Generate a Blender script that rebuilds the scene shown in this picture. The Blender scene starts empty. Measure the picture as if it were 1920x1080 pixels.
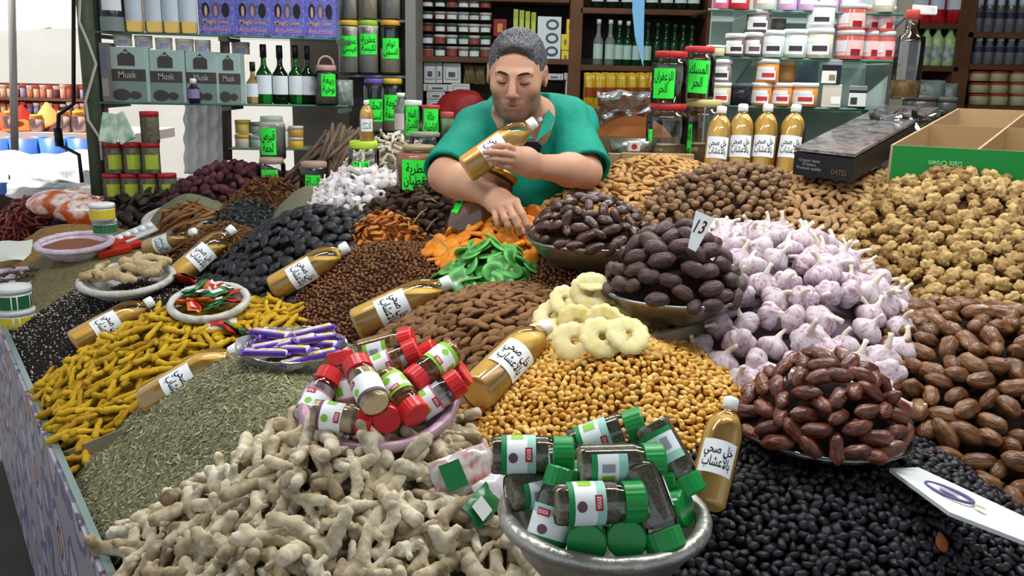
import bpy, bmesh, math, random
import numpy as np
from mathutils import Vector, Matrix, Euler
R = math.radians
random.seed(7); rng = np.random.default_rng(7)
sc = bpy.context.scene; COL = sc.collection
# ---------------------------------------------------------------- camera
F, PITCH, ROLL, CAMZ = 1663.0, 13.5, 1.3, 1.5
CM = Matrix.Rotation(R(90-PITCH), 3, 'X') @ Matrix.Rotation(R(ROLL), 3, 'Z')
cd = bpy.data.cameras.new('camera'); cd.sensor_width = 36; cd.lens = 36*F/1920; cd.clip_start = .05
cam = bpy.data.objects.new('camera', cd); COL.objects.link(cam)
cam.matrix_world = Matrix.Translation((0, 0, CAMZ)) @ CM.to_4x4(); sc.camera = cam
sc.view_settings.view_transform = 'Standard'; sc.view_settings.look = 'None'
sc.view_settings.gamma = 1; sc.view_settings.use_curve_mapping = False
sc.view_settings.exposure = -0.42
# ---------------------------------------------------------------- world, sun, big lights
w = bpy.data.worlds.new('sky'); sc.world = w; w.use_nodes = True
bg = w.node_tree.nodes['Background']; bg.inputs[0].default_value = (.80, .90, 1.0, 1); bg.inputs[1].default_value = 1.15
def light(name, kind, loc, energy, color=(1, 1, 1), size=(1, .1), rot=(0, 0, 0)):
    l = bpy.data.lights.new(name, kind); l.energy = energy; l.color = color
    if kind == 'AREA': l.shape = 'RECTANGLE'; l.size, l.size_y = size
    o = bpy.data.objects.new(name, l); COL.objects.link(o); o.location = loc; o.rotation_euler = rot
    return o
sun = light('sun', 'SUN', (-6, -2, 8), 13.0, (1, .95, .86)); sun.data.angle = R(.6)
sun.rotation_euler = Vector((1, .45, -2.3)).to_track_quat('-Z', 'Y').to_euler()
TUBES = [(-.75, 1.75, 2.55), (.75, 1.45, 2.55), (.1, 3.55, 2.75), (1.35, 2.65, 2.65)]  # last tube is an added lamp that brightens the right shelves
for tx, ty, tz in TUBES:
    light('fluorescent_light', 'AREA', (tx, ty, tz-.06), 26 if ty < 2 else 40, (.97, 1, .99), (1.25, .07))
# ---------------------------------------------------------------- geometry from pixels
def ray(u, v): return CM @ Vector(((u-960)/F, -(v-540)/F, -1.0))
def P(u, v, y):                       # point of the pixel's line of sight at world depth y
    d = ray(u, v); return Vector((0, 0, CAMZ)) + d*(y/d.y)
def Pz(u, v, z):
    d = ray(u, v); return Vector((0, 0, CAMZ)) + d*((z-CAMZ)/d.z)
CMI = CM.transposed()
def proj(p):
    q = CMI @ (Vector(p)-Vector((0, 0, CAMZ))); return (960-F*q.x/q.z, 540+F*q.y/q.z)
def proj_np(p):
    q = (p-np.array([0, 0, CAMZ])) @ np.array(CM); return 960-F*q[:, 0]/q[:, 2], 540+F*q[:, 1]/q[:, 2]
ZE = .70
E0, E1 = Pz(205, 1060, ZE), Pz(0, 592, ZE)
ED = (E1-E0).normalized(); EN = Vector((ED.y, -ED.x, 0))
if EN.x < 0: EN = -EN
def base(x, y):
    x = np.asarray(x, float); y = np.asarray(y, float)
    a = (x-E0.x)*EN.x+(y-E0.y)*EN.y; b = y-.90
    k = .25; h = np.clip(.5+.5*(b-a)/k, 0, 1); m = b*(1-h)+a*h-k*h*(1-h)
    z = ZE+.33*m; c = 1.17; k = .08
    h = np.clip(.5+.5*(c-z)/k, 0, 1); return c*(1-h)+z*h-k*h*(1-h)
class Mound:
    def __init__(s, name, u, v, h, rx, ry, rot=0, c=.2, at=None, sink=.6):
        s.name, s.h, s.rx, s.ry, s.rot, s.c, s.sink = name, h, rx, ry, R(rot), c, sink
        if at: s.x, s.y = at
        else:
            d = ray(u, v); lo, hi = .6, 9.0
            for _ in range(60):
                t = (lo+hi)/2; p = Vector((0, 0, CAMZ))+d*t
                if p.z > base(p.x, p.y)+h: lo = t
                else: hi = t
            s.x, s.y = p.x, p.y
    def z(s, x, y):
        dx, dy = np.asarray(x)-s.x, np.asarray(y)-s.y
        ca, sa = math.cos(s.rot), math.sin(s.rot)
        r = np.hypot((dx*ca+dy*sa)/s.rx, (-dx*sa+dy*ca)/s.ry)
        q = (math.sqrt(1+s.c**2)-np.sqrt(r*r+s.c**2))/(math.sqrt(1+s.c**2)-s.c)
        z = base(x, y)+np.where(q > 0, s.h*q, s.h*q*s.sink*3)
        d = (np.asarray(x)-E0.x)*EN.x+(np.asarray(y)-E0.y)*EN.y; return np.minimum(z, ZE+.015+.8*d)
MOUNDS = {}
def mound(name, *a, **k): MOUNDS[name] = Mound(name, *a, **k); return MOUNDS[name]
def Hall(x, y, skip=None):
    z = base(x, y)-.07
    for m in MOUNDS.values():
        if m is not skip: z = np.maximum(z, m.z(x, y))
    return z
def on(u, v, dz=0.0):                 # first hit of the line of sight with the heaps (raised by dz)
    d = ray(u, v); t = .8; o = Vector((0, 0, CAMZ))
    while t < 9:
        p = o+d*t
        if p.z <= float(Hall(p.x, p.y))+dz: break
        t += .01
    lo, hi = t-.01, t
    for _ in range(20):
        t = (lo+hi)/2; p = o+d*t
        if p.z > float(Hall(p.x, p.y))+dz: lo = t
        else: hi = t
    return o+d*hi
# ---------------------------------------------------------------- materials
MATS = {}
def lin(c):
    if isinstance(c, str):
        c = [int(c[i:i+2], 16)/255 for i in (0, 2, 4)]
        return tuple(((x+.055)/1.055)**2.4 if x > .04045 else x/12.92 for x in c)
    return tuple(c)
def mat(name, cols=None, rough=.6, spec=.35, bump=0, bscale=40, mottle=0, mscale=25, metal=0, trans=0, ior=1.45, sss=0, coat=0, alpha=1, emit=0, island=True, bdist=.004, stretch=None, pc=False):
    """procedural material; several colours = picked per object / per loose piece, blended by noise with `mottle`"""
    if name in MATS: return MATS[name]
    m = bpy.data.materials.new(name); m.use_nodes = True; nt = m.node_tree; N = nt.nodes; L = nt.links.new
    b = N['Principled BSDF']; MATS[name] = m
    cols = [cols] if isinstance(cols, str) or not isinstance(cols, (list,)) else cols
    cols = [lin(c) for c in cols]
    b.inputs['Base Color'].default_value = (*cols[0], 1)
    b.inputs['Roughness'].default_value = rough; b.inputs['Metallic'].default_value = metal
    b.inputs['Specular IOR Level'].default_value = spec; b.inputs['Transmission Weight'].default_value = trans
    b.inputs['IOR'].default_value = ior; b.inputs['Alpha'].default_value = alpha
    if coat: b.inputs['Coat Weight'].default_value = coat; b.inputs['Coat Roughness'].default_value = .12
    if sss:
        b.inputs['Subsurface Weight'].default_value = sss; b.inputs['Subsurface Scale'].default_value = .01
        b.inputs['Subsurface Radius'].default_value = (1, .5, .3)
    if emit:
        b.inputs['Emission Color'].default_value = (*cols[0], 1); b.inputs['Emission Strength'].default_value = emit
    tc = None
    def coord():
        nonlocal tc
        if tc is None:
            tc = N.new('ShaderNodeTexCoord')
            if pc: tc = N.new('ShaderNodeAttribute'); tc.attribute_name = 'loc'
            if stretch:
                mp = N.new('ShaderNodeMapping'); mp.inputs['Scale'].default_value = stretch
                L(tc.outputs['Vector' if pc else 'Object'], mp.inputs[0]); tc = mp; return mp.outputs[0]
        return tc.outputs[0] if stretch else tc.outputs['Vector' if pc else 'Object']
    if len(cols) > 1:
        oi = N.new('ShaderNodeObjectInfo'); v = oi.outputs['Random']
        if island:
            g = N.new('ShaderNodeNewGeometry'); a = N.new('ShaderNodeMath'); a.operation = 'ADD'
            L(v, a.inputs[0]); L(g.outputs['Random Per Island'], a.inputs[1])
            fr = N.new('ShaderNodeMath'); fr.operation = 'FRACT'; L(a.outputs[0], fr.inputs[0]); v = fr.outputs[0]
        if mottle:
            no = N.new('ShaderNodeTexNoise'); no.inputs['Scale'].default_value = mscale; no.inputs['Detail'].default_value = 3
            L(coord(), no.inputs['Vector'])
            mr = N.new('ShaderNodeMapRange'); mr.inputs['From Min'].default_value = .3; mr.inputs['From Max'].default_value = .7
            L(no.outputs['Fac'], mr.inputs[0])
            mx = N.new('ShaderNodeMix'); mx.inputs[0].default_value = mottle
            L(v, mx.inputs[2]); L(mr.outputs[0], mx.inputs[3]); v = mx.outputs[0]
        cr = N.new('ShaderNodeValToRGB'); el = cr.color_ramp.elements
        while len(el) < len(cols): el.new(.5)
        for i, c in enumerate(cols):
            el[i].position = i/(len(cols)-1); el[i].color = (*c, 1)
        L(v, cr.inputs[0]); L(cr.outputs[0], b.inputs['Base Color'])
    if bump:
        no = N.new('ShaderNodeTexNoise'); no.inputs['Scale'].default_value = bscale; no.inputs['Detail'].default_value = 4
        L(coord(), no.inputs['Vector'])
        bp = N.new('ShaderNodeBump'); bp.inputs['Strength'].default_value = bump; bp.inputs['Distance'].default_value = bdist
        L(no.outputs['Fac'], bp.inputs['Height']); L(bp.outputs[0], b.inputs['Normal'])
    return m
def clear(name, tint=(1, 1, 1), gl=.12, rough=.04):
    """thin clear plastic or glass wall: see-through with a fresnel sheen"""
    if name in MATS: return MATS[name]
    m = bpy.data.materials.new(name); m.use_nodes = True; nt = m.node_tree; N = nt.nodes; L = nt.links.new; MATS[name] = m
    N.remove(N['Principled BSDF']); t = N.new('ShaderNodeBsdfTransparent'); t.inputs[0].default_value = (*lin(tint), 1)
    g = N.new('ShaderNodeBsdfGlossy'); g.inputs['Roughness'].default_value = rough
    fr = N.new('ShaderNodeFresnel'); fr.inputs[0].default_value = 1.45
    a = N.new('ShaderNodeMath'); a.operation = 'ADD'; a.inputs[1].default_value = gl*.35; a.use_clamp = True
    L(fr.outputs[0], a.inputs[0])
    mx = N.new('ShaderNodeMixShader'); L(a.outputs[0], mx.inputs[0]); L(t.outputs[0], mx.inputs[1]); L(g.outputs[0], mx.inputs[2])
    L(mx.outputs[0], N['Material Output'].inputs[0]); return m
# ---------------------------------------------------------------- mesh helpers
def mesh_np(name, verts, faces, m=None, smooth=True):
    """faces: (n,k) array or list of lists"""
    me = bpy.data.meshes.new(name); verts = np.asarray(verts, np.float32)
    if isinstance(faces, np.ndarray):
        k = faces.shape[1]; n = len(faces)
        me.vertices.add(len(verts)); me.vertices.foreach_set('co', verts.ravel())
        me.loops.add(n*k); me.loops.foreach_set('vertex_index', faces.astype(np.int32).ravel())
        me.polygons.add(n); me.polygons.foreach_set('loop_start', np.arange(0, n*k, k, dtype=np.int32))
        me.update(calc_edges=True)
    else:
        me.from_pydata([tuple(v) for v in verts.tolist()], [], [tuple(int(i) for i in f) for f in faces])
    if smooth: me.polygons.foreach_set('use_smooth', [True]*len(me.polygons))
    if m:
        for q in (m if isinstance(m, (list, tuple)) else [m]): me.materials.append(q)
    me.validate(); return me
def bm_mesh(name, bm, m=None, smooth=False):
    me = bpy.data.meshes.new(name); bm.normal_update(); bm.to_mesh(me); bm.free()
    if m:
        for q in (m if isinstance(m, (list, tuple)) else [m]): me.materials.append(q)
    if smooth: me.polygons.foreach_set('use_smooth', [True]*len(me.polygons))
    return me
def ob(name, me, parent=None, loc=None, rot=None, mw=None, label=None, cat=None, group=None, kind=None, scale=None):
    o = bpy.data.objects.new(name, me); COL.objects.link(o)
    if parent: o.parent = parent
    if mw is not None: o.matrix_local = mw
    if loc is not None: o.location = loc
    if rot is not None: o.rotation_euler = rot
    if scale is not None: o.scale = scale if hasattr(scale, '__len__') else (scale,)*3
    if label: o['label'] = label
    if cat: o['category'] = cat
    if group: o['group'] = group
    if kind: o['kind'] = kind
    return o
def copy_tree(o, parent=None):
    c = o.copy(); COL.objects.link(c); c.parent = parent
    for ch in list(o.children): copy_tree(ch, c)
    return c
def frame(origin, zdir, xhint=(1, 0, 0), s=1.0):
    z = Vector(zdir).normalized(); x = Vector(xhint); x = x-z*x.dot(z)
    if x.length < 1e-4: x = Vector((0, 1, 0))-z*z.y
    x.normalize(); y = z.cross(x)
    m = Matrix((x*s, y*s, z*s)).transposed().to_4x4(); m.translation = origin; return m
def lathe(profile, n=24, caps=True):
    """profile [(r,z)] bottom to top -> verts, faces"""
    V = []; Fc = []
    for r, z in profile:
        for i in range(n): a = 2*math.pi*i/n; V.append((r*math.cos(a), r*math.sin(a), z))
    for j in range(len(profile)-1):
        for i in range(n): Fc.append((j*n+i, j*n+(i+1) % n, (j+1)*n+(i+1) % n, (j+1)*n+i))
    if caps:
        Fc.append(tuple(range(n))[::-1]); Fc.append(tuple(range((len(profile)-1)*n, len(profile)*n)))
    return V, Fc
def lathe_me(name, profile, m, n=24, smooth=True, caps=True):
    V, Fc = lathe(profile, n, caps); me = mesh_np(name, V, Fc, m, smooth)
    if smooth and caps:
        for p in me.polygons:
            if len(p.vertices) > 4: p.use_smooth = False
    return me
def box_me(name, x0, y0, z0, x1, y1, z1, m, bev=.0):
    bm = bmesh.new(); bmesh.ops.create_cube(bm, size=1)
    for v in bm.verts: v.co = Vector(((x0+x1)/2+v.co.x*(x1-x0), (y0+y1)/2+v.co.y*(y1-y0), (z0+z1)/2+v.co.z*(z1-z0)))
    if bev: bmesh.ops.bevel(bm, geom=bm.edges[:], offset=bev, segments=2, affect='EDGES', profile=.5)
    return bm_mesh(name, bm, m)
def tube_np(pts, radii, n=8, closed=False):
    pts = [Vector(p) for p in pts]; V = []; Fc = []; k = len(pts)
    up = Vector((0, 0, 1)); prev = None
    for i, p in enumerate(pts):
        t = (pts[(i+1) % k]-pts[i-1]) if closed else (pts[min(i+1, k-1)]-pts[max(i-1, 0)])
        t.normalize(); a = prev-t*prev.dot(t) if prev else (up.cross(t) if abs(t.z) < .95 else Vector((1, 0, 0)))
        if a.length < 1e-5: a = Vector((1, 0, 0))-t*t.x
        a.normalize(); b = t.cross(a); prev = a
        r = radii[i] if hasattr(radii, '__len__') else radii
        for j in range(n): q = 2*math.pi*j/n; V.append(p+a*(r*math.cos(q))+b*(r*math.sin(q)))
    for i in range(k if closed else k-1):
        for j in range(n): Fc.append((i*n+j, i*n+(j+1) % n, ((i+1) % k)*n+(j+1) % n, ((i+1) % k)*n+j))
    if not closed: Fc.append(tuple(range(n))[::-1]); Fc.append(tuple(range((k-1)*n, k*n)))
    return V, Fc
def tube_me(name, pts, radii, m, n=8, closed=False): V, Fc = tube_np(pts, radii, n, closed); return mesh_np(name, V, Fc, m)
def merge(parts):
    V = []; Fc = []
    for v, f in parts:
        o = len(V); V += [tuple(p) for p in v]; Fc += [tuple(i+o for i in q) for q in f]
    return V, Fc
def ico(sub=1):
    bm = bmesh.new(); bmesh.ops.create_icosphere(bm, subdivisions=sub, radius=1)
    v = np.array([q.co[:] for q in bm.verts]); f = np.array([[x.index for x in q.verts] for q in bm.faces]); bm.free(); return v, f
def nz(p, s=1.0, seed=0.0):           # cheap smooth noise in -1..1 for arrays of points
    p = np.asarray(p)*s+seed*1.7
    x, y, z = p[:, 0], p[:, 1], p[:, 2]
    return (np.sin(x*1.3+1.7*np.sin(y*1.1+seed)+.5)+np.sin(y*1.7+1.3*np.sin(z*1.3+2*seed)+1.1)+np.sin(z*1.5+1.9*np.sin(x*.9+3*seed)+2.3))/3
def surface_nets(f, org, h):
    """f: 3-d grid of distances; returns verts, quad faces of the zero surface"""
    s = f < 0; nx, ny, nzz = f.shape
    c = np.zeros((nx-1, ny-1, nzz-1), np.int8)
    for i in (0, 1):
        for j in (0, 1):
            for k in (0, 1): c += s[i:nx-1+i, j:ny-1+j, k:nzz-1+k]
    act = np.argwhere((c > 0) & (c < 8)); idx = -np.ones(c.shape, np.int32); idx[tuple(act.T)] = np.arange(len(act))
    acc = np.zeros((len(act), 3)); cnt = np.zeros(len(act))
    cor = [(i, j, k) for i in (0, 1) for j in (0, 1) for k in (0, 1)]
    val = {q: f[act[:, 0]+q[0], act[:, 1]+q[1], act[:, 2]+q[2]] for q in cor}
    for a in cor:
        for b in cor:
            if a < b and sum(abs(a[i]-b[i]) for i in range(3)) == 1:
                va, vb = val[a], val[b]; cr = (va < 0) != (vb < 0); t = np.where(cr, va/np.where(cr, va-vb, 1), 0)
                p = np.array(a)+t[:, None]*(np.array(b)-np.array(a)); acc += p*cr[:, None]; cnt += cr
    V = (act+acc/cnt[:, None])*h+np.array(org)
    Q = []
    for ax in range(3):
        sl = [slice(1, -1)]*3; sl[ax] = slice(0, -1); s2 = [slice(1, -1)]*3; s2[ax] = slice(1, None)
        a, b = s[tuple(sl)], s[tuple(s2)]; e = np.argwhere(a != b); off = np.array([1, 1, 1]); off[ax] = 0; e = e+off
        u, v = [(1, 2), (2, 0), (0, 1)][ax]; du = np.zeros(3, int); du[u] = 1; dv = np.zeros(3, int); dv[v] = 1
        q = np.stack([idx[tuple((e-du-dv).T)], idx[tuple((e-dv).T)], idx[tuple(e.T)], idx[tuple((e-du).T)]], 1)
        fl = s[tuple(e.T)]; q[~fl] = q[~fl][:, ::-1]; Q.append(q)
    Q = np.concatenate(Q); return V, Q[(Q >= 0).all(1)]
class SDF:
    """smooth union of tapered capsules / ellipsoids on a grid; each primitive is evaluated only near itself"""
    def __init__(s, lo, hi, h):
        s.lo = np.array(lo, float); s.h = h; n = np.ceil((np.array(hi)-s.lo)/h).astype(int)+1
        s.f = np.full(n, .12, np.float32)
    def _box(s, lo, hi, pad):
        a = np.clip(np.floor((np.array(lo)-pad-s.lo)/s.h).astype(int), 0, np.array(s.f.shape))
        b = np.clip(np.ceil((np.array(hi)+pad-s.lo)/s.h).astype(int)+1, 0, np.array(s.f.shape))
        if (b <= a).any(): return None
        g = np.meshgrid(*[s.lo[i]+np.arange(a[i], b[i])*s.h for i in range(3)], indexing='ij')
        return tuple(slice(a[i], b[i]) for i in range(3)), np.stack(g, -1).astype(np.float32)
    def add(s, d, sl, k, sub=False):
        o = s.f[sl]
        if sub: d = -d; h = np.clip(.5+.5*(d-o)/k, 0, 1); s.f[sl] = o*(1-h)+d*h+k*h*(1-h)
        else: h = np.clip(.5+.5*(d-o)/k, 0, 1); s.f[sl] = d*(1-h)+o*h-k*h*(1-h)
    def cap(s, a, b, ra, rb=None, k=.02, sub=False):
        rb = ra if rb is None else rb; a = np.array(a, float); b = np.array(b, float); r = max(ra, rb)
        q = s._box(np.minimum(a, b)-r, np.maximum(a, b)+r, k*1.5+s.h*2)
        if q is None: return
        sl, p = q; ab = b-a; t = np.clip(((p-a)@ab)/max(ab@ab, 1e-9), 0, 1)
        s.add(np.linalg.norm(p-(a+t[..., None]*ab), axis=-1)-(ra+(rb-ra)*t), sl, k, sub)
    def ell(s, c, r, k=.02, M=None, sub=False):
        c = np.array(c, float); r = np.array(r, float); m = r.max()
        q = s._box(c-m, c+m, k*1.5+s.h*2)
        if q is None: return
        sl, p = q; p = p-c
        if M is not None: p = p@np.array(M)
        k0 = np.linalg.norm(p/r, axis=-1); k1 = np.linalg.norm(p/(r*r), axis=-1); s.add(k0*(k0-1)/np.maximum(k1, 1e-6), sl, k, sub)
    def mesh(s): return surface_nets(s.f, s.lo, s.h)
def grow(name, prims, h, m, k=.006, disp=None):
    """small organic mesh from capsules [(a,b,ra,rb)]"""
    A = np.array([np.minimum(p[0], p[1])-max(p[2], p[3]) for p in prims]).min(0)-3*h-k
    B = np.array([np.maximum(p[0], p[1])+max(p[2], p[3]) for p in prims]).max(0)+3*h+k
    S = SDF(A, B, h)
    for a, b, ra, rb in prims: S.cap(a, b, ra, rb, k)
    V, Q = S.mesh()
    if disp: V = V+disp(V)
    return mesh_np(name, V, Q, m)
# ---------------------------------------------------------------- writing
_AR = {}
for _c, _b, _n in [('ا', 0xFE8D, 2), ('أ', 0xFE83, 2), ('ب', 0xFE8F, 4), ('ة', 0xFE93, 2), ('ت', 0xFE95, 4), ('ث', 0xFE99, 4), ('ج', 0xFE9D, 4), ('ح', 0xFEA1, 4), ('خ', 0xFEA5, 4), ('د', 0xFEA9, 2), ('ذ', 0xFEAB, 2), ('ر', 0xFEAD, 2), ('ز', 0xFEAF, 2), ('س', 0xFEB1, 4), ('ش', 0xFEB5, 4), ('ص', 0xFEB9, 4), ('ض', 0xFEBD, 4), ('ط', 0xFEC1, 4), ('ع', 0xFEC9, 4), ('غ', 0xFECD, 4), ('ف', 0xFED1, 4), ('ق', 0xFED5, 4), ('ك', 0xFED9, 4), ('ل', 0xFEDD, 4), ('م', 0xFEE1, 4), ('ن', 0xFEE5, 4), ('ه', 0xFEE9, 4), ('و', 0xFEED, 2), ('ى', 0xFEEF, 2), ('ي', 0xFEF1, 4), ('§', 0xFEF7, 2)]: _AR[_c] = (_b, _n)
def arabic(s):
    out = []
    for wd in s.replace('لأ', '§').split(' '):
        r = []
        for i, c in enumerate(wd):
            if c not in _AR: r.append(c); continue
            b, n = _AR[c]; pj = i > 0 and wd[i-1] in _AR and _AR[wd[i-1]][1] == 4; nj = n == 4 and i+1 < len(wd) and wd[i+1] in _AR
            r.append(chr(b+(3 if pj and nj else 1 if pj else 2 if nj else 0)))
        out.append(''.join(r[::-1]))
    return ' '.join(out[::-1])
_TX = {}
def text_np(s, w, h, ar=False, bold=0.0):
    """flat lettering fitted to a w x h box centred on the origin: verts (n,3), faces"""
    key = (s, ar, bold)
    if key not in _TX:
        c = bpy.data.curves.new('t', 'FONT'); c.body = '\n'.join(arabic(q) for q in s.split('\n')) if ar else s
        c.resolution_u = 2; c.align_x = 'CENTER'; c.space_line = .95; c.offset = bold; c.fill_mode = 'FRONT'
        o = bpy.data.objects.new('t', c); COL.objects.link(o)
        me = o.evaluated_get(bpy.context.evaluated_depsgraph_get()).to_mesh()
        V = np.array([v.co[:] for v in me.vertices]).reshape(-1, 3); Fc = [tuple(p.vertices) for p in me.polygons]
        bpy.data.objects.remove(o); bpy.data.curves.remove(c); _TX[key] = (V, Fc)
    V, Fc = _TX[key]; V = V.copy(); lo, hi = V.min(0), V.max(0); sz = np.maximum(hi-lo, 1e-6)
    V[:, 0] = (V[:, 0]-(lo[0]+hi[0])/2)*w/sz[0]; V[:, 1] = (V[:, 1]-(lo[1]+hi[1])/2)*h/sz[1]; V[:, 2] = 0
    return V, Fc
def rect_np(x0, y0, x1, y1, nx=1, ny=1, z=0.0):
    V = [(x0+(x1-x0)*i/nx, y0+(y1-y0)*j/ny, z) for j in range(ny+1) for i in range(nx+1)]
    return V, [(j*(nx+1)+i, j*(nx+1)+i+1, (j+1)*(nx+1)+i+1, (j+1)*(nx+1)+i) for j in range(ny) for i in range(nx)]
def wrap(V, r, z0=0.0, a0=-math.pi/2):
    """flat (x along the girth, y up, z off the surface) -> round a cylinder of radius r about Z, facing -Y"""
    V = np.asarray(V, float); a = a0+V[:, 0]/r; rr = r+V[:, 2]
    return np.stack([rr*np.cos(a), rr*np.sin(a), z0+V[:, 1]], 1)
def disc_np(x, y, rx, ry, n=16, z=0.0):
    return [(x, y, z)]+[(x+rx*math.cos(2*math.pi*i/n), y+ry*math.sin(2*math.pi*i/n), z) for i in range(n)], [(0, 1+i, 1+(i+1) % n) for i in range(n)]
# ================================================================ heaps: where each one stands
mound('herb', 468, 682, .14, .50, .30, 125, .15)
mound('ginger', 575, 848, .16, .36, .34, 0, .10)
mound('turmeric', 302, 602, .12, .34, .34, 0, .12)
mound('nigella', 215, 540, .08, .50, .28, 125, .3)
mound('cumin', 125, 462, .11, .36, .40, 0, .35)
mound('coriander', 85, 428, .12, .30, .26, 0, .35)
mound('chilli', 20, 385, .14, .35, .3, 0, .4)
mound('tea', 125, 400, .10, .16, .14, 0, .4)
mound('rosemary', 345, 366, .10, .34, .17, 125, .25)
mound('cinnamon', 352, 395, .10, .30, .13, 125, .4)
mound('gunpowder', 445, 382, .10, .17, .15, 0, .5)
mound('clove', 420, 424, .10, .34, .13, 125, .5)
mound('hibiscus', 405, 317, .12, .26, .26, 0, .4)
mound('anise', 495, 342, .10, .26, .14, 125, .5)
mound('powder', 575, 350, .10, .22, .15, 125, .3)
mound('bark', 265, 362, .08, .32, .2, 0, .5)
mound('garlic_back', 675, 325, .13, .34, .17, 125, .4)
mound('ginger_back', 722, 258, .14, .22, .22, 0, .4)
mound('stalk_dates', 775, 355, .10, .36, .22, 130, .4)
mound('prune', 565, 406, .14, .42, .28, 125, .3)
mound('orange', 710, 405, .12, .15, .14, 0, .4)
mound('raisin', 700, 470, .09, .46, .24, 125, .2)
mound('apricot', 925, 424, .085, .26, .22, 0, .5)
mound('kiwi', 908, 472, .09, .135, .135, 0, .35)
mound('almond', 885, 568, .11, .32, .28, 100, .2)
mound('raisin2', 1115, 462, .06, .22, .28, 0, .4)
mound('bowl_dates', 1100, 400, .06, .16, .13, 0, .5)
mound('almond_back', 1230, 297, .10, .45, .28, 45, .35)
mound('round_dates', 1385, 318, .10, .40, .30, 60, .35)
mound('almond_right', 1575, 322, .10, .5, .34, 60, .3)
mound('walnut', 1850, 340, .16, .75, .40, 75, .3)
mound('price_dates', 1290, 450, .06, .15, .13, 0, .5)
mound('pineapple', 1105, 545, .12, .15, .14, 0, .4)
mound('golden', 1165, 655, .14, .35, .32, 0, .08)
mound('garlic', 1490, 512, .13, .42, .30, 90, .4)
mound('bowl_dates2', 1545, 690, .06, .15, .13, 0, .6)
mound('dates_right', 1900, 645, .12, .34, .36, 0, .4)
mound('currant', 1570, 894, .12, .40, .34, 0, .3)
# ================================================================ piece shapes
def unit(v): return v/np.maximum(np.linalg.norm(v, axis=-1, keepdims=True), 1e-9)
I1, I2, I3 = ico(1), ico(2), ico(3)
def t_almond(s=0):
    v, f = I2; v = v.copy(); x = v[:, 0]; wdt = 1-.28*x-.12*x*x
    v[:, 1] *= .52*wdt; v[:, 2] *= .30*(1-.15*x); return v+.02*unit(v)*nz(v, 6, s)[:, None], f
def t_raisin(s=0, lo=True):
    v, f = I1 if lo else I2; n = 1+.20*nz(v, 2.8, s)-.22*np.abs(nz(v, 5, s+4))-.10*np.abs(nz(v, 9, s+7)); v = v*n[:, None]; v = v*np.array([1, .72, .55]); return v, f
def t_date(s=0, wr=.05, sub=None):
    wr *= 1.7; v, f = sub or I3; th = np.arctan2(v[:, 2], v[:, 1]); x = v[:, 0]
    rad = (1-.55*np.abs(x)**4)*(1-wr*1.5*np.abs(np.sin(3.5*th+1.2*np.sin(2.2*x+s)+s))**.6*(.6+.6*nz(v, 2.2, s+5))-.8*wr*np.abs(np.sin(7*th+s*2+2.5*x))+.07*nz(v, 3, s))
    # fuller ends than an ellipsoid
    r = np.sqrt(np.maximum(1-np.abs(x)**3.0, 0))*rad; yz = v[:, 1:]/np.maximum(np.hypot(v[:, 1], v[:, 2]), 1e-6)[:, None]
    return np.concatenate([x[:, None], yz*r[:, None]*.54], 1), f
def t_prune(s=0):
    v, f = I2; n = 1+.16*nz(v, 2, s)-.22*np.exp(-(nz(v, 4, s)/.12)**2)-.12*np.exp(-(nz(v, 7, s+2)/.12)**2); v = v*n[:, None]*np.array([1, .78, .52]); return v, f
def t_walnut(s=0):
    v, f = I3; r = 1.08-.50*(1-np.minimum(np.abs(nz(v, 5.0, s))*3.2, 1))-.16*(1-np.minimum(np.abs(nz(v, 8, s+3))*4, 1))-.25*np.exp(-(v[:, 1]/.12)**2); return v*r[:, None]*np.array([1, .9, .72]), f
def t_apricot(s=0):
    v, f = I2; r = np.hypot(v[:, 0], v[:, 1]); v = v.copy(); z = v[:, 2]*(.34+.16*r*r)
    v[:, 2] = z-.16*(1-r)**1.0*np.sign(v[:, 2])*.9+.12*nz(v, 2.2, s); v[:, 0] *= 1+.12*np.sin(s); v[:, :2] *= (1+.08*nz(v, 3, s+1))[:, None]; return v, f
def t_disc(s=0, hole=0.0, thick=.12, wave=.12, scal=0, n=22, rings=4):
    V = []; Fc = []
    rr = [hole+(1-hole)*i/rings for i in range(rings+1)] if hole else [(i+.35)/(rings+.35) for i in range(rings+1)]
    for side in (1, -1):
        for i, r in enumerate(rr):
            for j in range(n):
                a = 2*math.pi*j/n; e = 1+(scal*abs(math.sin(a*5.5+s)) if i == rings else 0)+.04*math.sin(3*a+s)
                zz = wave*(math.sin(2*a+s)*r*r+.5*math.sin(3*a+2*s)*r)+side*thick*.5*(1 if 0 < i < rings or (i == 0 and not hole) else .45)
                V.append((r*e*math.cos(a), r*e*math.sin(a)*.95, zz))
    k = len(rr)
    for sd in (0, 1):
        for i in range(k-1):
            for j in range(n):
                q = [sd*k*n+i*n+j, sd*k*n+(i+1)*n+j, sd*k*n+(i+1)*n+(j+1) % n, sd*k*n+i*n+(j+1) % n]; Fc.append(q if sd == 0 else q[::-1])
    for j in range(n):
        j2 = (j+1) % n; Fc.append([(k-1)*n+j, (2*k-1)*n+j, (2*k-1)*n+j2, (k-1)*n+j2])
        if hole: Fc.append([j2, k*n+j2, k*n+j, j])
    if not hole: Fc.append(list(range(n))); Fc.append(list(range(k*n, k*n+n))[::-1])
    return np.array(V), Fc
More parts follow.
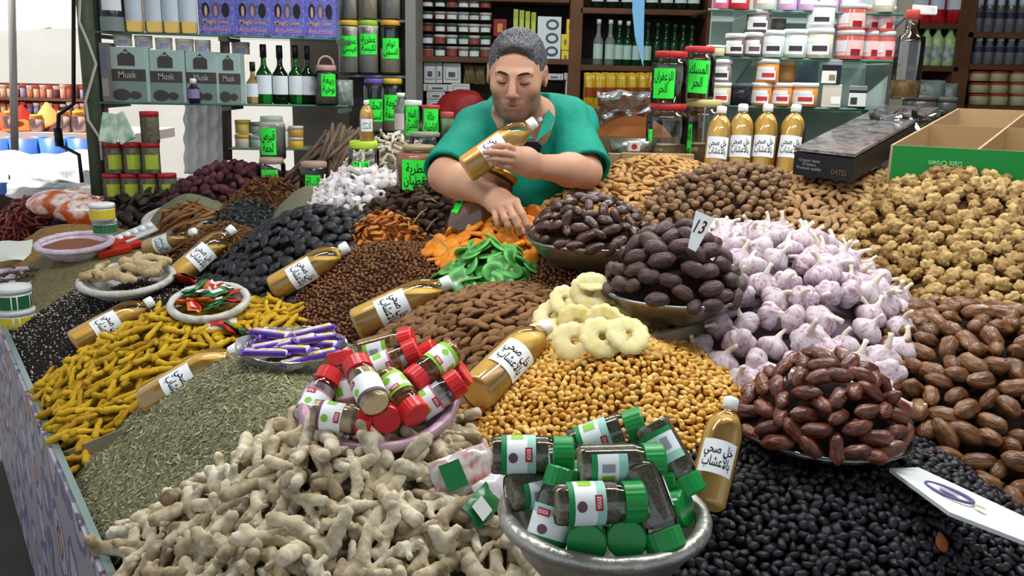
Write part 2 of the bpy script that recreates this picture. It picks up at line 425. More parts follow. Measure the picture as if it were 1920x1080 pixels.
def t_finger(s=0, bend=.25, rad=.14, rings=9, n=8, taper=.55, rib=.06):
    """bent, ribbed root finger, length 2 along x"""
    rd = random.Random(s); pts = []; rr = []
    for i in range(rings):
        t = i/(rings-1); x = 2*t-1
        pts.append((x, bend*(1-x*x)*math.cos(s)+.05*rd.uniform(-1, 1), bend*.5*(1-x*x)*math.sin(s)))
        e = min(1, (t/.10)**.5 if t < .10 else 1, ((1-t)/.14)**.5 if t > .86 else 1)
        rr.append(max(.12, e)*rad*(1-(1-taper)*t)*(1+rib*(1 if i % 2 else -1)+rd.uniform(-.08, .08)))
    V, Fc = tube_np(pts, rr, n); return np.array([list(p) for p in V]), Fc
def t_flake(s=0, curl=.4):
    v, f = I1; v = v*np.array([1, .62, .13]); v[:, 2] += curl*v[:, 0]**2*math.cos(s)+.25*nz(v, 2.5, s); return v, f
def t_curl(s=0):
    n = 7; V = []
    for i in range(n):
        t = i/(n-1)*2-1; a = t*1.1
        for w, th in ((-.28, .05), (.28, .05), (.28, -.05), (-.28, -.05)):
            rr = 1+th; V.append((math.sin(a)*rr, w*(1-.5*t*t)+.1*math.sin(2*t+s), (math.cos(a)-.8)*rr*.7+.18*math.sin(s)*t))
    Fc = [(i*4+j, i*4+(j+1) % 4, i*4+4+(j+1) % 4, i*4+4+j) for i in range(n-1) for j in range(4)]+[(3, 2, 1, 0), (n*4-4, n*4-3, n*4-2, n*4-1)]
    return np.array(V), Fc
def t_garlic(s=0):
    V = []; n = 28; lobes = 5+s % 3
    prof = [(.05, -.62), (.34, -.62), (.62, -.55), (.88, -.32), (1.0, -.02), (.95, .25), (.76, .48), (.50, .64), (.30, .76), (.20, .86)]
    for r, z in prof:
        for j in range(n):
            a = 2*math.pi*j/n; lb = 1-.26*(1-abs(math.sin(lobes/2*a+s)))**2.2*min(1, r*1.6)
            V.append((r*lb*math.cos(a)*(1+.04*math.sin(a+s)), r*lb*math.sin(a), z*.92+.04*math.sin(2*a+s)*r))
    k = len(prof); Fc = [[i*n+j, i*n+(j+1) % n, (i+1)*n+(j+1) % n, (i+1)*n+j] for i in range(k-1) for j in range(n)]
    Fc.append(list(range(n))[::-1]); Fc.append(list(range((k-1)*n, k*n))); return np.array(V), Fc
def t_stem(s=0):
    b = .35*math.cos(s*2.1); c = .35*math.sin(s*2.1); L = .45+.25*((s*37) % 10)/10
    V, Fc = tube_np([(0, 0, .62), (0, 0, .80), (b*.2, c*.2, .80+L*.4), (b*.6, c*.6, .80+L*.75), (b, c, .80+L)], [.26, .20, .14, .12, .15], 7); return np.array([list(p) for p in V]), Fc
# ================================================================ scattering on a heap
def slope_n(x, y, fn, e=.008):
    gx = (fn(x+e, y)-fn(x-e, y))/(2*e); gy = (fn(x, y+e)-fn(x, y-e))/(2*e)
    n = np.stack([-gx, -gy, np.ones_like(gx)], -1); return unit(n)
def visible(p, slack=.02, steps=16):
    u, v = proj_np(p); ok = (u > -60) & (u < 1980) & (v > -60) & (v < 1150)
    c = np.array([0, 0, CAMZ]); bad = np.zeros(len(p), bool)
    for t in np.linspace(.02, .42, steps):
        q = p+(c-p)*t; bad |= Hall(q[:, 0], q[:, 1]) > q[:, 2]+slack
    return ok & ~bad
def pts_on(m, d, tries=14, slack=.006, vis=True, grow_r=1.12, fn=None):
    """random points about d apart on the part of heap m that is the top of everything and in view"""
    fn = fn or Hall; r = max(m.rx, m.ry)*grow_r; cell = d
    n = min(int((2*r/d)**2*tries), 60000); xy = np.stack([m.x+rng.uniform(-r, r, n), m.y+rng.uniform(-r, r, n)], 1)
    zm = m.z(xy[:, 0], xy[:, 1]); za = fn(xy[:, 0], xy[:, 1]); keep = (zm >= za-slack) & (zm > base(xy[:, 0], xy[:, 1])-.05)
    keep &= ((xy[:, 0]-E0.x)*EN.x+(xy[:, 1]-E0.y)*EN.y) > d*.8
    p = np.concatenate([xy, zm[:, None]], 1)[keep]
    if vis and len(p): p = p[visible(p)]
    grid = {}; out = []
    for q in p.tolist():
        k = (int(q[0]//cell), int(q[1]//cell), int(q[2]//cell)); bad = False
        for i in (-1, 0, 1):
            for j in (-1, 0, 1):
                for l in (-1, 0, 1):
                    for o in grid.get((k[0]+i, k[1]+j, k[2]+l), ()):
                        if (o[0]-q[0])**2+(o[1]-q[1])**2+(o[2]-q[2])**2 < d*d: bad = True; break
                    if bad: break
                if bad: break
            if bad: break
        if not bad: grid.setdefault(k, []).append(q); out.append(q)
    return np.array(out).reshape(-1, 3)
def frames(n, tilt=.3, yaw=None, spread=math.pi):
    """(N,3,3) with z near the normals n, random yaw about it"""
    N = len(n); n = unit(n+rng.normal(0, tilt, (N, 3))); ref = np.zeros((N, 3)); ref[:, 0] = 1
    a = (rng.uniform(-spread, spread, N) if yaw is None else yaw+rng.uniform(-spread, spread, N))
    x = np.stack([np.cos(a), np.sin(a), 0*a], 1); x = unit(x-n*(x*n).sum(1, keepdims=True)); y = np.cross(n, x)
    return np.stack([x, y, n], 2)
def join(tpls, P_, Rm, S):
    """many pieces into verts, faces (tri or quad arrays per template mixed as lists)"""
    Vs = []; Fs = []; o = 0
    for i in range(len(P_)):
        v, f = tpls[i % len(tpls)]; v = (v*S[i])@Rm[i].T+P_[i]; Vs.append(v); Fs.append((np.asarray(f)+o) if isinstance(f, np.ndarray) else [[a+o for a in q] for q in f]); o += len(v)
    if not Vs: return np.zeros((0, 3)), []
    if all(isinstance(f, np.ndarray) for f in Fs): return np.concatenate(Vs), np.concatenate(Fs)
    return np.concatenate(Vs), [q for f in Fs for q in f]
ZN = ['top left', 'top middle', 'top right', 'left side', 'middle', 'right side', 'lower left', 'foot', 'lower right']
def zones(p):
    """which part of its heap a piece lies on, as seen by the viewer"""
    u, v = proj_np(p); a = np.digitize(u, np.quantile(u, [.33, .67])); b = np.digitize(v, np.quantile(v, [.33, .67])); return [ZN[int(j)*3+int(i)] for i, j in zip(a, b)]
def setloc(me, v):
    if len(v) == len(me.vertices): me.attributes.new('loc', 'FLOAT_VECTOR', 'POINT').data.foreach_set('vector', np.asarray(v, np.float32).ravel())
    return me
def tris(Fc):
    if isinstance(Fc, np.ndarray):
        if Fc.shape[1] == 3: return Fc
        return np.concatenate([Fc[:, [0, 1, 2]], Fc[:, [0, 2, 3]]])
    return np.array([(q[0], q[i], q[i+1]) for q in Fc for i in range(1, len(q)-1)], int).reshape(-1, 3)
def core(m, drop=.0, res=.014, slack=.03, rough=0.0):
    """the heap's own skin where it is on top"""
    r = max(m.rx, m.ry)*1.15; n = int(2*r/res); g = np.linspace(-r, r, n)
    X, Y = np.meshgrid(m.x+g, m.y+g); Z = m.z(X, Y); A = Hall(X, Y); ok = (Z >= A-slack) & (Z > base(X, Y)-.05) & ((X-E0.x)*EN.x+(Y-E0.y)*EN.y > .0)
    Vt = np.stack([X, Y, Z-drop], -1).reshape(-1, 3)
    if rough: Vt[:, 2] += rough*(nz(Vt, 60)+nz(Vt, 23, 3))
    ii = np.arange(n*n).reshape(n, n); q = np.stack([ii[:-1, :-1], ii[:-1, 1:], ii[1:, 1:], ii[1:, :-1]], -1).reshape(-1, 4)
    q = q[ok.ravel()[q].all(1)]; us = np.unique(q); mp = np.zeros(n*n, int); mp[us] = np.arange(len(us)); return Vt[us], mp[q]
def heap(key, piece, tpls, size, material, label, cat, group, core_label, core_mat, d=None, cap=300, lift=.25, tilt=.3, yaw=None, spread=math.pi, jit=.15, m=None, fn=None, drop=None, stem=None, heap_name=None, coreon=True, aspect=None, vis=True, slack=.006):
    """individual pieces (largest in view) + the rest and the heap's inside as stuff"""
    m = m or MOUNDS[key]; d = d or size*.8
    p = pts_on(m, d, fn=fn, vis=vis, slack=slack)
    if not len(p): print('EMPTY', key); return
    n = slope_n(p[:, 0], p[:, 1], m.z); Rm = frames(n, tilt, yaw, spread)
    S = size*.5*(1+rng.uniform(-jit, jit, len(p))); p = p+n*(size*lift*rng.uniform(.3, 1.15, len(p)))[:, None]
    dist = np.linalg.norm(p-np.array([0, 0, CAMZ]), axis=1); order = np.argsort(dist)
    tm = [setloc(mesh_np(piece, v, f, material), v) for v, f in tpls]; st = [mesh_np('stem', v, f, stem[1]) for v, f in stem[0]] if stem else None
    zn = zones(p[order[:cap]])
    for c, i in enumerate(order[:cap]):
        M = Matrix((Rm[i]*S[i]).tolist()).to_4x4(); M.translation = p[i]
        o = ob(piece, tm[c % len(tm)], mw=M, label=label+', '+zn[c], cat=cat, group=group)
        if st: ob('stem', st[c % len(st)], parent=o)
    rest = order[cap:]
    V, Fc = join(tpls, p[rest], Rm[rest], S[rest]); T = tris(Fc); nm = heap_name or piece+'_heap'
    cv, cf = core(m, size*.28 if drop is None else drop) if coreon else (np.zeros((0, 3)), np.zeros((0, 4), int))
    ct = tris(cf); me = mesh_np(nm, np.concatenate([cv, V]), np.concatenate([ct, T+len(cv)]), [core_mat or material, material])
    if len(me.polygons) == len(ct)+len(T): me.polygons.foreach_set('material_index', [0]*len(ct)+[1]*len(T))
    else: print('MATIDX', key, len(me.polygons), len(ct)+len(T))
    setloc(me, np.concatenate([cv*40]+[tpls[i % len(tpls)][0] for i in range(len(rest))]))
    ob(nm, me, label=core_label, cat='heap', kind='stuff')
    print('HEAP', key, len(p), 'ind', min(cap, len(p)))
def grain(name, cols, scale=260, bump=.6, bd=.004, rough=.85, stretch=(1, 1, 1)):
    if name in MATS: return MATS[name]
    m = mat(name, cols[0], rough, .2); nt = m.node_tree; N = nt.nodes; L = nt.links.new; b = N['Principled BSDF']
    tc = N.new('ShaderNodeTexCoord'); mp = N.new('ShaderNodeMapping'); mp.inputs['Scale'].default_value = stretch; L(tc.outputs['Object'], mp.inputs[0])
    nw = N.new('ShaderNodeTexNoise'); nw.inputs['Scale'].default_value = 90; L(mp.outputs[0], nw.inputs[0])
    ad = N.new('ShaderNodeVectorMath'); ad.operation = 'MULTIPLY_ADD'; ad.inputs[1].default_value = (.012,)*3; L(nw.outputs['Color'], ad.inputs[0]); L(mp.outputs[0], ad.inputs[2])
    vo = N.new('ShaderNodeTexVoronoi'); vo.inputs['Scale'].default_value = scale; L(ad.outputs[0], vo.inputs['Vector'])
    cr = N.new('ShaderNodeValToRGB'); el = cr.color_ramp.elements; cr.color_ramp.interpolation = 'LINEAR'
    while len(el) < len(cols): el.new(.5)
    for i, c in enumerate(cols): el[i].position = i/(len(cols)-1); el[i].color = (*lin(c), 1)
    sp = N.new('ShaderNodeSeparateColor'); L(vo.outputs['Color'], sp.inputs[0]); L(sp.outputs[0], cr.inputs[0]); L(cr.outputs[0], b.inputs['Base Color'])
    bp = N.new('ShaderNodeBump'); bp.inputs['Strength'].default_value = bump; bp.inputs['Distance'].default_value = bd; bp.invert = True
    L(vo.outputs['Distance'], bp.inputs['Height']); L(bp.outputs[0], b.inputs['Normal']); return m
def grain_heap(key, name, material, label, flake=None, rough=.0012, res=.008):
    m = MOUNDS[key]; V, Fc = core(m, 0, res, .02, rough); ob(name, mesh_np(name, V, Fc, material), label=label, cat='heap', kind='stuff')
    if flake:
        fm, fl, fs, d, lab, nm, tp = flake; p = pts_on(m, d, tries=4)
        n = slope_n(p[:, 0], p[:, 1], m.z); Rm = frames(n, .35); S = fs*.5*(1+rng.uniform(-.3, .3, len(p)))
        v, f = join(tp, p+n*fl, Rm, S); ob(nm, mesh_np(nm, v, f, fm, smooth=False), label=lab, cat='flakes', kind='stuff'); print('FLAKES', key, len(p))
# ================================================================ the heaps
g_ginger = []
for s in range(7):
    rd = random.Random(s+50); pr = []; a = np.array([-1., 0, 0]); r = .215
    k = rd.choice([2, 3, 3]); cur = a; hd = rd.uniform(-.4, .4)
    for i in range(k):
        hd += rd.uniform(-.6, .6); nx = cur+np.array([math.cos(hd), math.sin(hd), rd.uniform(-.2, .2)])*2/k
        pr.append((cur, nx, r*rd.uniform(.8, 1.15), r*rd.uniform(.75, 1.1)))
        if rd.random() < .7:
            q = cur+(nx-cur)*rd.uniform(.3, .9); ang = hd+rd.choice([-1, 1])*rd.uniform(.7, 1.4); e = q+np.array([math.cos(ang), math.sin(ang), rd.uniform(-.1, .4)])*rd.uniform(.3, .6)
            pr.append((q, e, r*.85, r*.62))
        cur = nx
    A = np.array([np.minimum(p[0], p[1])-.3 for p in pr]).min(0); B = np.array([np.maximum(p[0], p[1])+.3 for p in pr]).max(0); S_ = SDF(A-.1, B+.1, .085)
    for p in pr: S_.cap(*p, .09)
    V, Q = S_.mesh(); V = V-(V.max(0)+V.min(0))/2; V += unit(V)*(.045*nz(V, 7, s)+.028*np.sin(26*V[:, :1]+3*nz(V, 3, s)[:, None]).ravel())[:, None]; V /= np.abs(V).max(); g_ginger.append((V, Q))
mt_ginger = mat('dried_ginger', ['6b5a42', '98866a', 'bdae92', 'd9ceb8', '85735a'], .85, .15, .8, 14, .6, 1.7, pc=True, bdist=.0012)
heap('ginger', 'dried_ginger_root', g_ginger, .096, mt_ginger, 'pale knobbly dried ginger root in the heap at the front edge', 'ginger', 'dried ginger roots in the front heap', 'loose pieces filling the front heap of dried ginger', mat('ginger_in', ['8d7f6a', '6d604e'], .9, .1, .6, 60), d=.0235, lift=.17, tilt=.38, cap=260, jit=.3)
g_tur = [t_finger(s, .22 if s % 2 else .08, .24) for s in range(6)]
mt_tur = mat('turmeric', ['8a6510', 'a67f18', 'b9921f', 'c8a32b', '9a7415'], .8, .2, .6, 40, .35, 3, pc=True, bdist=.0012)
heap('turmeric', 'turmeric_finger', g_tur, .072, mt_tur, 'yellow turmeric finger in the heap at the left edge', 'turmeric', 'turmeric fingers in the yellow heap', 'loose pieces filling the yellow turmeric heap', mat('turmeric_in', ['7d5c10', '5c430c'], .9, .1), d=.0205, lift=.2, tilt=.3, yaw=.9, spread=1.1)
mt_prune = mat('prune', ['0d0d10', '17171c', '212127', '121115'], .45, .45, 1.0, 3.2, .3, 3, pc=True, bdist=.003)
heap('prune', 'prune', [t_prune(s) for s in range(5)], .047, mt_prune, 'shiny black prune in the heap beside the brown raisins', 'prune', 'black prunes', 'loose pieces filling the black prune heap', mat('prune_in', '0b0b0d', .8), d=.030, lift=.25, cap=300)
mt_al = mat('almond', ['66472c', '7d5939', '946c48', '714f32'], .75, .25, .8, 9, .35, 5, pc=True, bdist=.0012, stretch=(1, 6, 6))
heap('almond', 'almond', [t_almond(s) for s in range(4)], .034, mt_al, 'brown almond in the heap in front of the kiwi slices', 'almond', 'almonds in the front heap', 'loose pieces filling the front almond heap', mat('almond_in', '5a3b25', .9), d=.0148, lift=.18, tilt=.28, yaw=.5, spread=.9, cap=220)
mt_al2 = mat('almond_light', ['a0713f', 'b5854d', 'c6985f', '9a6b3a'], .75, .25, .6, 9, .35, 5, pc=True, bdist=.0012, stretch=(1, 6, 6))
heap('almond_back', 'almond', [t_almond(s) for s in range(4)], .034, mt_al2, 'light tan almond in the heap under the four vinegar bottles', 'almond', 'light almonds in the back heap', 'loose pieces filling the back heap of light almonds', mat('almond2_in', '7a5530', .9), d=.018, lift=.18, tilt=.28, cap=40)
mt_al3 = mat('almond_mid', ['8d6a45', 'a17a50', 'b08a5f', '86623d'], .75, .25, .6, 9, .35, 5, pc=True, bdist=.0012, stretch=(1, 6, 6))
heap('almond_right', 'almond', [t_almond(s) for s in range(4)], .034, mt_al3, 'dusty brown almond in the heap left of the walnuts', 'almond', 'almonds beside the walnuts', 'loose pieces filling the almond heap beside the walnuts', mat('almond3_in', '6b4d30', .9), d=.0175, lift=.18, tilt=.28, cap=40)
mt_wal = mat('walnut', ['5f4424', '836236', 'a3834f', 'bb9c69', '927142'], .7, .3, .6, 6, .45, 2.2, pc=True, bdist=.0012)
heap('walnut', 'walnut_kernel', [t_walnut(s) for s in range(5)], .042, mt_wal, 'wrinkled shelled walnut in the big heap at the right', 'walnut', 'shelled walnuts', 'loose pieces filling the walnut heap', mat('walnut_in', '5a4022', .9), d=.027, lift=.25, tilt=.8)
mt_gold = mat('golden_raisin', ['b87a24', 'cf9636', 'dfad50', 'ebc470', 'c98c30'], .38, .5, .4, 6, .25, 3, sss=.15, pc=True, bdist=.0012)
heap('golden', 'golden_raisin', [t_raisin(s, False) for s in range(8)], .0180, mt_gold, 'golden raisin in the amber heap in the middle', 'raisin', 'golden raisins', 'loose pieces filling the golden raisin heap', mat('golden_in', '8a5518', .8), d=.0088, lift=.25, tilt=.6)
mt_cur = mat('black_raisin', ['0c0a0f', '17141b', '221c26', '120f14'], .45, .5, .7, 6, .3, 3, pc=True, bdist=.0012)
heap('currant', 'black_raisin', [t_raisin(s, False) for s in range(8)], .0225, mt_cur, 'black raisin in the dark heap at the bottom right', 'raisin', 'black raisins', 'loose pieces filling the black raisin heap', mat('currant_in', '060508', .9), d=.0105, lift=.28, tilt=.7)
mt_rai = mat('brown_raisin', ['3f2210', '5a3318', '744623', '8a5a30', '4d2b14'], .5, .4, .5, 6, .25, 3, pc=True, bdist=.0012)
for k, wh in (('raisin', 'behind the lying bottle'), ('raisin2', 'behind the pineapple rings')):
    heap(k, 'brown_raisin', [t_raisin(s, True) for s in range(5)], .0145, mt_rai, 'brown raisin in the heap '+wh, 'raisin', 'brown raisins '+wh, 'brown raisin heap '+wh, mat('raisin_in', '3a2010', .9), d=.0088, lift=.25, tilt=.6, cap=60)
g_gar = [t_garlic(s) for s in range(6)]; g_stem = [t_stem(s) for s in range(6)]
def garlic_mat():
    m = mat('garlic_skin', ['7d4a62', 'a67e92', 'c4aeb8', 'd0c4c8', 'c2aab6', '9c7188'], .5, .35, .3, 5, .72, 1.3, sss=.05, pc=True, bdist=.0012, stretch=(3.2, 3.2, .55)); return m
mt_gar = garlic_mat(); mt_stem = mat('garlic_stem', ['e8dfd0', 'd6c8b4'], .7, .2, .3, 12, pc=True, bdist=.0012)
heap('garlic', 'garlic_bulb', g_gar, .066, mt_gar, 'pink-white garlic bulb in the heap between the date bowls', 'garlic', 'garlic bulbs in the front heap', 'inside of the front garlic heap, coloured dark as shade between bulbs', mat('garlic_gap_shade', ['5d4a54', '77656e'], .9), d=.042, lift=.33, tilt=.5, stem=(g_stem, mt_stem))  # core colour darkened to stand in for shade in the gaps between bulbs
mt_gar2 = mat('garlic_skin_pale', ['b8a2b0', 'd2c6cc', 'e2dcdc', 'd8ced2'], .55, .3, .25, 5, .6, 1.3, pc=True, bdist=.0012, stretch=(3, 3, .6))
heap('garlic_back', 'garlic_bulb', g_gar, .045, mt_gar2, 'small pale garlic bulb in the heap behind the prunes', 'garlic', 'small garlic bulbs in the back heap', 'loose pieces filling the back garlic heap', mat('garlic_gap_shade2', ['a59aa0', 'bdb3b8'], .9), d=.031, lift=.35, tilt=.5, cap=150, stem=(g_stem, mt_stem))
heap('ginger_back', 'dried_ginger_root', g_ginger, .055, mat('ginger_pale', ['a89c86', 'c9beaa', 'ddd4c4'], .85, .15, .6, 40, .4, 3, pc=True, bdist=.0012), 'small pale dried ginger root in the heap behind the back garlic', 'ginger', 'dried ginger roots in the back heap', 'loose pieces filling the back heap of dried ginger', MATS['ginger_in'], d=.028, cap=60)
mt_dr = mat('date_tan', ['3d2213', '583319', '754a2a', '8d653d', '4a2a16'], .42, .45, 1.0, 3, .7, 1.1, pc=True, bdist=.002, stretch=(.9, 3, 3), coat=.15)
heap('dates_right', 'date', [(v*np.array([1, 1.18, 1.1]), f) for v, f in [t_date(s, .08) for s in range(5)]], .056, mt_dr, 'wrinkled tan and brown date in the heap at the right edge', 'date', 'dates in the heap at the right edge', 'loose pieces filling the right date heap', mat('date_in', '24140b', .9), d=.0285, lift=.3, tilt=.45)
mt_rd = mat('date_round', ['3b2519', '5a3d26', '7d5a38', '94714a', '4a3022'], .45, .4, 1.0, 3, .7, 1.1, pc=True, bdist=.002, stretch=(.9, 3, 3))
heap('round_dates', 'date', [(v*np.array([.8, 1.25, 1.25]), f) for v, f in [t_date(s, .06) for s in range(5)]], .036, mt_rd, 'small round brown date in the heap behind the price tag', 'date', 'small round dates', 'loose pieces filling the heap of small round dates', MATS['date_in'], d=.022, lift=.3, tilt=1.2, cap=60)
mt_sd = mat('date_dry', ['2d1c14', '40291c', '553a28', '35221a'], .6, .3, 1.0, 3, .7, 1.1, pc=True, bdist=.002, stretch=(.9, 3, 3))
heap('stalk_dates', 'date', [t_date(s, .08) for s in range(5)], .044, mt_sd, 'dull dark date on stalks in the heap behind the orange peel', 'date', 'dry dates on stalks', 'loose pieces filling the heap of dry dates', MATS['date_in'], d=.025, lift=.3, tilt=.6, cap=40)
mt_ap = mat('apricot', ['c96a14', 'dd8420', 'eb9c34', 'd67818'], .42, .4, .4, 4, .35, 1.8, sss=.2, pc=True, bdist=.0012)
heap('apricot', 'dried_apricot', [t_apricot(s) for s in range(5)], .050, mt_ap, 'orange dried apricot in the heap under the reaching hand', 'apricot', 'dried apricots', 'loose pieces filling the apricot heap', mat('apricot_in', 'a85a10', .8), d=.028, lift=.3, tilt=.45)
mt_op = mat('orange_peel', ['8d4516', 'b3631f', 'cd8036', 'dc9a55'], .65, .3, .3, 5, .3, 2, pc=True, bdist=.0012)
heap('orange', 'orange_peel_curl', [t_curl(s) for s in range(5)], .045, mt_op, 'curled strip of dried orange peel in the small heap behind the raisins', 'peel', 'dried orange peel curls', 'loose pieces filling the orange peel heap', mat('peel_in', '7a3d14', .9), d=.017, lift=.25, tilt=.6)
def kiwi_mat():
    m = mat('kiwi', '3f9a3c', .35, .45, sss=.05, coat=.2); nt = m.node_tree; N = nt.nodes; L = nt.links.new
    tc = N.new('ShaderNodeTexCoord'); ln = N.new('ShaderNodeVectorMath'); ln.operation = 'LENGTH'; L(tc.outputs['Object'], ln.inputs[0])
    no = N.new('ShaderNodeTexNoise'); no.inputs['Scale'].default_value = 4; L(tc.outputs['Object'], no.inputs[0])
    a = N.new('ShaderNodeMath'); a.operation = 'MULTIPLY_ADD'; a.inputs[1].default_value = .25; L(no.outputs[0], a.inputs[0]); L(ln.outputs['Value'], a.inputs[2])
    cr = N.new('ShaderNodeValToRGB'); el = cr.color_ramp.elements; el.new(.5); el.new(.5)
    for i, (p_, c) in enumerate([(.2, '86a653'), (.4, '276426'), (.7, '368636'), (1.0, '60b058')]): el[i].position = p_; el[i].color = (*lin(c), 1)
    L(a.outputs[0], cr.inputs[0]); L(cr.outputs[0], N['Principled BSDF'].inputs['Base Color']); return m
heap('kiwi', 'kiwi_slice', [t_disc(s, 0, .18, .05) for s in range(5)], .064, kiwi_mat(), 'bright green candied kiwi slice in the heap in the middle', 'kiwi', 'candied kiwi slices', 'loose pieces filling the kiwi heap', mat('kiwi_in', '1f5a22', .7), d=.023, lift=.3, tilt=.4)
mt_pin = mat('pineapple', ['cdb968', 'd9c884', 'e2d6a4', 'd0be6c'], .5, .4, .4, 5, .5, 2.5, sss=.25, pc=True, bdist=.0012)
pv, pf = core(MOUNDS['pineapple'], .012); ob('pineapple_heap', mesh_np('pineapple_heap', pv, pf, mat('pineapple_in', 'b8a458', .8)), label='pale inside of the candied pineapple heap', cat='heap', kind='stuff')
pr_ = [t_disc(s, .19, .15, .06, .11, 33, 4) for s in range(5)]; pm_ = [setloc(mesh_np('pineapple_ring', v, f, mt_pin), v) for v, f in pr_]
for i, (u, v, s_, f_, lab) in enumerate([(1012, 628, .040, .4, 'at the far left, low'), (1035, 592, .042, .5, 'on the left flank'), (1060, 562, .036, .5, 'at the upper left, partly covered'), (1078, 640, .044, .6, 'low in the front left'), (1178, 628, .042, .5, 'low at the right'), (1185, 590, .042, .4, 'on the right flank'), (1130, 632, .044, .6, 'low in the front middle'), (1095, 575, .040, .6, 'in the middle, partly covered'), (1150, 575, .044, .5, 'at the upper right'), (1082, 607, .042, .8, 'facing out in the middle, hole showing'), (1133, 607, .040, .8, 'facing out right of the middle, hole showing'), (1108, 548, .044, .75, 'big one near the top, hole showing'), (1112, 528, .034, .2, 'lying flat on the very top')]):
    s_ *= .9; p = on(u, v, .018+.002*i); n_ = (Vector((0, 0, CAMZ))-p).normalized()*f_+Vector(((u-1105)*.004, -.15, .9))*(1-f_*.75)
    ob('pineapple_ring', pm_[i % 5], mw=frame(p, n_, (math.cos(i), math.sin(i), 0))@Matrix.Scale(s_, 4), label='pale candied pineapple ring '+lab, cat='pineapple', group='candied pineapple rings')
mt_hib = mat('hibiscus', ['2d1216', '45202a', '5c303a', '3a2226'], .7, .25, .4, 5, .3, 2, pc=True, bdist=.0012)
heap('hibiscus', 'hibiscus_flower', [t_prune(s+3) for s in range(4)], .05, mt_hib, 'dark red dried hibiscus flower in the heap behind the star anise', 'hibiscus', 'dried hibiscus flowers', 'loose pieces filling the hibiscus heap', mat('hib_in', '241014', .9), d=.031, lift=.3, tilt=.8)
mt_ani = mat('star_anise', ['4a2c18', '633d22', '7a5030', '3d2412'], .75, .2, .4, 5, .3, 2, pc=True, bdist=.0012)
def t_star(s):
    parts = []
    for k in range(6):
        a = k*math.pi/3+s; V, Fc = tube_np([(0, 0, 0), (math.cos(a)*.5, math.sin(a)*.5, .1), (math.cos(a), math.sin(a), .25)], [.12, .2, .05], 5); parts.append((V, Fc))
    v, f = merge(parts); return np.array([list(p) for p in v]), f
heap('anise', 'star_anise', [t_star(s) for s in range(3)], .04, mt_ani, 'brown star anise in the heap below the hibiscus', 'star anise', 'star anise pods', 'loose pieces filling the star anise heap', mat('anise_in', '40281a', .9, .2, .8, 60), d=.024, lift=.3, tilt=.8)
mt_bark = mat('bark', ['231e1b', '352d28', '4a4039', '2b2623'], .85, .2, .5, 6, .3, 2, pc=True, bdist=.0012)
heap('bark', 'bark_chip', [t_flake(s) for s in range(4)], .075, mt_bark, 'dark curled bark chip in the heap below the red-lidded jars', 'bark', 'dark bark chips', 'loose pieces filling the bark heap', mat('bark_in', '1f1a17', .9), d=.033, lift=.3, tilt=.7)
mt_cin = mat('cinnamon', ['5d3a22', '7a5032', '916642', '6b452a'], .8, .2, .4, 6, .3, 2, pc=True, bdist=.0012)
heap('cinnamon', 'cinnamon_stick', [t_finger(s, .06, .10, 7, 8, .9, .03) for s in range(4)], .12, mt_cin, 'brown cinnamon stick in the heap behind the small vinegar bottle', 'cinnamon', 'cinnamon sticks', 'loose pieces filling the cinnamon heap', mat('cin_in', '4a2f1c', .9), d=.03, lift=.15, tilt=.18, yaw=.55, spread=.45)
mt_gun = mat('gunpowder_tea', ['2a2e2b', '3a403b', '4c534d', '333834'], .7, .25, .4, 5, pc=True, bdist=.0012)
heap('gunpowder', 'tea_curl', [t_curl(s) for s in range(4)], .03, mt_gun, 'grey-green tea curl in the white tray behind the prunes', 'tea', 'grey-green tea curls', 'loose pieces filling the tea heap', mat('gun_in', '272b28', .9), d=.014, lift=.3, tilt=.8, cap=150)
mt_clo = mat('clove', ['5a3a20', '744c2c', '8a6038', '4d301a'], .75, .2, .3, 5, pc=True, bdist=.0012)
heap('clove', 'clove', [t_finger(s, .08, .2, 5, 6, .8, .1) for s in range(4)], .024, mt_clo, 'short brown clove in the heap between the two small bottles', 'clove', 'cloves', 'loose pieces filling the clove heap', mat('clo_in', '4d321c', .9, .2, .8, 90), d=.013, lift=.25, tilt=.5, cap=150)
mt_chi = mat('chilli', ['4d120c', '6b1d14', '8a2d20', '5c1810'], .4, .45, .3, 5, .3, 2, pc=True, bdist=.0012)
heap('chilli', 'dried_chilli', [t_finger(s, .2, .19, 7, 7, .35, .05) for s in range(5)], .075, mt_chi, 'dark red dried chilli in the heap at the left edge', 'chilli', 'dried red chillies', 'loose pieces filling the chilli heap', mat('chi_in', '3a0f0a', .9), d=.024, cap=240, lift=.25, tilt=.4)
fl_herb = mat('herb_flake', ['5f5e47', '7d7a5b', '9a9572', 'b0ab88'], .9, .1)
TQ = [(np.array([(-1, -.25, 0), (1, -.2, .1), (.8, .25, 0), (-.9, .3, .15)]), np.array([[0, 1, 2, 3]]))]
grain_heap('herb', 'dried_herb_heap', grain('herb_g', ['54543f', '726f54', '8d896b', 'a3a07f'], 330, .8, .004), 'grey-green heap of crumbled dried herb beside the ginger', (fl_herb, .0015, .011, .0062, 'loose grey-green herb flakes on the crumbled herb heap', 'herb_flakes', TQ))
grain_heap('nigella', 'nigella_seed_heap', grain('nig_g', ['17130f', '241e1a', '352d28', '2a231e'], 300, .9, .004), 'black heap of nigella seed flecked with white at the left edge', (mat('nigella_fleck', ['cfc8bb', 'a89f90', '2a2420', '1d1815', '201a16', '352c26'], .7), .002, .007, .008, 'pale flecks and seeds scattered on the black seed heap', 'seed_flecks', [(I1[0]*np.array([1, .7, .5]), I1[1])]))
grain_heap('cumin', 'cumin_seed_heap', grain('cum_g', ['5c5238', '7a6f50', '8f8463', '6b6145'], 300, .8, .004), 'olive-brown heap of cumin seed at the left')
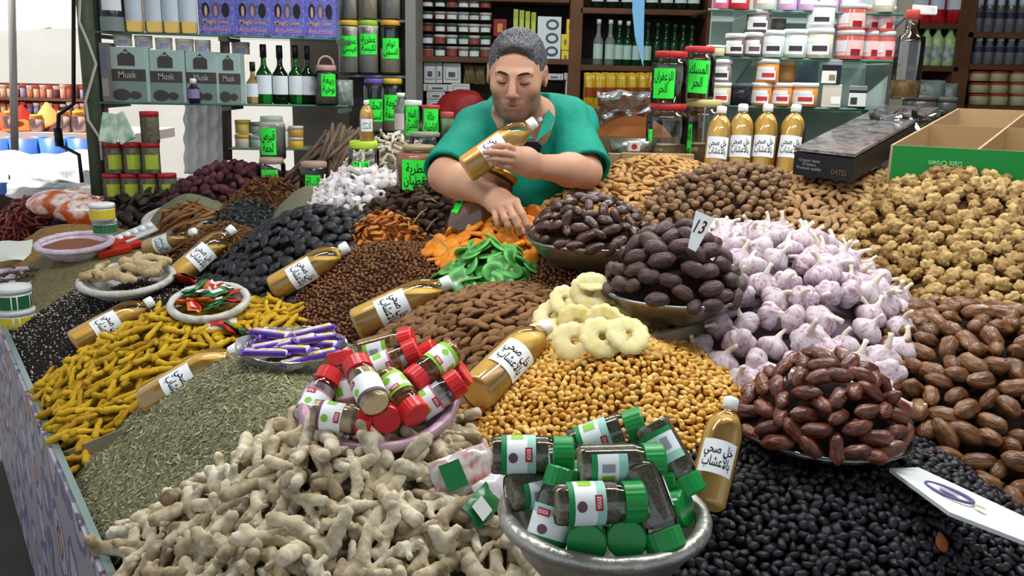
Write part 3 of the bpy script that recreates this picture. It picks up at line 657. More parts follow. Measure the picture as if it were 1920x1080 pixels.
grain_heap('coriander', 'coriander_seed_heap', grain('cor_g', ['7a5a34', '96723f', 'ab8750', '83623a'], 260, .8, .004), 'tan heap of coriander seed behind the cumin')
grain_heap('tea', 'black_tea_heap', grain('tea_g', ['0e0d10', '1b1a1f', '26252b'], 220, .9, .005), 'black tea heap in a white rimmed basket beside the chillies')
grain_heap('rosemary', 'dried_rosemary_heap', grain('ros_g', ['5d6048', '74775b', '878a6c', '686b50'], 300, .8, .004), 'pale grey-green herb heap with a white rim behind the cinnamon')
grain_heap('powder', 'ground_spice_heap', grain('pow_g', ['6a6655', '76725f', '807c68'], 400, .4, .003), 'smooth grey-brown ground spice heap behind the prunes')
# ================================================================ the setting
def struct(name, me, label=None, **k):
    o = ob(name, me, kind='structure', **k)
    if label: o['label'] = label
    return o
m_floor = mat('floor_tile', ['3a3733', '4a4641'], .7, .3, .3, 8, 1, 3)
struct('floor', box_me('floor', -14, -4, -.1, 6, 14, 0, m_floor), 'dark tiled floor of the shop and street')
m_ceil = mat('ceiling_board', ['cfcabf', 'c2bdb2'], .8, .2, .2, 6, 1, 2)
struct('ceiling', box_me('ceiling', -3.3, -2.5, 3.05, 4.2, 6.2, 3.15, m_ceil), 'pale boarded shop ceiling')
m_wall = mat('plaster', ['7d766b', '8a8378'], .85, .2, .3, 10, 1, 3)
struct('wall_back', box_me('wall_back', -1.35, 5.45, 0, 4.2, 5.6, 3.05, m_wall), 'plastered back wall behind the wooden shelving')
struct('wall_right', box_me('wall_right', 3.9, 1.5, 0, 4.05, 5.45, 3.05, m_wall), 'plastered right side wall')
m_white = mat('whitewash', ['f4f2ec', 'eae6dc'], .85, .2, .15, 6, 1, 2)
struct('wall_far', box_me('wall_far', -13, 12.4, 0, -.2, 12.6, 4.2, m_white), 'whitewashed sunlit wall across the street')
m_tube = mat('tube_glow', (.95, 1, .98), .3, emit=14.0)
for i, (tx, ty, tz) in enumerate(TUBES):
    t = ob('fluorescent_lamp', None, loc=(tx, ty, tz), label=('fluorescent tube lamp above the turmeric heap', 'fluorescent tube lamp above the golden raisins', 'fluorescent tube lamp behind the man', 'added fluorescent lamp above the walnuts to brighten the right shelves')[i], cat='lamp')
    ob('housing', box_me('housing', -.65, -.05, .035, .65, .05, .09, mat('lamp_white', 'e6e6e2', .5), .006), t)
    ob('tube', tube_me('tube', [(-.6, 0, 0), (.6, 0, 0)], .014, m_tube, 10), t)
    for sx in (-.6, .6): ob('holder', box_me('holder', sx-.012, -.018, -.018, sx+.012, .018, .04, MATS['lamp_white']), t)
    for sx in (-.45, .45): ob('hanger', tube_me('hanger', [(sx, 0, .09), (sx, 0, 3.05-tz)], .004, MATS['lamp_white'], 6), t)
# ---- the display table
def cloth_mat():
    m = mat('oilcloth', '8a8494', .45, .4); nt = m.node_tree; N = nt.nodes; L = nt.links.new; b = N['Principled BSDF']
    tc = N.new('ShaderNodeTexCoord'); v = N.new('ShaderNodeTexVoronoi'); v.inputs['Scale'].default_value = 6; v.inputs['Randomness'].default_value = .55; L(tc.outputs['Object'], v.inputs['Vector'])
    cr = N.new('ShaderNodeValToRGB'); cr.color_ramp.interpolation = 'CONSTANT'; el = cr.color_ramp.elements
    for i in range(4): el.new(.5)
    for i, (p_, c) in enumerate([(0, '3a3a48'), (.10, 'c08a5c'), (.22, '57506a'), (.30, 'b0aab4'), (.46, '6d6884'), (.58, '9a969e')]): el[i].position = p_; el[i].color = (*lin(c), 1)
    no = N.new('ShaderNodeTexNoise'); no.inputs['Scale'].default_value = 22; no.inputs['Detail'].default_value = 5; L(tc.outputs['Object'], no.inputs[0])
    a = N.new('ShaderNodeMath'); a.operation = 'MULTIPLY_ADD'; a.inputs[1].default_value = .35; L(no.outputs[0], a.inputs[0]); L(v.outputs['Distance'], a.inputs[2])
    sb = N.new('ShaderNodeMath'); sb.operation = 'SUBTRACT'; sb.inputs[1].default_value = .17; L(a.outputs[0], sb.inputs[0])
    L(sb.outputs[0], cr.inputs[0]); L(cr.outputs[0], b.inputs['Base Color']); return m
table = ob('display_table', None, loc=(0, 0, 0), label='big sloping market stall table covered with heaps of spices and dried fruit', cat='table')
n = 110; X, Y = np.meshgrid(np.linspace(-3.2, 2.2, n), np.linspace(.5, 4.6, n)); Z = base(X, Y)-.075
inside = ((X-E0.x)*EN.x+(Y-E0.y)*EN.y > .0) & ~((Y > 2.62) & (X > -.32)) & (Y < 4.4+.2*X) & ~((Y > 3.3+.3*X) & (X > -.9))
ii = np.arange(n*n).reshape(n, n); q = np.stack([ii[:-1, :-1], ii[:-1, 1:], ii[1:, 1:], ii[1:, :-1]], -1).reshape(-1, 4); q = q[inside.ravel()[q].all(1)]
top = mesh_np('tabletop', np.stack([X, Y, Z], -1).reshape(-1, 3), q, mat('table_board', ['5c4a38', '6b5642'], .8, .2, .3, 20))
tp = ob('tabletop', top, table); md = tp.modifiers.new('thick', 'SOLIDIFY'); md.thickness = .02
ea, eb = E0-ED*.9, E0+ED*4.6
def along(p0, p1, zlo, zhi, th, m, name):
    d = (p1-p0).normalized(); nn = Vector((d.y, -d.x, 0))
    if nn.x < 0: nn = -nn
    bm = bmesh.new(); vs = []
    for p in (p0, p1):
        for s_, z_ in ((-th, zlo), (0, zlo), (0, zhi), (-th, zhi)): vs.append(bm.verts.new((p.x+nn.x*s_, p.y+nn.y*s_, z_)))
    for f in ((0, 1, 2, 3), (7, 6, 5, 4), (0, 4, 5, 1), (1, 5, 6, 2), (2, 6, 7, 3), (3, 7, 4, 0)): bm.faces.new([vs[i] for i in f])
    bmesh.ops.recalc_face_normals(bm, faces=bm.faces[:]); return bm_mesh(name, bm, m)
ob('front_board', along(ea, eb, .02, ZE+.012, .02, cloth_mat(), 'front_board'), table)
ob('edge_strip', along(ea, eb, ZE+.012, ZE+.020, .013, mat('edge_metal', ['8fb8b4', '9aa8a6'], .35, .5, .3, 30, metal=.7), 'edge_strip'), table)
for lx, ly in ((-.2, 1.0), (1.9, 1.0), (1.9, 2.5), (-2.2, 4.0), (-.5, 3.0)): ob('leg', box_me('leg', lx-.035, ly-.035, 0, lx+.035, ly+.035, float(base(lx, ly))-.1, MATS['table_board']), table)
def divider(u0, v0, u1, v1, m, h=.05, up=.012):
    a, b = on(u0, v0), on(u1, v1); a.z += up; b.z += up; d = (b-a).normalized(); nn = d.cross(Vector((0, 0, 1))).normalized()*.006; vz = Vector((0, 0, -h))
    V = [a-nn, a+nn, a+nn+vz, a-nn+vz, b-nn, b+nn, b+nn+vz, b-nn+vz]; Fc = [(0, 1, 2, 3), (7, 6, 5, 4), (0, 4, 5, 1), (1, 5, 6, 2), (2, 6, 7, 3), (3, 7, 4, 0)]
    ob('divider', mesh_np('divider', V, Fc, m, False), table)
m_div = mat('divider_wood', ['b0a48c', '8d8068'], .7, .2, .2, 20); m_divw = mat('divider_white', 'c9c9c4', .4, .4)
divider(108, 862, 235, 812, m_div); divider(852, 762, 905, 744, m_divw, .06, .02); divider(1330, 610, 1220, 640, m_div)
# ---- posts of the stall front, back shelving and the two glass-shelf bays
m_post = mat('post_green', ['3f4a38', '55604c', '4a5343'], .5, .4, .2, 30, 1, 8)
def pole(name, u0, v0, u1, v1, y0, y1, r, m, label, cat='post', n=10, parent=None):
    a, b = P(u0, v0, y0), P(u1, v1, y1); d = (a-b).normalized(); a = a+d*.9; b.z = max(b.z, .0)
    o = ob(name, tube_me(name, [b, (a+b)/2, a], r, m, n), parent)
    if not parent: o['label'] = label; o['category'] = cat
    return o
pole('stall_post', 157, 0, 186, 365, 3.75, 3.75, .031, m_post, 'dark green metal post at the left corner of the stall')
pole('stall_post', 178, 0, 192, 330, 4.0, 4.0, .02, mat('post_dark', '3b3a38', .5, .4), 'thin dark post just behind the green corner post')
pole('stall_post', 421, 60, 427, 300, 4.15, 4.15, .022, mat('post_brown', '4d443d', .6, .3), 'brown post between the white boxes and the green bottles')
m_wood = mat('shelf_wood', ['4a2c18', '5d3a22', '6b4528'], .6, .35, .3, 14, .8, 4, stretch=(1, 1, 1))
YB = 5.0
bk = ob('wooden_shelving', None, loc=(0, 0, 0), label='dark wooden shelving along the back of the shop behind the man', cat='shelving')
def xz(u, v, y=YB): p = P(u, v, y); return p.x, p.z
def upright(u, y=YB, w=.07, name='upright', par=bk, z1=2.4, m=None, u1=None): x, _ = xz(u, 100, y); ob(name, box_me(name, x-w/2, y-.02, 0, x+w/2, y+.36, z1, m or m_wood, .004), par)
def board(u0, u1, v, y=YB, th=.03, dep=.38, name='shelf', par=bk, m=None):
    x0, z = xz(u0, v, y); x1, _ = xz(u1, v, y); x_, z = xz((u0+u1)/2, v, y); ob(name, box_me(name, x0, y-.02, z-th, x1, y+dep, z, m or m_wood, .003), par); return z
for u in (779, 1078, 1332, 1560): upright(u)
upright(1803, w=.09); x1, _ = xz(2010, 100)
SB = {}
SB['A1'] = board(790, 1068, 108); SB['A0'] = board(790, 1068, -8); SB['A2'] = board(790, 1068, 208)
SB['B1'] = board(1088, 1322, 124); SB['B0'] = board(1088, 1322, 17); SB['B2'] = board(1088, 1322, 215)
SB['C1'] = board(1570, 1795, 122); SB['C0'] = board(1570, 1795, 42); SB['C2'] = board(1570, 1795, 200)
SB['D1'] = board(1812, 2000, 122); SB['D0'] = board(1812, 2000, 62); SB['D2'] = board(1812, 2000, 198)
xa, _ = xz(760, 100); ob('back_panel', box_me('back_panel', xa, YB+.36, 0, x1, YB+.38, 2.4, mat('panel_dark', ['3d3630', '4a423a'], .7, .3)), bk)
# ================================================================ bottles, jars, bowls on the table
pet = clear('clear_plastic', (.96, .97, .97)); glass = clear('clear_glass', (.92, .96, .94))
m_cap = mat('cap_white', 'eef0f2', .4, .4); m_paper = mat('label_paper', ['eef1f4', 'e6eaee'], .7, .2); m_ink = mat('black_ink', '15151a', .6, .2)
m_vin = mat('vinegar', ['ffd478', 'fbca66'], .2, .4, trans=.15, ior=1.33, sss=.0)
def to_cam(pos, zdir):
    """matrix: local z along zdir, local -y turned towards the camera"""
    z = Vector(zdir).normalized(); y = Vector(pos)-Vector((0, 0, CAMZ)); y = (y-z*y.dot(z)).normalized(); x = y.cross(z)
    m = Matrix((x, y, z)).transposed().to_4x4(); m.translation = pos; return m
VB = [(.033, 0), (.038, .004), (.039, .010), (.039, .142), (.038, .155), (.034, .172), (.027, .186), (.019, .196), (.0135, .202), (.0130, .212)]
me_vb = lathe_me('bottle_body', VB, pet, 28, caps=False)
CAPP = [(.0150, .206), (.0158, .2065), (.0158, .224), (.0145, .2285), (.001, .2285)]
me_vc = lathe_me('cap', CAPP, m_cap, 24)
def sector(name, w, h, r, z0, m, nx=10, off=.0006, a0=-math.pi/2, tilt=0.0):
    V, Fc = rect_np(-w/2, -h/2, w/2, h/2, nx, 2); V = np.array(V); V[:, 2] = off
    if tilt: c, s_ = math.cos(tilt), math.sin(tilt); V[:, :2] = V[:, :2]@np.array([[c, s_], [-s_, c]])
    return mesh_np(name, wrap(V, r, z0, a0), Fc, m)
def print_me(name, s, w, h, r, z0, m, ar=True, off=.0011, a0=-math.pi/2, tilt=0.0, bold=.012, dy=0.0, dx=0.0):
    V, Fc = text_np(s, w, h, ar, bold); V = V.copy(); V[:, 1] += dy; V[:, 0] += dx; V[:, 2] = off
    if tilt: c, s_ = math.cos(tilt), math.sin(tilt); V[:, :2] = V[:, :2]@np.array([[c, s_], [-s_, c]])
    return mesh_np(name, wrap(V, r, z0, a0) if r else V, Fc, m, False)
me_vl = sector('label', .072, .068, .039, .092, m_paper)
me_vt = print_me('writing', 'خل صحي\nبالأعشاب', .058, .052, .039, .092, m_ink)
NB = 0
def vinegar(M, label, fill=.9, group='bottles of honey-coloured vinegar'):
    o = ob('vinegar_bottle', None, mw=M, label=label, cat='bottle', group=group)
    ob('bottle_body', me_vb, o); ob('cap', me_vc, o); lb = ob('label', me_vl, o); ob('writing', me_vt, lb)
    V, Fc = lathe([(r-.0016, z+.0015) for r, z in VB[:-1]], 28); bm = bmesh.new(); vs = [bm.verts.new(v) for v in V]
    for f in Fc: bm.faces.new([vs[i] for i in f])
    Mi = M.to_3x3().inverted(); up = (Mi@Vector((0, 0, 1))).normalized()
    hs = sorted(Vector(v).dot(up) for v in V); lev = hs[0]+(hs[-1]-hs[0])*fill
    g = bmesh.ops.bisect_plane(bm, geom=bm.verts[:]+bm.edges[:]+bm.faces[:], plane_co=up*lev, plane_no=up, clear_outer=True)
    ed = [e for e in g['geom_cut'] if isinstance(e, bmesh.types.BMEdge)]
    if ed: bmesh.ops.holes_fill(bm, edges=ed, sides=0)
    bmesh.ops.recalc_face_normals(bm, faces=bm.faces[:])
    lq = bm_mesh('liquid', bm, m_vin, True); ob('liquid', lq, o)
    for p in lq.polygons:
        if len(p.vertices) > 6: p.use_smooth = False
    return o
def lying(uc, vc, ub, vb, label, fill=.78, dz=.03, sc_=1.0, da=0, db=0):
    a, b = on(ub, vb, dz+db), on(uc, vc, dz+da); d = (b-a).normalized(); mid = (a+b)/2; M = to_cam(mid-d*.114*sc_, d)
    return vinegar(M@Matrix.Scale(sc_, 4), label, fill)
lying(625, 478, 540, 528, 'small vinegar bottle lying between the prunes and the brown raisins')
lying(822, 538, 690, 600, 'vinegar bottle lying on the raisins behind the brown almonds', .8, .034, 1.05)
lying(1014, 622, 905, 728, 'vinegar bottle lying between the brown almonds and the golden raisins', .86, .036)
lying(425, 668, 298, 745, 'vinegar bottle half sunk between the turmeric and the grey-green herb', .9, .0)
lying(262, 578, 165, 632, 'vinegar bottle half sunk between the black seed and the turmeric', .8, .01)
lying(350, 440, 292, 462, 'small vinegar bottle lying on the cinnamon sticks', .7, .03, .9)
lying(415, 448, 356, 500, 'small vinegar bottle lying on the cloves against the prunes', .7, .03)
b0 = P(1322, 950, 1.17); b1 = P(1372, 748, 1.27); vinegar(to_cam(b0, b1-b0)@Matrix.Scale((b1-b0).length/.2285, 4), 'vinegar bottle leaning upright behind the silver bowl of green-lidded jars', .93)
for i, (u, vt, ub, vb, wd) in enumerate([(1354, 200, 1338, 322, 'leftmost'), (1394, 196, 1383, 320, 'second'), (1441, 196, 1425, 320, 'third'), (1494, 197, 1471, 322, 'rightmost')]):
    a, b = P(ub, vb+12, 2.72), P(u, vt, 2.77); vinegar(to_cam(a, b-a)@Matrix.Scale((b-a).length/.2285, 4), wd+' of the four vinegar bottles standing behind the small round dates', .97)
# ---- bowls and baskets
def bowl(name, C, r, h, m, label, rim=.012, foot=.55, tiltdir=None, tilt=0.0, wav=.0, cat='bowl', rim_m=None, parts=True):
    M = Matrix.Translation(C)@(Matrix.Rotation(tilt, 4, tiltdir) if tiltdir else Matrix.Identity(4))
    o = ob(name, None, mw=M, label=label, cat=cat)
    pr = [(r*foot*.1, -h), (r*foot, -h), (r*foot*1.15, -h*.93), (r*.86, -h*.5), (r*.97, -h*.12), (r, 0)]
    inn = [(r-.006, 0), (r*.95-.004, -h*.14), (r*.84-.004, -h*.48), (r*foot, -h*.88), (r*foot*.1, -h*.90)]
    V, Fc = lathe(pr+inn, 44, True); V = np.array(V)
    if wav: V += np.stack([0*V[:, 0], 0*V[:, 0], wav*nz(V, 60)], 1); V[:, :2] *= (1+wav*3*nz(V, 45, 2))[:, None]
    ob('bowl_body', mesh_np('bowl_body', V, Fc, m), o)
    pts = [(r*math.cos(a), r*math.sin(a), .0) for a in np.linspace(0, 2*math.pi, 49)[:-1]]
    rd = [rim*(1+wav*18*math.sin(7*i+2*math.sin(i))) for i in range(48)]
    ob('rim', tube_me('rim', pts, rd, rim_m or m, 10, True), o); return o
m_silver = mat('silver_paint', ['8f8d88', 'b4b2ac', 'a39f98'], .38, .5, .7, 60, 1, 14, metal=.75)
m_pink = mat('pink_paint', ['a88496', 'c0a0b0', 'b090a2'], .42, .5, .6, 60, 1, 12, metal=.25)
m_steel = mat('steel', ['8d8b86', 'a5a39d'], .28, .5, .2, 40, 1, 8, metal=.9)
C_g = P(1132, 962, 1.05); bowl('silver_bowl', C_g, .127, .085, m_silver, 'silver-painted woven bowl full of green-lidded spice jars', .011, wav=.004)
C_r = P(712, 752, 1.38); bowl('pink_basket', C_r, .122, .07, m_pink, 'pink-painted basket heaped with red-lidded spice jars', .010, tiltdir='X', tilt=R(16), wav=.004, cat='basket')
# ---- spice jars
JB = [(.0225, 0), (.0245, .003), (.0250, .008), (.0250, .070), (.0242, .077), (.0215, .083), (.0212, .087)]
me_jb = lathe_me('jar_body', JB, pet, 26, caps=False)
def jar_fill(m, zt): return lathe_me('contents', [(.02, .0025), (.0232, .004), (.0236, .009), (.0236, min(zt, .070)), (.0225, zt)], m, 22)
me_lid = {}
def ribbed_lid(m):
    V = []; n = 48; prof = [(.0238, .081), (.0242, .0815), (.0242, .1045), (.0225, .107), (.0005, .1072)]
    for k, (r, z) in enumerate(prof):
        for i in range(n): a = 2*math.pi*i/n; rr = r*(1+(.018 if i % 2 else 0)*(k in (1, 2))); V.append((rr*math.cos(a), rr*math.sin(a), z))
    Fc = [(j*n+i, j*n+(i+1) % n, (j+1)*n+(i+1) % n, (j+1)*n+i) for j in range(4) for i in range(n)]+[tuple(range(n))[::-1]]
    return mesh_np('lid', V, Fc, m, False)
m_green = mat('lid_green', '0f8a3c', .35, .45, coat=.2); m_red = mat('lid_red', 'cf2026', .35, .45, coat=.2)
me_lid['green'] = ribbed_lid(m_green); me_lid['red'] = ribbed_lid(m_red)
m_pg = mat('print_green', '1d8a4c', .5, .3); m_pt = mat('print_teal', '9fd0c4', .5, .3); m_pr = mat('print_red', 'b8202e', .5, .3); m_pw = mat('print_white', 'eef3f5', .5, .3); m_pm = mat('print_mauve', '6d4a5c', .5, .3); m_pl = mat('print_lime', '8cc63c', .5, .3); m_pk = mat('print_pink', 'c07a9a', .5, .3)
def spice_label(o, kind, turn):
    r = .0252; a0 = -math.pi/2+turn
    def band(nm, z0, z1, m, w=.125, par=None, off=.0004, x=0): V, Fc = rect_np(x-w/2, z0, x+w/2, z1, 18, 1); V = np.array(V); V[:, 2] = off; return ob(nm, mesh_np(nm, wrap(V, r, 0, a0), Fc, m), par or o)
    if kind == 'green': B_ = [(.014, .021, m_pg), (.021, .047, m_pw), (.047, .058, m_pt)]
    elif kind == 'lime': B_ = [(.014, .022, m_pl), (.022, .050, m_pw), (.050, .058, m_pl)]
    elif kind == 'white': B_ = [(.016, .020, m_pk), (.020, .052, m_pw), (.052, .056, m_pk)]
    else: B_ = [(.014, .020, m_pm), (.020, .056, m_pw)]
    lb = band('label', B_[0][0], B_[-1][1], m_pw)
    for z0, z1, m in B_: band('label_band', z0, z1, m, par=lb, off=.0007)
    V, Fc = rect_np(-.009, .0445, .009, .0535, 6, 1); V = np.array(V); V[:, 2] = .001; ob('red_badge', mesh_np('red_badge', wrap(V, r, 0, a0), Fc, m_pr), lb)
    ob('badge_lettering', print_me('badge_lettering', 'EXXSA' if kind == 'green' else 'IDEAL', .013, .005, r, .049, m_pw, False, .0014, a0), lb)
    V, Fc = disc_np(.004, .029, .0065, .006); V = np.array(V); V[:, 2] = .001; ob('picture', mesh_np('picture', wrap(V, r, 0, a0), Fc, m_pm if kind == 'green' else m_pl), lb)
    V, Fc = rect_np(-.036, .026, -.022, .042, 5, 1); V = np.array(V); V[:, 2] = .001; ob('lime_panel', mesh_np('lime_panel', wrap(V, r, 0, a0), Fc, m_pl), lb)
    V, Fc = rect_np(-.050, .026, -.040, .042, 4, 1); V = np.array(V); V[:, 2] = .001; ob('fact_panel', mesh_np('fact_panel', wrap(V, r, 0, a0), Fc, mat('print_grey', '9a9aa8', .5)), lb)
fill_g = mat('herb_fill', ['7d7966', '9a9480', '6b6654', 'aaa48e'], .9, .1, .8, 300, .8, 260); fill_w = mat('salt_fill', ['d9cdd2', 'e6dde0'], .8, .2, .5, 300, .6, 200); fill_o = mat('spice_fill', ['b08550', 'c99f68', 'a07645'], .85, .15, .7, 300, .7, 240); fill_y = mat('garlic_fill', ['d8b98c', 'e3cba4', 'cdaa78'], .85, .15, .6, 300, .6, 240)
me_fill = {k: jar_fill(m, z) for k, (m, z) in dict(green=(fill_g, .074), white=(fill_w, .07), orange=(fill_o, .066), cream=(fill_y, .074)).items()}
def spice_jar(base_p, lid_p, lid, fill, lab, turn, label, group, length=.1072):
    d = (lid_p-base_p).normalized(); mid = (lid_p+base_p)/2; s_ = length/.1072
    o = ob('spice_jar', None, mw=to_cam(mid-d*length/2, d)@Matrix.Scale(s_, 4), label=label, cat='jar', group=group)
    ob('jar_body', me_jb, o); ob('contents', me_fill[fill], o); ob('lid', me_lid[lid], o); spice_label(o, lab, turn)
GJ = [((928, 853, 1.07), (1068, 853, 1.07), 0, 'lying across the back left of the silver bowl'), ((1086, 872, 1.01), (1240, 867, 1.02), 2.0, 'lying on top at the right, lime panel facing out'),
      ((1044, 946, .96), (1203, 940, .97), 0, 'lying in front across the middle of the silver bowl'), ((969, 922, 1.05), (1082, 897, 1.08), 2.2, 'wedged at the left side under the back jar'),
      ((1082, 836, 1.13), (1196, 797, 1.13), .3, 'at the back with its lid raised highest'), ((1227, 808, 1.10), (1287, 916, 1.06), 1.6, 'bottom up beside the leaning vinegar bottle'),
      ((1206, 905, 1.0), (1240, 1000, .97), 2.6, 'at the right front with its lid down'), ((1105, 985, 1.06), (1100, 1021, .955), 0, 'front left of the two showing their lids to the viewer'),
      ((1178, 978, 1.06), (1175, 1013, .955), 0, 'front right of the two showing their lids to the viewer'), ((1022, 1020, .985), (1057, 897, 1.02), -.5, 'standing upright at the left front of the silver bowl'),
      ((1150, 905, 1.10), (1256, 898, 1.07), 1.0, 'half hidden under the top jar, lid rightwards'), ((1165, 955, 1.08), (1270, 953, 1.04), 1.0, 'with only its lid showing at the right rim'), ((980, 880, 1.13), (1076, 866, 1.13), 1.0, 'hidden behind the back left jar, lid showing')]
for a, b, t, lab in GJ: spice_jar(P(*a), P(*b), 'green', 'green', 'green', t, 'green-lidded spice jar '+lab, 'green-lidded spice jars in the silver bowl')
RJ = [((680, 660, 1.47), (769, 637, 1.47), 'orange', 'lime', 2.0, 'lying at the very back of the pink basket'), ((702, 694, 1.42), (768, 663, 1.43), 'orange', 'white', .2, 'lying in the middle below the back jar'),
      ((850, 657, 1.42), (771, 717, 1.36), 'orange', 'lime', .1, 'with its bottom pointing up to the right'), ((703, 757, 1.26), (669, 684, 1.33), 'cream', 'mauve', -1.0, 'showing its cream-filled bottom to the viewer'),
      ((723, 706, 1.36), (783, 780, 1.29), 'orange', 'lime', 0, 'lying lid down in the middle front'), ((786, 766, 1.34), (848, 724, 1.36), 'white', 'white', .3, 'with white contents at the right rim'),
      ((722, 752, 1.38), (725, 788, 1.28), 'orange', 'white', 0, 'showing only its round lid at the front'), ((595, 777, 1.30), (691, 794, 1.29), 'cream', 'mauve', 0, 'lying along the left front behind the ginger'),
      ((576, 782, 1.36), (619, 704, 1.42), 'white', 'white', -.7, 'with white contents leaning at the far left'), ((655, 745, 1.42), (640, 680, 1.44), 'orange', 'white', .5, 'upright between the two left jars'),
      ((745, 700, 1.47), (805, 664, 1.47), 'orange', 'white', .5, 'half buried at the back right with its lid up'), ((800, 740, 1.42), (855, 708, 1.42), 'orange', 'white', .5, 'half buried behind the jar at the right rim')]
for a, b, fl, lb, t, lab in RJ: spice_jar(P(*a), P(*b), 'red', fl, lb, t, 'red-lidded jar '+lab+' of the pink basket', 'red-lidded spice jars in the pink basket', .100)
# ---- dates in bowls
class Dome:
    def __init__(s, C, rx, ry, h, p=.75): s.x, s.y, s.z0, s.rx, s.ry, s.h, s.p = C.x, C.y, C.z, rx, ry, h, p
    def z(s, x, y):
        r = np.hypot((np.asarray(x)-s.x)/s.rx, (np.asarray(y)-s.y)/s.ry); return np.where(r < 1, s.z0+s.h*np.maximum(1-r*r, 0)**s.p, s.z0-.3)
def dome_heap(key, C, r, h, piece, tpls, size, material, label, cat, group, core_label, core_mat, d, tilt=.4, **k):
    m = Dome(C, r, r, h); nohit = lambda x, y: m.z(x, y)
    p = pts_on(m, d, 60, vis=False, fn=nohit, grow_r=1.0)
    p = p[p[:, 2] > C.z-.005]; view = np.array([0, 0, CAMZ]); nn = slope_n(p[:, 0], p[:, 1], m.z, .004)
    fac = ((view-p)*nn).sum(1) > -.05; p = p[fac]; nn = nn[fac]; Rm = frames(nn, tilt, **k); S = size*.5*(1+rng.uniform(-.12, .12, len(p))); p = p+nn*size*.08
    tm = [setloc(mesh_np(piece, v, f, material), v) for v, f in tpls]
    zn = zones(p)
    for i in range(len(p)):
        M = Matrix((Rm[i]*S[i]).tolist()).to_4x4(); M.translation = p[i]; ob(piece, tm[i % len(tm)], mw=M, label=label+', '+zn[i], cat=cat, group=group)
    n = 30; V, Fc = lathe([(r*.97*math.sqrt(max(0, 1-(i/9)**(1/.75))) if i < 9 else .002, -.01+h*.80*i/9) for i in range(10)], 24)
    ob(piece+'_pile', mesh_np(piece+'_pile', np.array(V)+np.array(C), Fc, core_mat), label=core_label, cat='heap', kind='stuff'); print('DOME', key, len(p))
C1 = P(1108, 448, 2.02); bowl('steel_bowl', C1, .145, .06, m_steel, 'shallow steel bowl of glossy dates left of the price tag', .004)
mt_bd = mat('date_glossy', ['2a1512', '3d221c', '55342a', '331c18'], .3, .5, 1.0, 3, .7, 1.1, pc=True, bdist=.002, stretch=(.9, 3, 3), coat=.3)
dome_heap('bowl_dates', C1, .138, .095, 'date', [t_date(s, .07) for s in range(5)], .046, mt_bd, 'glossy dark date in the steel bowl left of the price tag', 'date', 'glossy dates in the steel bowl', 'dark inside of the date pile in the steel bowl', MATS['date_in'], .026)
C2 = P(1262, 545, 1.70); bowl('metal_dish', C2, .135, .05, m_steel, 'metal dish of big dark dates under the price tag', .004)
mt_pd = mat('date_dusty', ['33211f', '463230', '5a4440', '3d2a28'], .42, .4, 1.0, 3, .7, 1.1, pc=True, bdist=.002, stretch=(.9, 3, 3))
dome_heap('price_dates', C2, .128, .125, 'date', [(v*np.array([1, 1.2, 1.2]), f) for v, f in [t_date(s, .06) for s in range(5)]], .050, mt_pd, 'big dusty dark date in the dish under the price tag', 'date', 'big dates under the price tag', 'dark inside of the date pile under the price tag', MATS['date_in'], .029, .3)
C3 = P(1540, 800, 1.33); bowl('glass_bowl', C3, .132, .055, clear('bowl_glass', (.80, .84, .82), .3), 'clear glass bowl of reddish dates in front of the garlic', .005)
mt_b2 = mat('date_red', ['3d1a10', '55261a', '6d3624', '7d4a30', '451e14'], .32, .5, 1.0, 3, .7, 1.1, pc=True, bdist=.002, stretch=(.9, 3, 3), coat=.25)
dome_heap('bowl_dates2', C3, .126, .115, 'date', [t_date(s, .09) for s in range(5)], .050, mt_b2, 'reddish brown wrinkled date in the glass bowl', 'date', 'reddish dates in the glass bowl', 'dark inside of the date pile in the glass bowl', MATS['date_in'], .025, .35)
# price tag
pt = Matrix.Translation(P(1307, 436, 1.58))@Matrix.Rotation(R(-12), 4, 'X')@Matrix.Rotation(R(12), 4, 'Y')
tag_ = ob('price_tag', mesh_np('price_tag', [(-.010, 0, -.032), (.006, 0, -.036), (.026, 0, .034), (-.012, 0, .040), (-.010, .0012, -.032), (.006, .0012, -.036), (.026, .0012, .034), (-.012, .0012, .040)], [(0, 1, 2, 3), (7, 6, 5, 4), (0, 4, 5, 1), (1, 5, 6, 2), (2, 6, 7, 3), (3, 7, 4, 0)], m_paper, False), mw=pt@Matrix.Scale(.95, 4), label='white paper price tag reading 13 stuck in the dark dates', cat='price tag')
V, Fc = text_np('13', .019, .026, False, .01); V = np.stack([V[:, 0]+.25*V[:, 1]+.004, 0*V[:, 0]-.0006, V[:, 1]+.012], 1); ob('number', mesh_np('number', V, Fc, mat('ink_brown', '4a2018', .6), False), tag_)
# ================================================================ the man
man = ob('person', None, loc=(.07, 2.72, 0), label='man in a green short-sleeved shirt holding a bottle and reaching for apricots', cat='person')
mo = np.array([.07, 2.72, 0])
def A(*a): return np.array(P(*a))
hc = A(969, 137, 2.47)                                   # head centre
hf = unit(np.array([-.10, -.93, -.20])); hr = unit(np.array([1., -.10, -.03])); hu = unit(np.cross(hr, hf)); hr = np.cross(hf, hu)
if hu[2] < 0: hu = -hu
hr = np.cross(hu, hf)*-1 if np.cross(hu, hf)[0] < 0 else np.cross(hu, hf)
HM = np.stack([hr, hf, hu], 1)
def hd(x, y, z): return hc+HM@np.array([x, y, z])
neck = A(985, 236, 2.56)
shR, elR, wrR = A(893, 243, 2.56), A(836, 330, 2.34), A(917, 366, 2.225)      # his right arm: image left
shL, elL, wrL = A(1066, 228, 2.60), A(1097, 322, 2.44), A(1003, 311, 2.235)   # his left arm: image right
chest = A(985, 300, 2.62); belly = A(985, 400, 2.72)
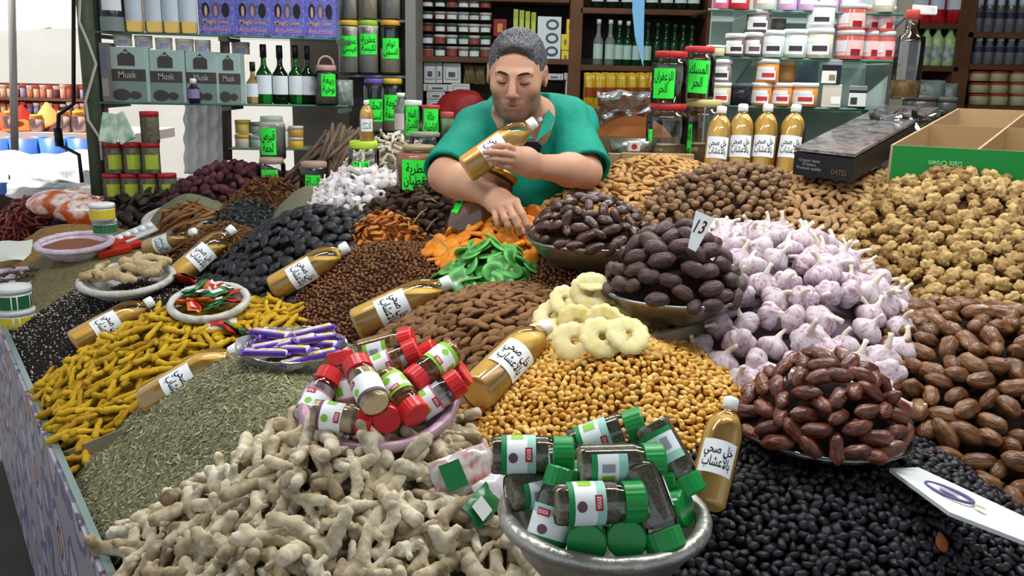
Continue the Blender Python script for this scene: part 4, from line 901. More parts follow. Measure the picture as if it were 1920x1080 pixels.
S = SDF((-.42, 1.98, .92), (.52, 2.86, 1.70), .0034)
def e(c, r, k=.015, sub=False): S.ell(hd(*c), r, k, HM, sub)
def cp(a, b, ra, rb, k=.012): S.cap(hd(*a), hd(*b), ra, rb, k)
e((0, -.018, .022), (.074, .094, .086)); e((0, .018, -.025), (.062, .070, .085), .03); e((0, .032, -.082), (.041, .048, .038), .03)
e((0, .060, -.100), (.026, .022, .018), .02)
for sx in (-1, 1):
    e((sx*.037, .050, -.028), (.026, .026, .028), .02); e((sx*.043, .010, -.068), (.016, .034, .030), .02)
    e((sx*.030, .094, .000), (.019, .0125, .0110), .012, True)
    e((sx*.030, .0755, -.002), (.0150, .0115, .0100), .008)
    cp((sx*.012, .088, .016), (sx*.045, .071, .017), .0085, .0065, .012)
    e((sx*.0115, .099, -.040), (.0080, .009, .0070), .006)
    e((sx*.0775, -.010, -.006), (.0075, .019, .031), .006); e((sx*.0820, -.004, -.004), (.005, .009, .016), .004, True)
cp((0, .084, .018), (0, .112, -.034), .0070, .0118, .010)
cp((-.020, .079, -.063), (.020, .079, -.063), .0055, .0055, .008); cp((-.006, .085, -.061), (.006, .085, -.061), .006, .006, .008)
cp((-.016, .079, -.074), (.016, .079, -.074), .0065, .0065, .008)
S.cap(hd(-.022, .090, -.0685), hd(.022, .090, -.0685), .0022, .0022, .004, True)
S.cap(hd(0, -.028, -.06), neck, .056, .062, .03)
# trunk and upper arms under the shirt
S.ell(chest, (.15, .10, .17), .05); S.ell(belly, (.13, .10, .14), .06); S.cap(neck, chest, .07, .10, .05)
for sh, el, wr in ((shR, elR, wrR), (shL, elL, wrL)):
    S.cap(neck, sh, .055, .055, .05); S.cap(sh, el, .052, .043, .03); S.cap(el, el+(wr-el)*.35, .044, .043, .02); S.cap(el+(wr-el)*.3, wr, .043, .028, .02)
def finger(pts, r0, r1, k=.006):
    n = len(pts)-1
    for i in range(n): S.cap(pts[i], pts[i+1], r0+(r1-r0)*i/n, r0+(r1-r0)*(i+1)/n, k)
# reaching hand: back of the hand to the viewer, fingers pointing down into the apricots
kn = [A(967, 379, 2.160), A(953, 386, 2.155), A(939, 391, 2.160), A(926, 391, 2.172)]
for k_ in kn: S.cap(wrR, k_, .024, .0125, .014)
S.ell((wrR+kn[1])/2, (.030, .022, .030), .02)
finger([kn[0], A(980, 402, 2.130), A(988, 421, 2.122), A(991, 438, 2.130)], .0098, .0074, .003)
finger([kn[1], A(964, 408, 2.120), A(971, 424, 2.115), A(973, 437, 2.128)], .0100, .0074, .003)
finger([kn[2], A(947, 410, 2.122), A(952, 422, 2.118), A(953, 433, 2.130)], .0096, .0072, .003)
finger([kn[3], A(930, 410, 2.142), A(933, 420, 2.140), A(934, 428, 2.148)], .0086, .0066, .003)
finger([wrR+(kn[0]-wrR)*.35+np.array([.012, .012, -.008]), A(962, 400, 2.205), A(972, 420, 2.185), A(980, 436, 2.165)], .0135, .0085)
# holding hand: fingers run across the front of the bottle, thumb behind it
kl = [A(968, 283, 2.175), A(969, 293, 2.165), A(967, 303, 2.165), A(963, 313, 2.175)]
for k_ in kl: S.cap(wrL, k_, .025, .0130, .016)
S.ell((wrL+kl[1])/2, (.034, .024, .034), .02)
finger([kl[0], A(953, 275, 2.143), A(937, 273, 2.136), A(926, 276, 2.146)], .0086, .0070, .0025)
finger([kl[1], A(947, 287, 2.130), A(926, 285, 2.125), A(909, 286, 2.140)], .0086, .0070, .0025)
finger([kl[2], A(945, 300, 2.133), A(928, 298, 2.128), A(914, 298, 2.143)], .0084, .0068, .0025)
finger([kl[3], A(948, 312, 2.147), A(938, 310, 2.143), A(928, 309, 2.150)], .0078, .0062, .0025)
finger([A(985, 296, 2.23), A(972, 276, 2.262), A(955, 270, 2.280), A(940, 270, 2.285)], .0140, .0088)
V, Q = S.mesh()
def skin_mat():
    m = mat('skin', ['b98a70', 'c2947a'], .55, .35, .25, 90, 1, 14, sss=.12, bdist=.0008); nt = m.node_tree; N = nt.nodes; L = nt.links.new; b = N['Principled BSDF']
    old = b.inputs['Base Color'].links[0].from_socket; cur = old
    for nm, col in (('stubble', '3a302c'), ('lips', '9a6258'), ('warm', 'b8786a')):
        at = N.new('ShaderNodeAttribute'); at.attribute_name = nm
        mx = N.new('ShaderNodeMix'); mx.data_type = 'RGBA'; L(at.outputs['Fac'], mx.inputs[0]); L(cur, mx.inputs[6]); mx.inputs[7].default_value = (*lin(col), 1); cur = mx.outputs[2]
    L(cur, b.inputs['Base Color']); return m
me = mesh_np('body', V-mo, Q, skin_mat()); Lc = (V-hc)@HM; x, y, z = Lc.T
sm = lambda a, b, t: np.clip((t-a)/(b-a), 0, 1)**2*(3-2*np.clip((t-a)/(b-a), 0, 1))
nearhead = (np.linalg.norm(Lc, axis=1) < .17)
jaw = sm(-.020, -.052, z)*sm(-.03, .0, y)*sm(-.135, -.112, z+.0*y)
cheek = np.exp(-((np.abs(x)-.030)/.016)**2-((z+.045)/.022)**2)*(y > .04); lipm = np.exp(-(x/.021)**2-((z+.0685)/.0105)**2)*(y > .05)
mous = np.exp(-(x/.026)**4-((z+.051)/.008)**2)*(y > .05)
st = np.clip(np.maximum(jaw*(1-.75*cheek)*.85, mous*.85)*(1-lipm)*(.75+.25*nz(V, 700)), 0, 1)*nearhead
for nm, val in (('stubble', st), ('lips', lipm*.75*nearhead), ('warm', np.clip(.45*np.exp(-(x/.018)**2-((z+.025)/.02)**2)*(y > .08)+.4*(np.abs(x) > .072)*(z < .04), 0, 1)*nearhead)):
    me.attributes.new(nm, 'FLOAT', 'POINT').data.foreach_set('value', val.astype(np.float32))
ob('body', me, man)
ob('mouth_line', tube_me('mouth_line', [hd(-.021, .0800, -.0690)-mo, hd(-.008, .0872, -.0680)-mo, hd(.008, .0872, -.0680)-mo, hd(.021, .0800, -.0690)-mo], [.0006, .0013, .0013, .0006], mat('lip_dark', '4a2a26', .6), 6), man)
# hair
S = SDF(hc-.15, hc+.17, .0032)
S.ell(hd(0, -.022, .027), (.0795, .098, .089), .01, HM); S.ell(hd(0, .052, .076), (.044, .032, .020), .02, HM)
S.ell(hd(0, .100, .000), (.076, .060, .082), .012, HM, True); S.ell(hd(0, .03, -.105), (.15, .12, .075), .01, HM, True); S.ell(hd(0, .112, .062), (.052, .040, .032), .012, HM, True)
for sx in (-1, 1): S.ell(hd(sx*.085, -.004, -.012), (.02, .024, .034), .006, HM, True)
V, Q = S.mesh(); Lc = (V-hc)@HM; V = V+unit(V-hc)*(0.0014*nz(Lc, 330)+.0012*np.sin(420*Lc[:, :1]+160*Lc[:, 1:2]+6*nz(Lc, 60)[:, None]).ravel()[:, None].ravel())[:, None]
ob('hair', mesh_np('hair', V-mo, Q, mat('hair_grey', ['232327', '38383d', '505056', '77777c'], .6, .4, .9, 420, 1, 330, bdist=.0015, stretch=(1, .3, .6))), man)
m_brow = mat('brow_dark', '2a2220', .7, .2)
for sx in (-1, 1):
    ob('eyebrow', tube_me('eyebrow', [hd(sx*.011, .0945, .0135)-mo, hd(sx*.023, .0925, .0175)-mo, hd(sx*.036, .0845, .0190)-mo, hd(sx*.050, .0705, .0125)-mo], [.0022, .0032, .0030, .0012], m_brow, 8), man)
    ob('eyelash', tube_me('eyelash', [hd(sx*.0165, .0835, -.0070)-mo, hd(sx*.024, .0865, -.0105)-mo, hd(sx*.033, .0860, -.0110)-mo, hd(sx*.043, .0790, -.0075)-mo], [.0010, .0018, .0018, .0010], m_brow, 6), man)
# shirt
S = SDF((-.42, 2.2, .86), (.52, 2.95, 1.50), .0052)
S.ell(chest, (.172, .128, .19), .06); S.ell(belly, (.165, .125, .19), .08); S.cap(A(935, 240, 2.58), A(1035, 232, 2.60), .066, .066, .05); S.cap(A(968, 215, 2.60), A(1008, 212, 2.61), .055, .055, .06)
S.cap(belly, belly+np.array([0, .05, -.12]), .15, .15, .06)
def sleeve(sh, el, ra, rb, t):
    h = sh+(el-sh)*t; d = unit(h-sh); q = S._box(np.minimum(sh, h)-.12, np.maximum(sh, h)+.12, .04)
    sl, p = q; ab = h-sh; tt = np.clip(((p-sh)@ab)/(ab@ab), 0, 1.3); dd = np.linalg.norm(p-(sh+tt[..., None]*ab), axis=-1)-(ra+(rb-ra)*tt)
    S.add(np.maximum(dd, (p-h)@d), sl, .045)
    q = S._box(h-.08, h+.08, .01); sl, p = q; tt = np.clip(((p-h)@d)/.2+.0, -1, 1)
    dd = np.linalg.norm(p-(h+((p-h)@d)[..., None]*d), axis=-1)-(rb-.013); S.add(np.maximum(dd, -((p-h)@d+.035)), sl, .004, True)
S.cap(shR, A(930, 240, 2.58), .060, .066, .04); S.cap(shL, A(1040, 232, 2.60), .062, .066, .04)
sleeve(shR, elR, .060, .069, .95); sleeve(shL, elL, .062, .075, .98)
S.cap(neck+np.array([0, 0, .10]), neck+np.array([0, -.01, -.02]), .066, .062, .012, True)
vn = A(1003, 258, 2.43); S.cap(neck+np.array([.0, -.05, .02]), vn, .052, .010, .010, True)
V, Q = S.mesh()
def fold(V):
    a = nz(V, 16, 1.3); b = np.sin(70*V[:, 0]+40*V[:, 2]+5*a); c_ = np.sin(55*V[:, 2]-30*V[:, 0]+6*nz(V, 11, 5)); return .0035*a+.0022*b*nz(V, 9, 3)+.0022*c_*nz(V, 8, 7)
nm_ = unit(np.stack([V[:, 0]-chest[0], V[:, 1]-chest[1], .3*(V[:, 2]-chest[2])], 1)); hem = np.minimum(np.linalg.norm(V-elR, axis=1), np.linalg.norm(V-elL, axis=1)); V = V+nm_*(fold(V)*np.clip((hem-.09)/.06, .12, 1)*2.6)[:, None]
m_shirt = mat('shirt_green', ['0b7f6b', '0e8c76'], .75, .25, .7, 13, 1, 6, bdist=.012, stretch=(1.5, 1, .6))
sh_o = ob('shirt', mesh_np('shirt', V-mo, Q, m_shirt), man)
# collar flaps, placket, button
def flap(pts, name, m, th=.004):
    V = [Vector(p)-Vector(mo) for p in pts]; bm = bmesh.new(); vs = [bm.verts.new(v) for v in V]; f = bm.faces.new(vs); r = bmesh.ops.extrude_face_region(bm, geom=[f])
    nn = f.normal if f.normal.length else Vector((0, -1, 0)); bm.normal_update(); nn = f.normal
    if nn.y > 0: nn = -nn
    for g in r['geom']:
        if isinstance(g, bmesh.types.BMVert): g.co += nn*th
    bmesh.ops.recalc_face_normals(bm, faces=bm.faces[:]); ob(name, bm_mesh(name, bm, m), sh_o)
flap([A(948, 222, 2.475), A(962, 228, 2.465), A(986, 246, 2.44), A(1001, 262, 2.425), A(984, 262, 2.425), A(962, 248, 2.44), A(944, 234, 2.465)], 'collar_flap', m_shirt)
flap([A(1028, 206, 2.50), A(1040, 222, 2.48), A(1032, 245, 2.455), A(1004, 268, 2.425), A(1012, 245, 2.445), A(1018, 225, 2.475)], 'collar_flap', m_shirt)
bt = lathe_me('button', [(.001, 0), (.006, 0), (.0065, .002), (.004, .0025), (.001, .0015)], mat('button_pearl', 'cfd8d4', .3, .5), 16)
ob('button', bt, sh_o, mw=frame(A(1013, 224, 2.452)-mo, (-.1, -1, .2)))
S = SDF(neck-.13, neck+.13, .005); S.ell(neck+np.array([.006, -.028, -.050]), (.052, .050, .052), .02); V, Q = S.mesh(); ob('undershirt', mesh_np('undershirt', V-mo, Q, mat('undershirt', '231a2c', .8)), man)
# trousers and shoes, hidden behind the stall
S = SDF((-.25, 2.45, 0), (.42, 3.15, 1.05), .012)
for sx in (-1, 1):
    hip = np.array([.07+sx*.085, 2.80, .92]); kne = np.array([.07+sx*.10, 2.76, .50]); ank = np.array([.07+sx*.11, 2.80, .09]); S.cap(hip, kne, .092, .068, .05); S.cap(kne, ank, .066, .05, .03)
S.ell((.07, 2.80, .95), (.165, .13, .12), .05); V, Q = S.mesh(); ob('trousers', mesh_np('trousers', V-mo, Q, mat('trousers', '24262e', .8)), man)
for sx in (-1, 1):
    S = SDF(np.array([.07+sx*.11-.09, 2.55, -.03]), np.array([.07+sx*.11+.09, 2.95, .18]), .008)
    S.cap((.07+sx*.11, 2.82, .045), (.07+sx*.12, 2.66, .035), .045, .035, .03); S.cap((.07+sx*.11, 2.82, .05), (.07+sx*.11, 2.80, .11), .042, .045, .03); V, Q = S.mesh(); V[:, 2] = np.maximum(V[:, 2], .004); ob('shoe', mesh_np('shoe', V-mo, Q, mat('shoe', '1a1918', .5)), man)
# the bottle he holds
hb0, hb1 = P(899, 300, 2.195), P(977, 246, 2.215); d_ = (hb1-hb0).normalized(); vinegar(to_cam((hb0+hb1)/2-d_*.114*.92, d_)@Matrix.Scale(.92, 4), "vinegar bottle held in the man's left hand", .85)
# ================================================================ goods on the shelves
SIGN = mat('sign_green', '3df04a', .75, .2, emit=.0)
def px_scale(u, v, y): return (P(u+1, v, y)-P(u, v, y)).length
def stand(u, vt, vb, y, zs=None):
    """upright thing: base matrix turned to the viewer, height and metres per pixel"""
    b = P(u, vb, y); t = P(u, vt, y); h = t.z-b.z
    if zs is not None: h = t.z-zs; b.z = zs
    return to_cam(b, (0, 0, 1)), h, px_scale(u, vb, y)
def lidded(name, u, vt, vb, w, y, bodym, lidm, label, group=None, zs=None, lidf=.22, cat='tub', lab=None, square=False, lip=1.03, taper=1.0):
    M, h, s = stand(u, vt, vb, y, zs); r = w*s/2; o = ob(name, None, mw=M, label=label, cat=cat, group=group); n = 4 if square else 22
    hl = h*lidf; pr = [(r*.94*taper, 0), (r*taper, h*.03), (r, h-hl), (r*.96, h-hl+.001)]
    lp = [(r*lip, h-hl-.002), (r*lip, h-hl*.12), (r*lip*.96, h), (.001, h)]
    if square: pr = [(q*1.3, z) for q, z in pr]; lp = [(q*1.25, z) for q, z in lp]
    rt = Matrix.Rotation(R(45), 4, 'Z') if square else Matrix.Identity(4)
    ob('body', lathe_me('body', pr, bodym, n, not square), o, mw=rt); ob('lid', lathe_me('lid', lp, lidm, n, not square), o, mw=rt)
    if lab:
        for (f0, f1, wd, m, *x) in lab:      # from, to (share of body height), width share of the visible girth, material, shift
            rr = r*(.93 if square else 1.0); hb = h-hl; ww = wd*2*r; xx = (x[0] if x else 0)*r; k = x[1] if len(x) > 1 else 0
            V, Fc = rect_np(xx-ww/2, f0*hb, xx+ww/2, f1*hb, 8, 1); V = np.array(V)
            if square: V = np.stack([V[:, 0], 0*V[:, 0]-rr-.0006*(1+k), V[:, 1]], 1)
            else: V[:, 2] = .0006*(1+k); V = wrap(V, rr)
            ob('label' if k == 0 else 'print', mesh_np('label', V, Fc, m), o)
    return o
def sign_on(o, r, z0, w, h, text, tilt=0.0, dx=0.0):
    a0 = -math.pi/2+dx/r; sg = ob('paper_sign', sector('paper_sign', w, h, r, z0, SIGN, 8, .0015, a0, tilt), o, label='fluorescent green paper sign with black Arabic handwriting')
    ob('writing', print_me('writing', text, w*.84, h*.80, r, z0, m_ink, True, .0024, a0, tilt, .008), sg)
def pet_jar(u, vt, vb, w, y, lidm, label, text=None, sign=None, fill=None, ff=.6, lidw=.86, neck=.9, zs=None, lidh=.09, handle=None, group=None, shoulder=.86, bodym=None, tilt=0.0, dx=0.0):
    M, h, s = stand(u, vt, vb, y, zs); r = w*s/2; o = ob('plastic_jar', None, mw=M, label=label, cat='jar', group=group); rl = r*lidw
    ob('jar_body', lathe_me('jar_body', [(r*.5, .001), (r*.92, 0), (r, h*.04), (r, h*(shoulder-.1)), (r*.97, h*(shoulder-.04)), (rl*.97, h*shoulder+.012*0), (rl*.95, h*(1-lidh))], bodym or pet, 26, caps=False), o)
    ob('lid', lathe_me('lid', [(rl, h*(1-lidh)), (rl*1.04, h*(1-lidh)+.001), (rl*1.04, h*.985), (rl*.97, h), (.001, h)], lidm, 26), o)
    if fill: ob('contents', lathe_me('contents', [(r*.85, .004), (r*.955, h*.045), (r*.955, h*ff*.97), (r*.5, h*ff), (.001, h*ff*1.01)], fill, 22), o)
    if handle: ob('handle', tube_me('handle', [(rl*.8*math.cos(a), 0, h+rl*.9*math.sin(a)) for a in np.linspace(0, math.pi, 11)], r*.09, lidm, 8), o)
    if text: f0, f1, wd = sign; sign_on(o, r, h*(f0+f1)/2, wd*2*r, h*(f1-f0), text, tilt, dx*r)
    return o
def glass_bottle(u, vt, vb, w, y, gm, capm, label, lab=m_paper, group=None, zs=None, liquid=None, name='bottle', neckf=.30, labf=(.22, .58), sh=.68, capf=.10):
    M, h, s = stand(u, vt, vb, y, zs); r = w*s/2; o = ob(name, None, mw=M, label=label, cat='bottle', group=group); nr = r*neckf
    ob('bottle_body', lathe_me('bottle_body', [(r*.9, 0), (r, h*.02), (r, h*(sh-.06)), (r*.9, h*sh), (r*.6, h*(sh+.06)), (nr*1.15, h*(sh+.12)), (nr, h*(sh+.18)), (nr, h*(1-capf*.5))], gm, 20), o)
    ob('cap', lathe_me('cap', [(nr*1.15, h*(1-capf)), (nr*1.22, h*(1-capf)), (nr*1.18, h*.995), (nr, h), (.001, h)], capm, 16), o)
    if lab:
        z0 = h*(labf[0]+labf[1])/2; lb = ob('label', sector('label', 2.2*r, h*(labf[1]-labf[0]), r, z0, lab, 10, .0008), o)
    return o
def carton(name, u0, vt, u1, vb, y, dep, m, label, group=None, zs=None, panels=(), text=None, cat='box', yaw=0.0):
    """panels: (x0,y0,x1,y1,material) as shares of the front; text: (string,x,y,w,h,material)"""
    b = P((u0+u1)/2, vb, y); t = P((u0+u1)/2, vt, y); z0 = b.z if zs is None else zs; h = t.z-z0; wd = (P(u1, vb, y)-P(u0, vb, y)).length
    o = ob(name, None, loc=(b.x, b.y, z0), rot=(0, 0, yaw), label=label, cat=cat, group=group); ob('box_body', box_me('box_body', -wd/2, 0, 0, wd/2, dep, h, m, min(.002, dep*.1)), o)
    for i, p in enumerate(panels):
        x0, y0, x1, y1, pm = p[:5]; e_ = .0006*(1+(p[5] if len(p) > 5 else 0)+.15*i)
        if len(p) > 6 and p[6] == 'disc': V, Fc = disc_np((x0+x1)/2*wd-wd/2, (y0+y1)/2*h, (x1-x0)/2*wd, (y1-y0)/2*h, 18)
        elif len(p) > 6 and p[6] == 'arch': V = [(x0*wd-wd/2, y0*h, 0), (x1*wd-wd/2, y0*h, 0), (x1*wd-wd/2, (y0*.4+y1*.6)*h, 0), ((x0*.3+x1*.7)*wd-wd/2, (y0*.2+y1*.8)*h, 0), ((x0+x1)/2*wd-wd/2, y1*h, 0), ((x0*.7+x1*.3)*wd-wd/2, (y0*.2+y1*.8)*h, 0), (x0*wd-wd/2, (y0*.4+y1*.6)*h, 0)]; Fc = [tuple(range(7))]
        else: V, Fc = rect_np(x0*wd-wd/2, y0*h, x1*wd-wd/2, y1*h)
        V = np.array(V); ob('printed_panel', mesh_np('printed_panel', np.stack([V[:, 0], 0*V[:, 0]-e_, V[:, 1]], 1), Fc, pm, False), o)
    for s_, x, yy, tw, th, tm in (text or []):
        V, Fc = text_np(s_, tw*wd, th*h, any(ord(c) > 1500 for c in s_), .01); ob('lettering', mesh_np('lettering', np.stack([V[:, 0]+(x-.5)*wd, 0*V[:, 0]-.0022, V[:, 1]+yy*h], 1), Fc, tm, False), o)
    return o
ORD = ['first', 'second', 'third', 'fourth', 'fifth', 'sixth', 'seventh', 'eighth', 'ninth', 'tenth', 'eleventh']
C = lambda h_, r_=.45: mat('c_'+h_+str(r_), h_, r_, .4)
white, cream, orange_, dark, brown = C('e9ebea'), C('d8cdb4'), C('d2853a'), C('1d1c24'), C('6b5550')
# ---- left bay: two glass shelves with metal brackets
GS = clear('shelf_glass', (.80, .90, .86), .5)
lb_ = ob('glass_shelving', None, loc=(0, 0, 0), label='glass shelves at the left holding white boxes, oil bottles and purple cartons', cat='shelving')
YL0, YL1 = 4.0, 4.25
def gshelf(u0, v0, u1, v1, y0, y1, par, dep=.30, m=GS, th=.010, nm='glass_shelf'):
    a, b = P(u0, v0, y0), P(u1, v1, y1); z_ = (a.z+b.z)/2; V = []
    for p in (a, b): V += [(p.x, p.y-.02, z_-th), (p.x, p.y-.02, z_), (p.x, p.y+dep, z_), (p.x, p.y+dep, z_-th)]
    ob(nm, mesh_np(nm, V, [(0, 1, 2, 3), (7, 6, 5, 4), (0, 4, 5, 1), (1, 5, 6, 2), (2, 6, 7, 3), (3, 7, 4, 0)], m, False), par); ob('edge', tube_me('edge', [(a.x, a.y-.022, z_-th/2), (b.x, b.y-.022, z_-th/2)], th*.55, mat('glass_edge', '4f7a68', .2, .5), 6), par); return z_
ZA = gshelf(182, 53, 640, 77, YL0, YL1, lb_); ZB = gshelf(190, 188, 655, 199, YL0, YL1, lb_); gshelf(430, 276, 575, 279, 4.15, 4.2, lb_, .2, mat('tray_grey', '8a8880', .5, .4), .008, 'tray')
for u in (200, 424, 640):
    for zz in (ZA, ZB): p = P(u, 100, 4.1); ob('bracket', box_me('bracket', p.x-.006, 4.02, zz-.03, p.x+.006, 4.3, zz-.012, C('5a5a58')), lb_)
yl = lambda u: YL0+(YL1-YL0)*(u-182)/460
teal, dkb = C('a9c0bc'), C('4a4440'); grey2 = C('7f9490')
for i, (u0, vt, u1) in enumerate([(209, 88, 277), (285, 94, 345), (352, 97, 408), (410, 100, 453)]):
    carton('perfume_box', u0, vt, u1, 187, yl(u0), .07, teal, 'pale teal musk box with a dark arch, %s from the left' % ORD[i], 'musk boxes on the lower glass shelf', ZB,
           [(0, .38, 1, .60, dkb), (0, .0, 1, .38, grey2), (.25, .66, .72, .97, dkb, 0, 'arch'), (.05, .02, .55, .24, dkb, 1, 'disc'), (.50, .05, .85, .20, dkb, 1, 'disc')], [('Musk', .5, .50, .5, .12, C('b8b0a4')), ('MISK', .48, .90, .16, .03, white)])
carton('perfume_box', 193, 80, 207, 187, 3.98, .10, C('77716f'), 'grey box standing edge-on at the left end of the musk boxes', None, ZB, [(.1, .1, .9, .4, C('9a9490')), (.1, .55, .9, .9, C('6a6a86'))])
for i, (u, vt, vb, w) in enumerate([(231, 64, 86, 32), (270, 67, 90, 31), (308, 71, 93, 30), (347, 73, 96, 32), (381, 75, 99, 28)]):
    lidded('cream_tub', u, vt, vb, w, yl(u)+.035, C('c9c4ba'), C('d2cec6'), 'small off-white tub on the musk boxes, %s from the left' % ORD[i], 'small tubs on the musk boxes', P(u, vb, yl(u)).z, .3, lab=[(.15, .75, .5, C('8a92b4'), 0)])
lidded('cream_tub', 452, 79, 104, 32, 4.25, C('c9c4ba'), C('d2cec6'), 'small off-white tub on the last musk box beside the green bottles', None, P(440, 101, 4.2).z, .3, lab=[(.15, .75, .5, C('8a92b4'), 0)])
glass_bottle(364, 147, 187, 22, 3.98, C('2a2030', .2), white, 'little dark bottle with a violet label in front of the musk boxes', mat('violet_label', '8a7aa8', .6), None, ZB, neckf=.45, sh=.62, capf=.2)
gdark, ggreen, gamber = mat('glass_darkgreen', '0d2414', .08, .5, trans=.3), mat('glass_green', '1f7a2a', .06, .5, trans=.75), mat('glass_amber', 'c9a468', .06, .5, trans=.6)
for i, (u, vt, w, gm, nm) in enumerate([(476, 116, 26, gamber, 'clear amber'), (497, 83, 30, ggreen, 'bright green'), (527, 85, 30, gdark, 'dark brown-green'), (556, 85, 28, ggreen, 'deep green'), (578, 86, 27, gdark, 'blackish green')]):
    glass_bottle(u, vt, 192, w, yl(u)+.05, gm, C('15151a'), nm+' bottle with a white label on the lower left glass shelf', C('dfe4ea', .6), 'long-necked bottles on the left glass shelf', ZB, labf=(.16, .48), sh=.52, neckf=.33, capf=.22)
pet_jar(613, 122, 196, 44, 4.22, C('c9a09a'), 'round jar with a pink handled lid and a green sign', 'ربيعة\nبوخية', (.22, .78, .62), fill_g, .35, .8, zs=ZB, lidh=.14, handle=True, dx=.2)
bag = mat('bag_grey', ['6b746e', '8a948e', '545c56'], .35, .5, .8, 30, 1, 25)
def pouch(name, u, vt, vb, w, y, m, label, group=None, zs=None, dep=.05, cat='bag', lean=0.0, band=None):
    M, h, s = stand(u, vt, vb, y, zs); r = w*s/2; n, k = 10, 12; V = []
    for j in range(k+1):
        t = j/k; fl = math.sin(math.pi*min(1, max(0, t*.98+.02)))**.5*dep/2+.002
        for sd in (-1, 1):
            for i in range(n+1): x = (i/n*2-1); V.append((x*r*(1-.06*math.sin(math.pi*t)), sd*fl*(1-x*x)**.5+.004*math.sin(9*x+7*t+u)*(1 if sd < 0 else 0), h*t+.01*h*math.sin(6*x+u)*(t > .9)))
    Fc = []; row = 2*(n+1)
    for j in range(k):
        for i in range(n): a = j*row+i; Fc.append((a, a+1, a+row+1, a+row)); b = a+n+1; Fc.append((b, b+row, b+row+1, b+1))
    o = ob(name, mesh_np(name, V, Fc, m), mw=M@Matrix.Rotation(lean, 4, 'Y'), label=label, cat=cat, group=group)
    if band:
        for f0, f1, bm_ in band:
            V, Fc = rect_np(-r*.8, h*f0, r*.8, h*f1, 6, 2); V = np.array(V); V = np.stack([V[:, 0], -(np.sin(np.pi*(V[:, 1]/h))**.5*dep/2*np.sqrt(1-(V[:, 0]/r)**2)+.007), V[:, 1]], 1); ob('printed_band', mesh_np('printed_band', V, Fc, bm_), o)
    return o
pouch('plastic_bag', 645, 150, 197, 36, 4.24, bag, 'crumpled grey plastic bag beside the pink-lidded jar', zs=ZB)
# upper glass shelf
for i, (u, w, bm_, lm, nm) in enumerate([(212, 46, C('2a2838', .2), C('8a9490'), 'dark violet jar in a clear stand'), ]):
    lidded('cosmetic_jar', u, -40, 51, w, yl(u), bm_, lm, nm+' at the left end of the upper glass shelf', zs=ZA, lab=[(.5, .9, .8, white), (.0, .35, 1.2, C('7d8a86'))])
oil = mat('oil', 'e0c070', .08, .5, trans=.8, ior=1.3)
for i, u in enumerate([253, 290, 322, 354]):
    glass_bottle(u, -70, 52+(u-253)*.04, 34, yl(u), oil, C('c9a23a'), 'tall pale oil bottle, %s from the left on the upper glass shelf' % ORD[i], C('c2ccd8', .5), 'oil bottles on the upper glass shelf', ZA, labf=(.16, .52), sh=.72, neckf=.4)
pur, pk, gold_ = mat('purple_print', ['4a3a8a', '3f6ab4', '8a5ab8', '4a8ac8', '9a9ad8'], .4, .4, 0, 1, 1, 75), C('d24a6a'), C('e0b060')
for i, (u0, u1) in enumerate([(373, 439), (442, 507), (509, 571), (573, 630)]):
    carton('gift_carton', u0, -45, u1, 63+(u0-373)*.045, yl(u0), .09, pur, 'blue and purple printed gift carton, %s from the left on the upper glass shelf' % ORD[i], 'purple gift cartons', ZA,
           [(.0, .62, .45, .98, C('d8dcf0')), (.08, .66, .40, .74, pk, 1), (.12, .30, .34, .55, C('1c1a24'), 1, 'disc'), (.40, .30, .62, .56, C('5a5a68'), 1, 'disc'), (.68, .30, .90, .55, C('1c1a24'), 1, 'disc'), (.19, .31, .28, .50, C('c9a08a'), 2, 'disc'), (.46, .31, .56, .50, C('b08a9a'), 2, 'disc')],
           [('Magic Love', .5, .22, .72, .09, gold_), ('Anti-frisson', .5, .10, .80, .08, C('e09ab0'))])
# ---- small tubs, jars and sticks under the left shelf
for u, vt, vb, w, bm_, lm, nm in [(456, 225, 250, 28, C('c9b060'), C('c8a83a'), 'yellow-lidded little tub, top of its stack'), (456, 252, 276, 28, C('b8b4a4'), C('c8a83a'), 'yellow-lidded little tub, bottom of its stack'), (484, 229, 252, 26, C('7d9488'), C('6b746e'), 'grey-green little tub, top of its stack'), (484, 254, 276, 26, C('8aa89c'), C('9aa49e'), 'grey-green little tub, bottom of its stack'), (556, 236, 257, 26, C('c99a4a'), C('cfcabc'), 'orange little tub, top of its stack'), (556, 257, 278, 26, C('d9b43a'), C('cfcabc'), 'orange little tub, bottom of its stack'), (536, 234, 276, 16, C('cfd0cc'), white, 'white slim tub beside the orange ones')]:
    lidded('small_tub', u, vt, vb, w, 4.2, bm_, lm, nm+' on the grey tray', 'little tubs on the grey tray', None, .25)
greymilk = mat('grey_powder', ['a09f98', 'b0afa8'], .9, .1, .2, 80)
pet_jar(512, 218, 298, 48, 3.75, C('9aa89e'), 'jar of grey powder with a pale lid and green sign before the grey tray', 'قبرص\nلحمة', (.12, .74, .62), greymilk, .9, .82, lidh=.14, dx=-.35)
pet_jar(511, 296, 352, 50, 3.6, C('a08a78'), 'clear jar with a wooden lid and rounded green sign below the grey powder jar', 'خنسي', (.20, .65, .62), None, .5, .85, lidh=.18, dx=-.2)
pet_jar(590, 303, 362, 54, 3.35, C('a3897a'), 'clear jar with a brown lid and green sign at the foot of the wood sticks', 'النيلة', (.10, .62, .52), None, .5, .85, lidh=.2, dx=-.1)
m_stick = mat('licorice', ['4a3c32', '5d4c40', '6d5c4c', '3d3028'], .85, .2, .4, 40, .5, 12)
rs = random.Random(5)
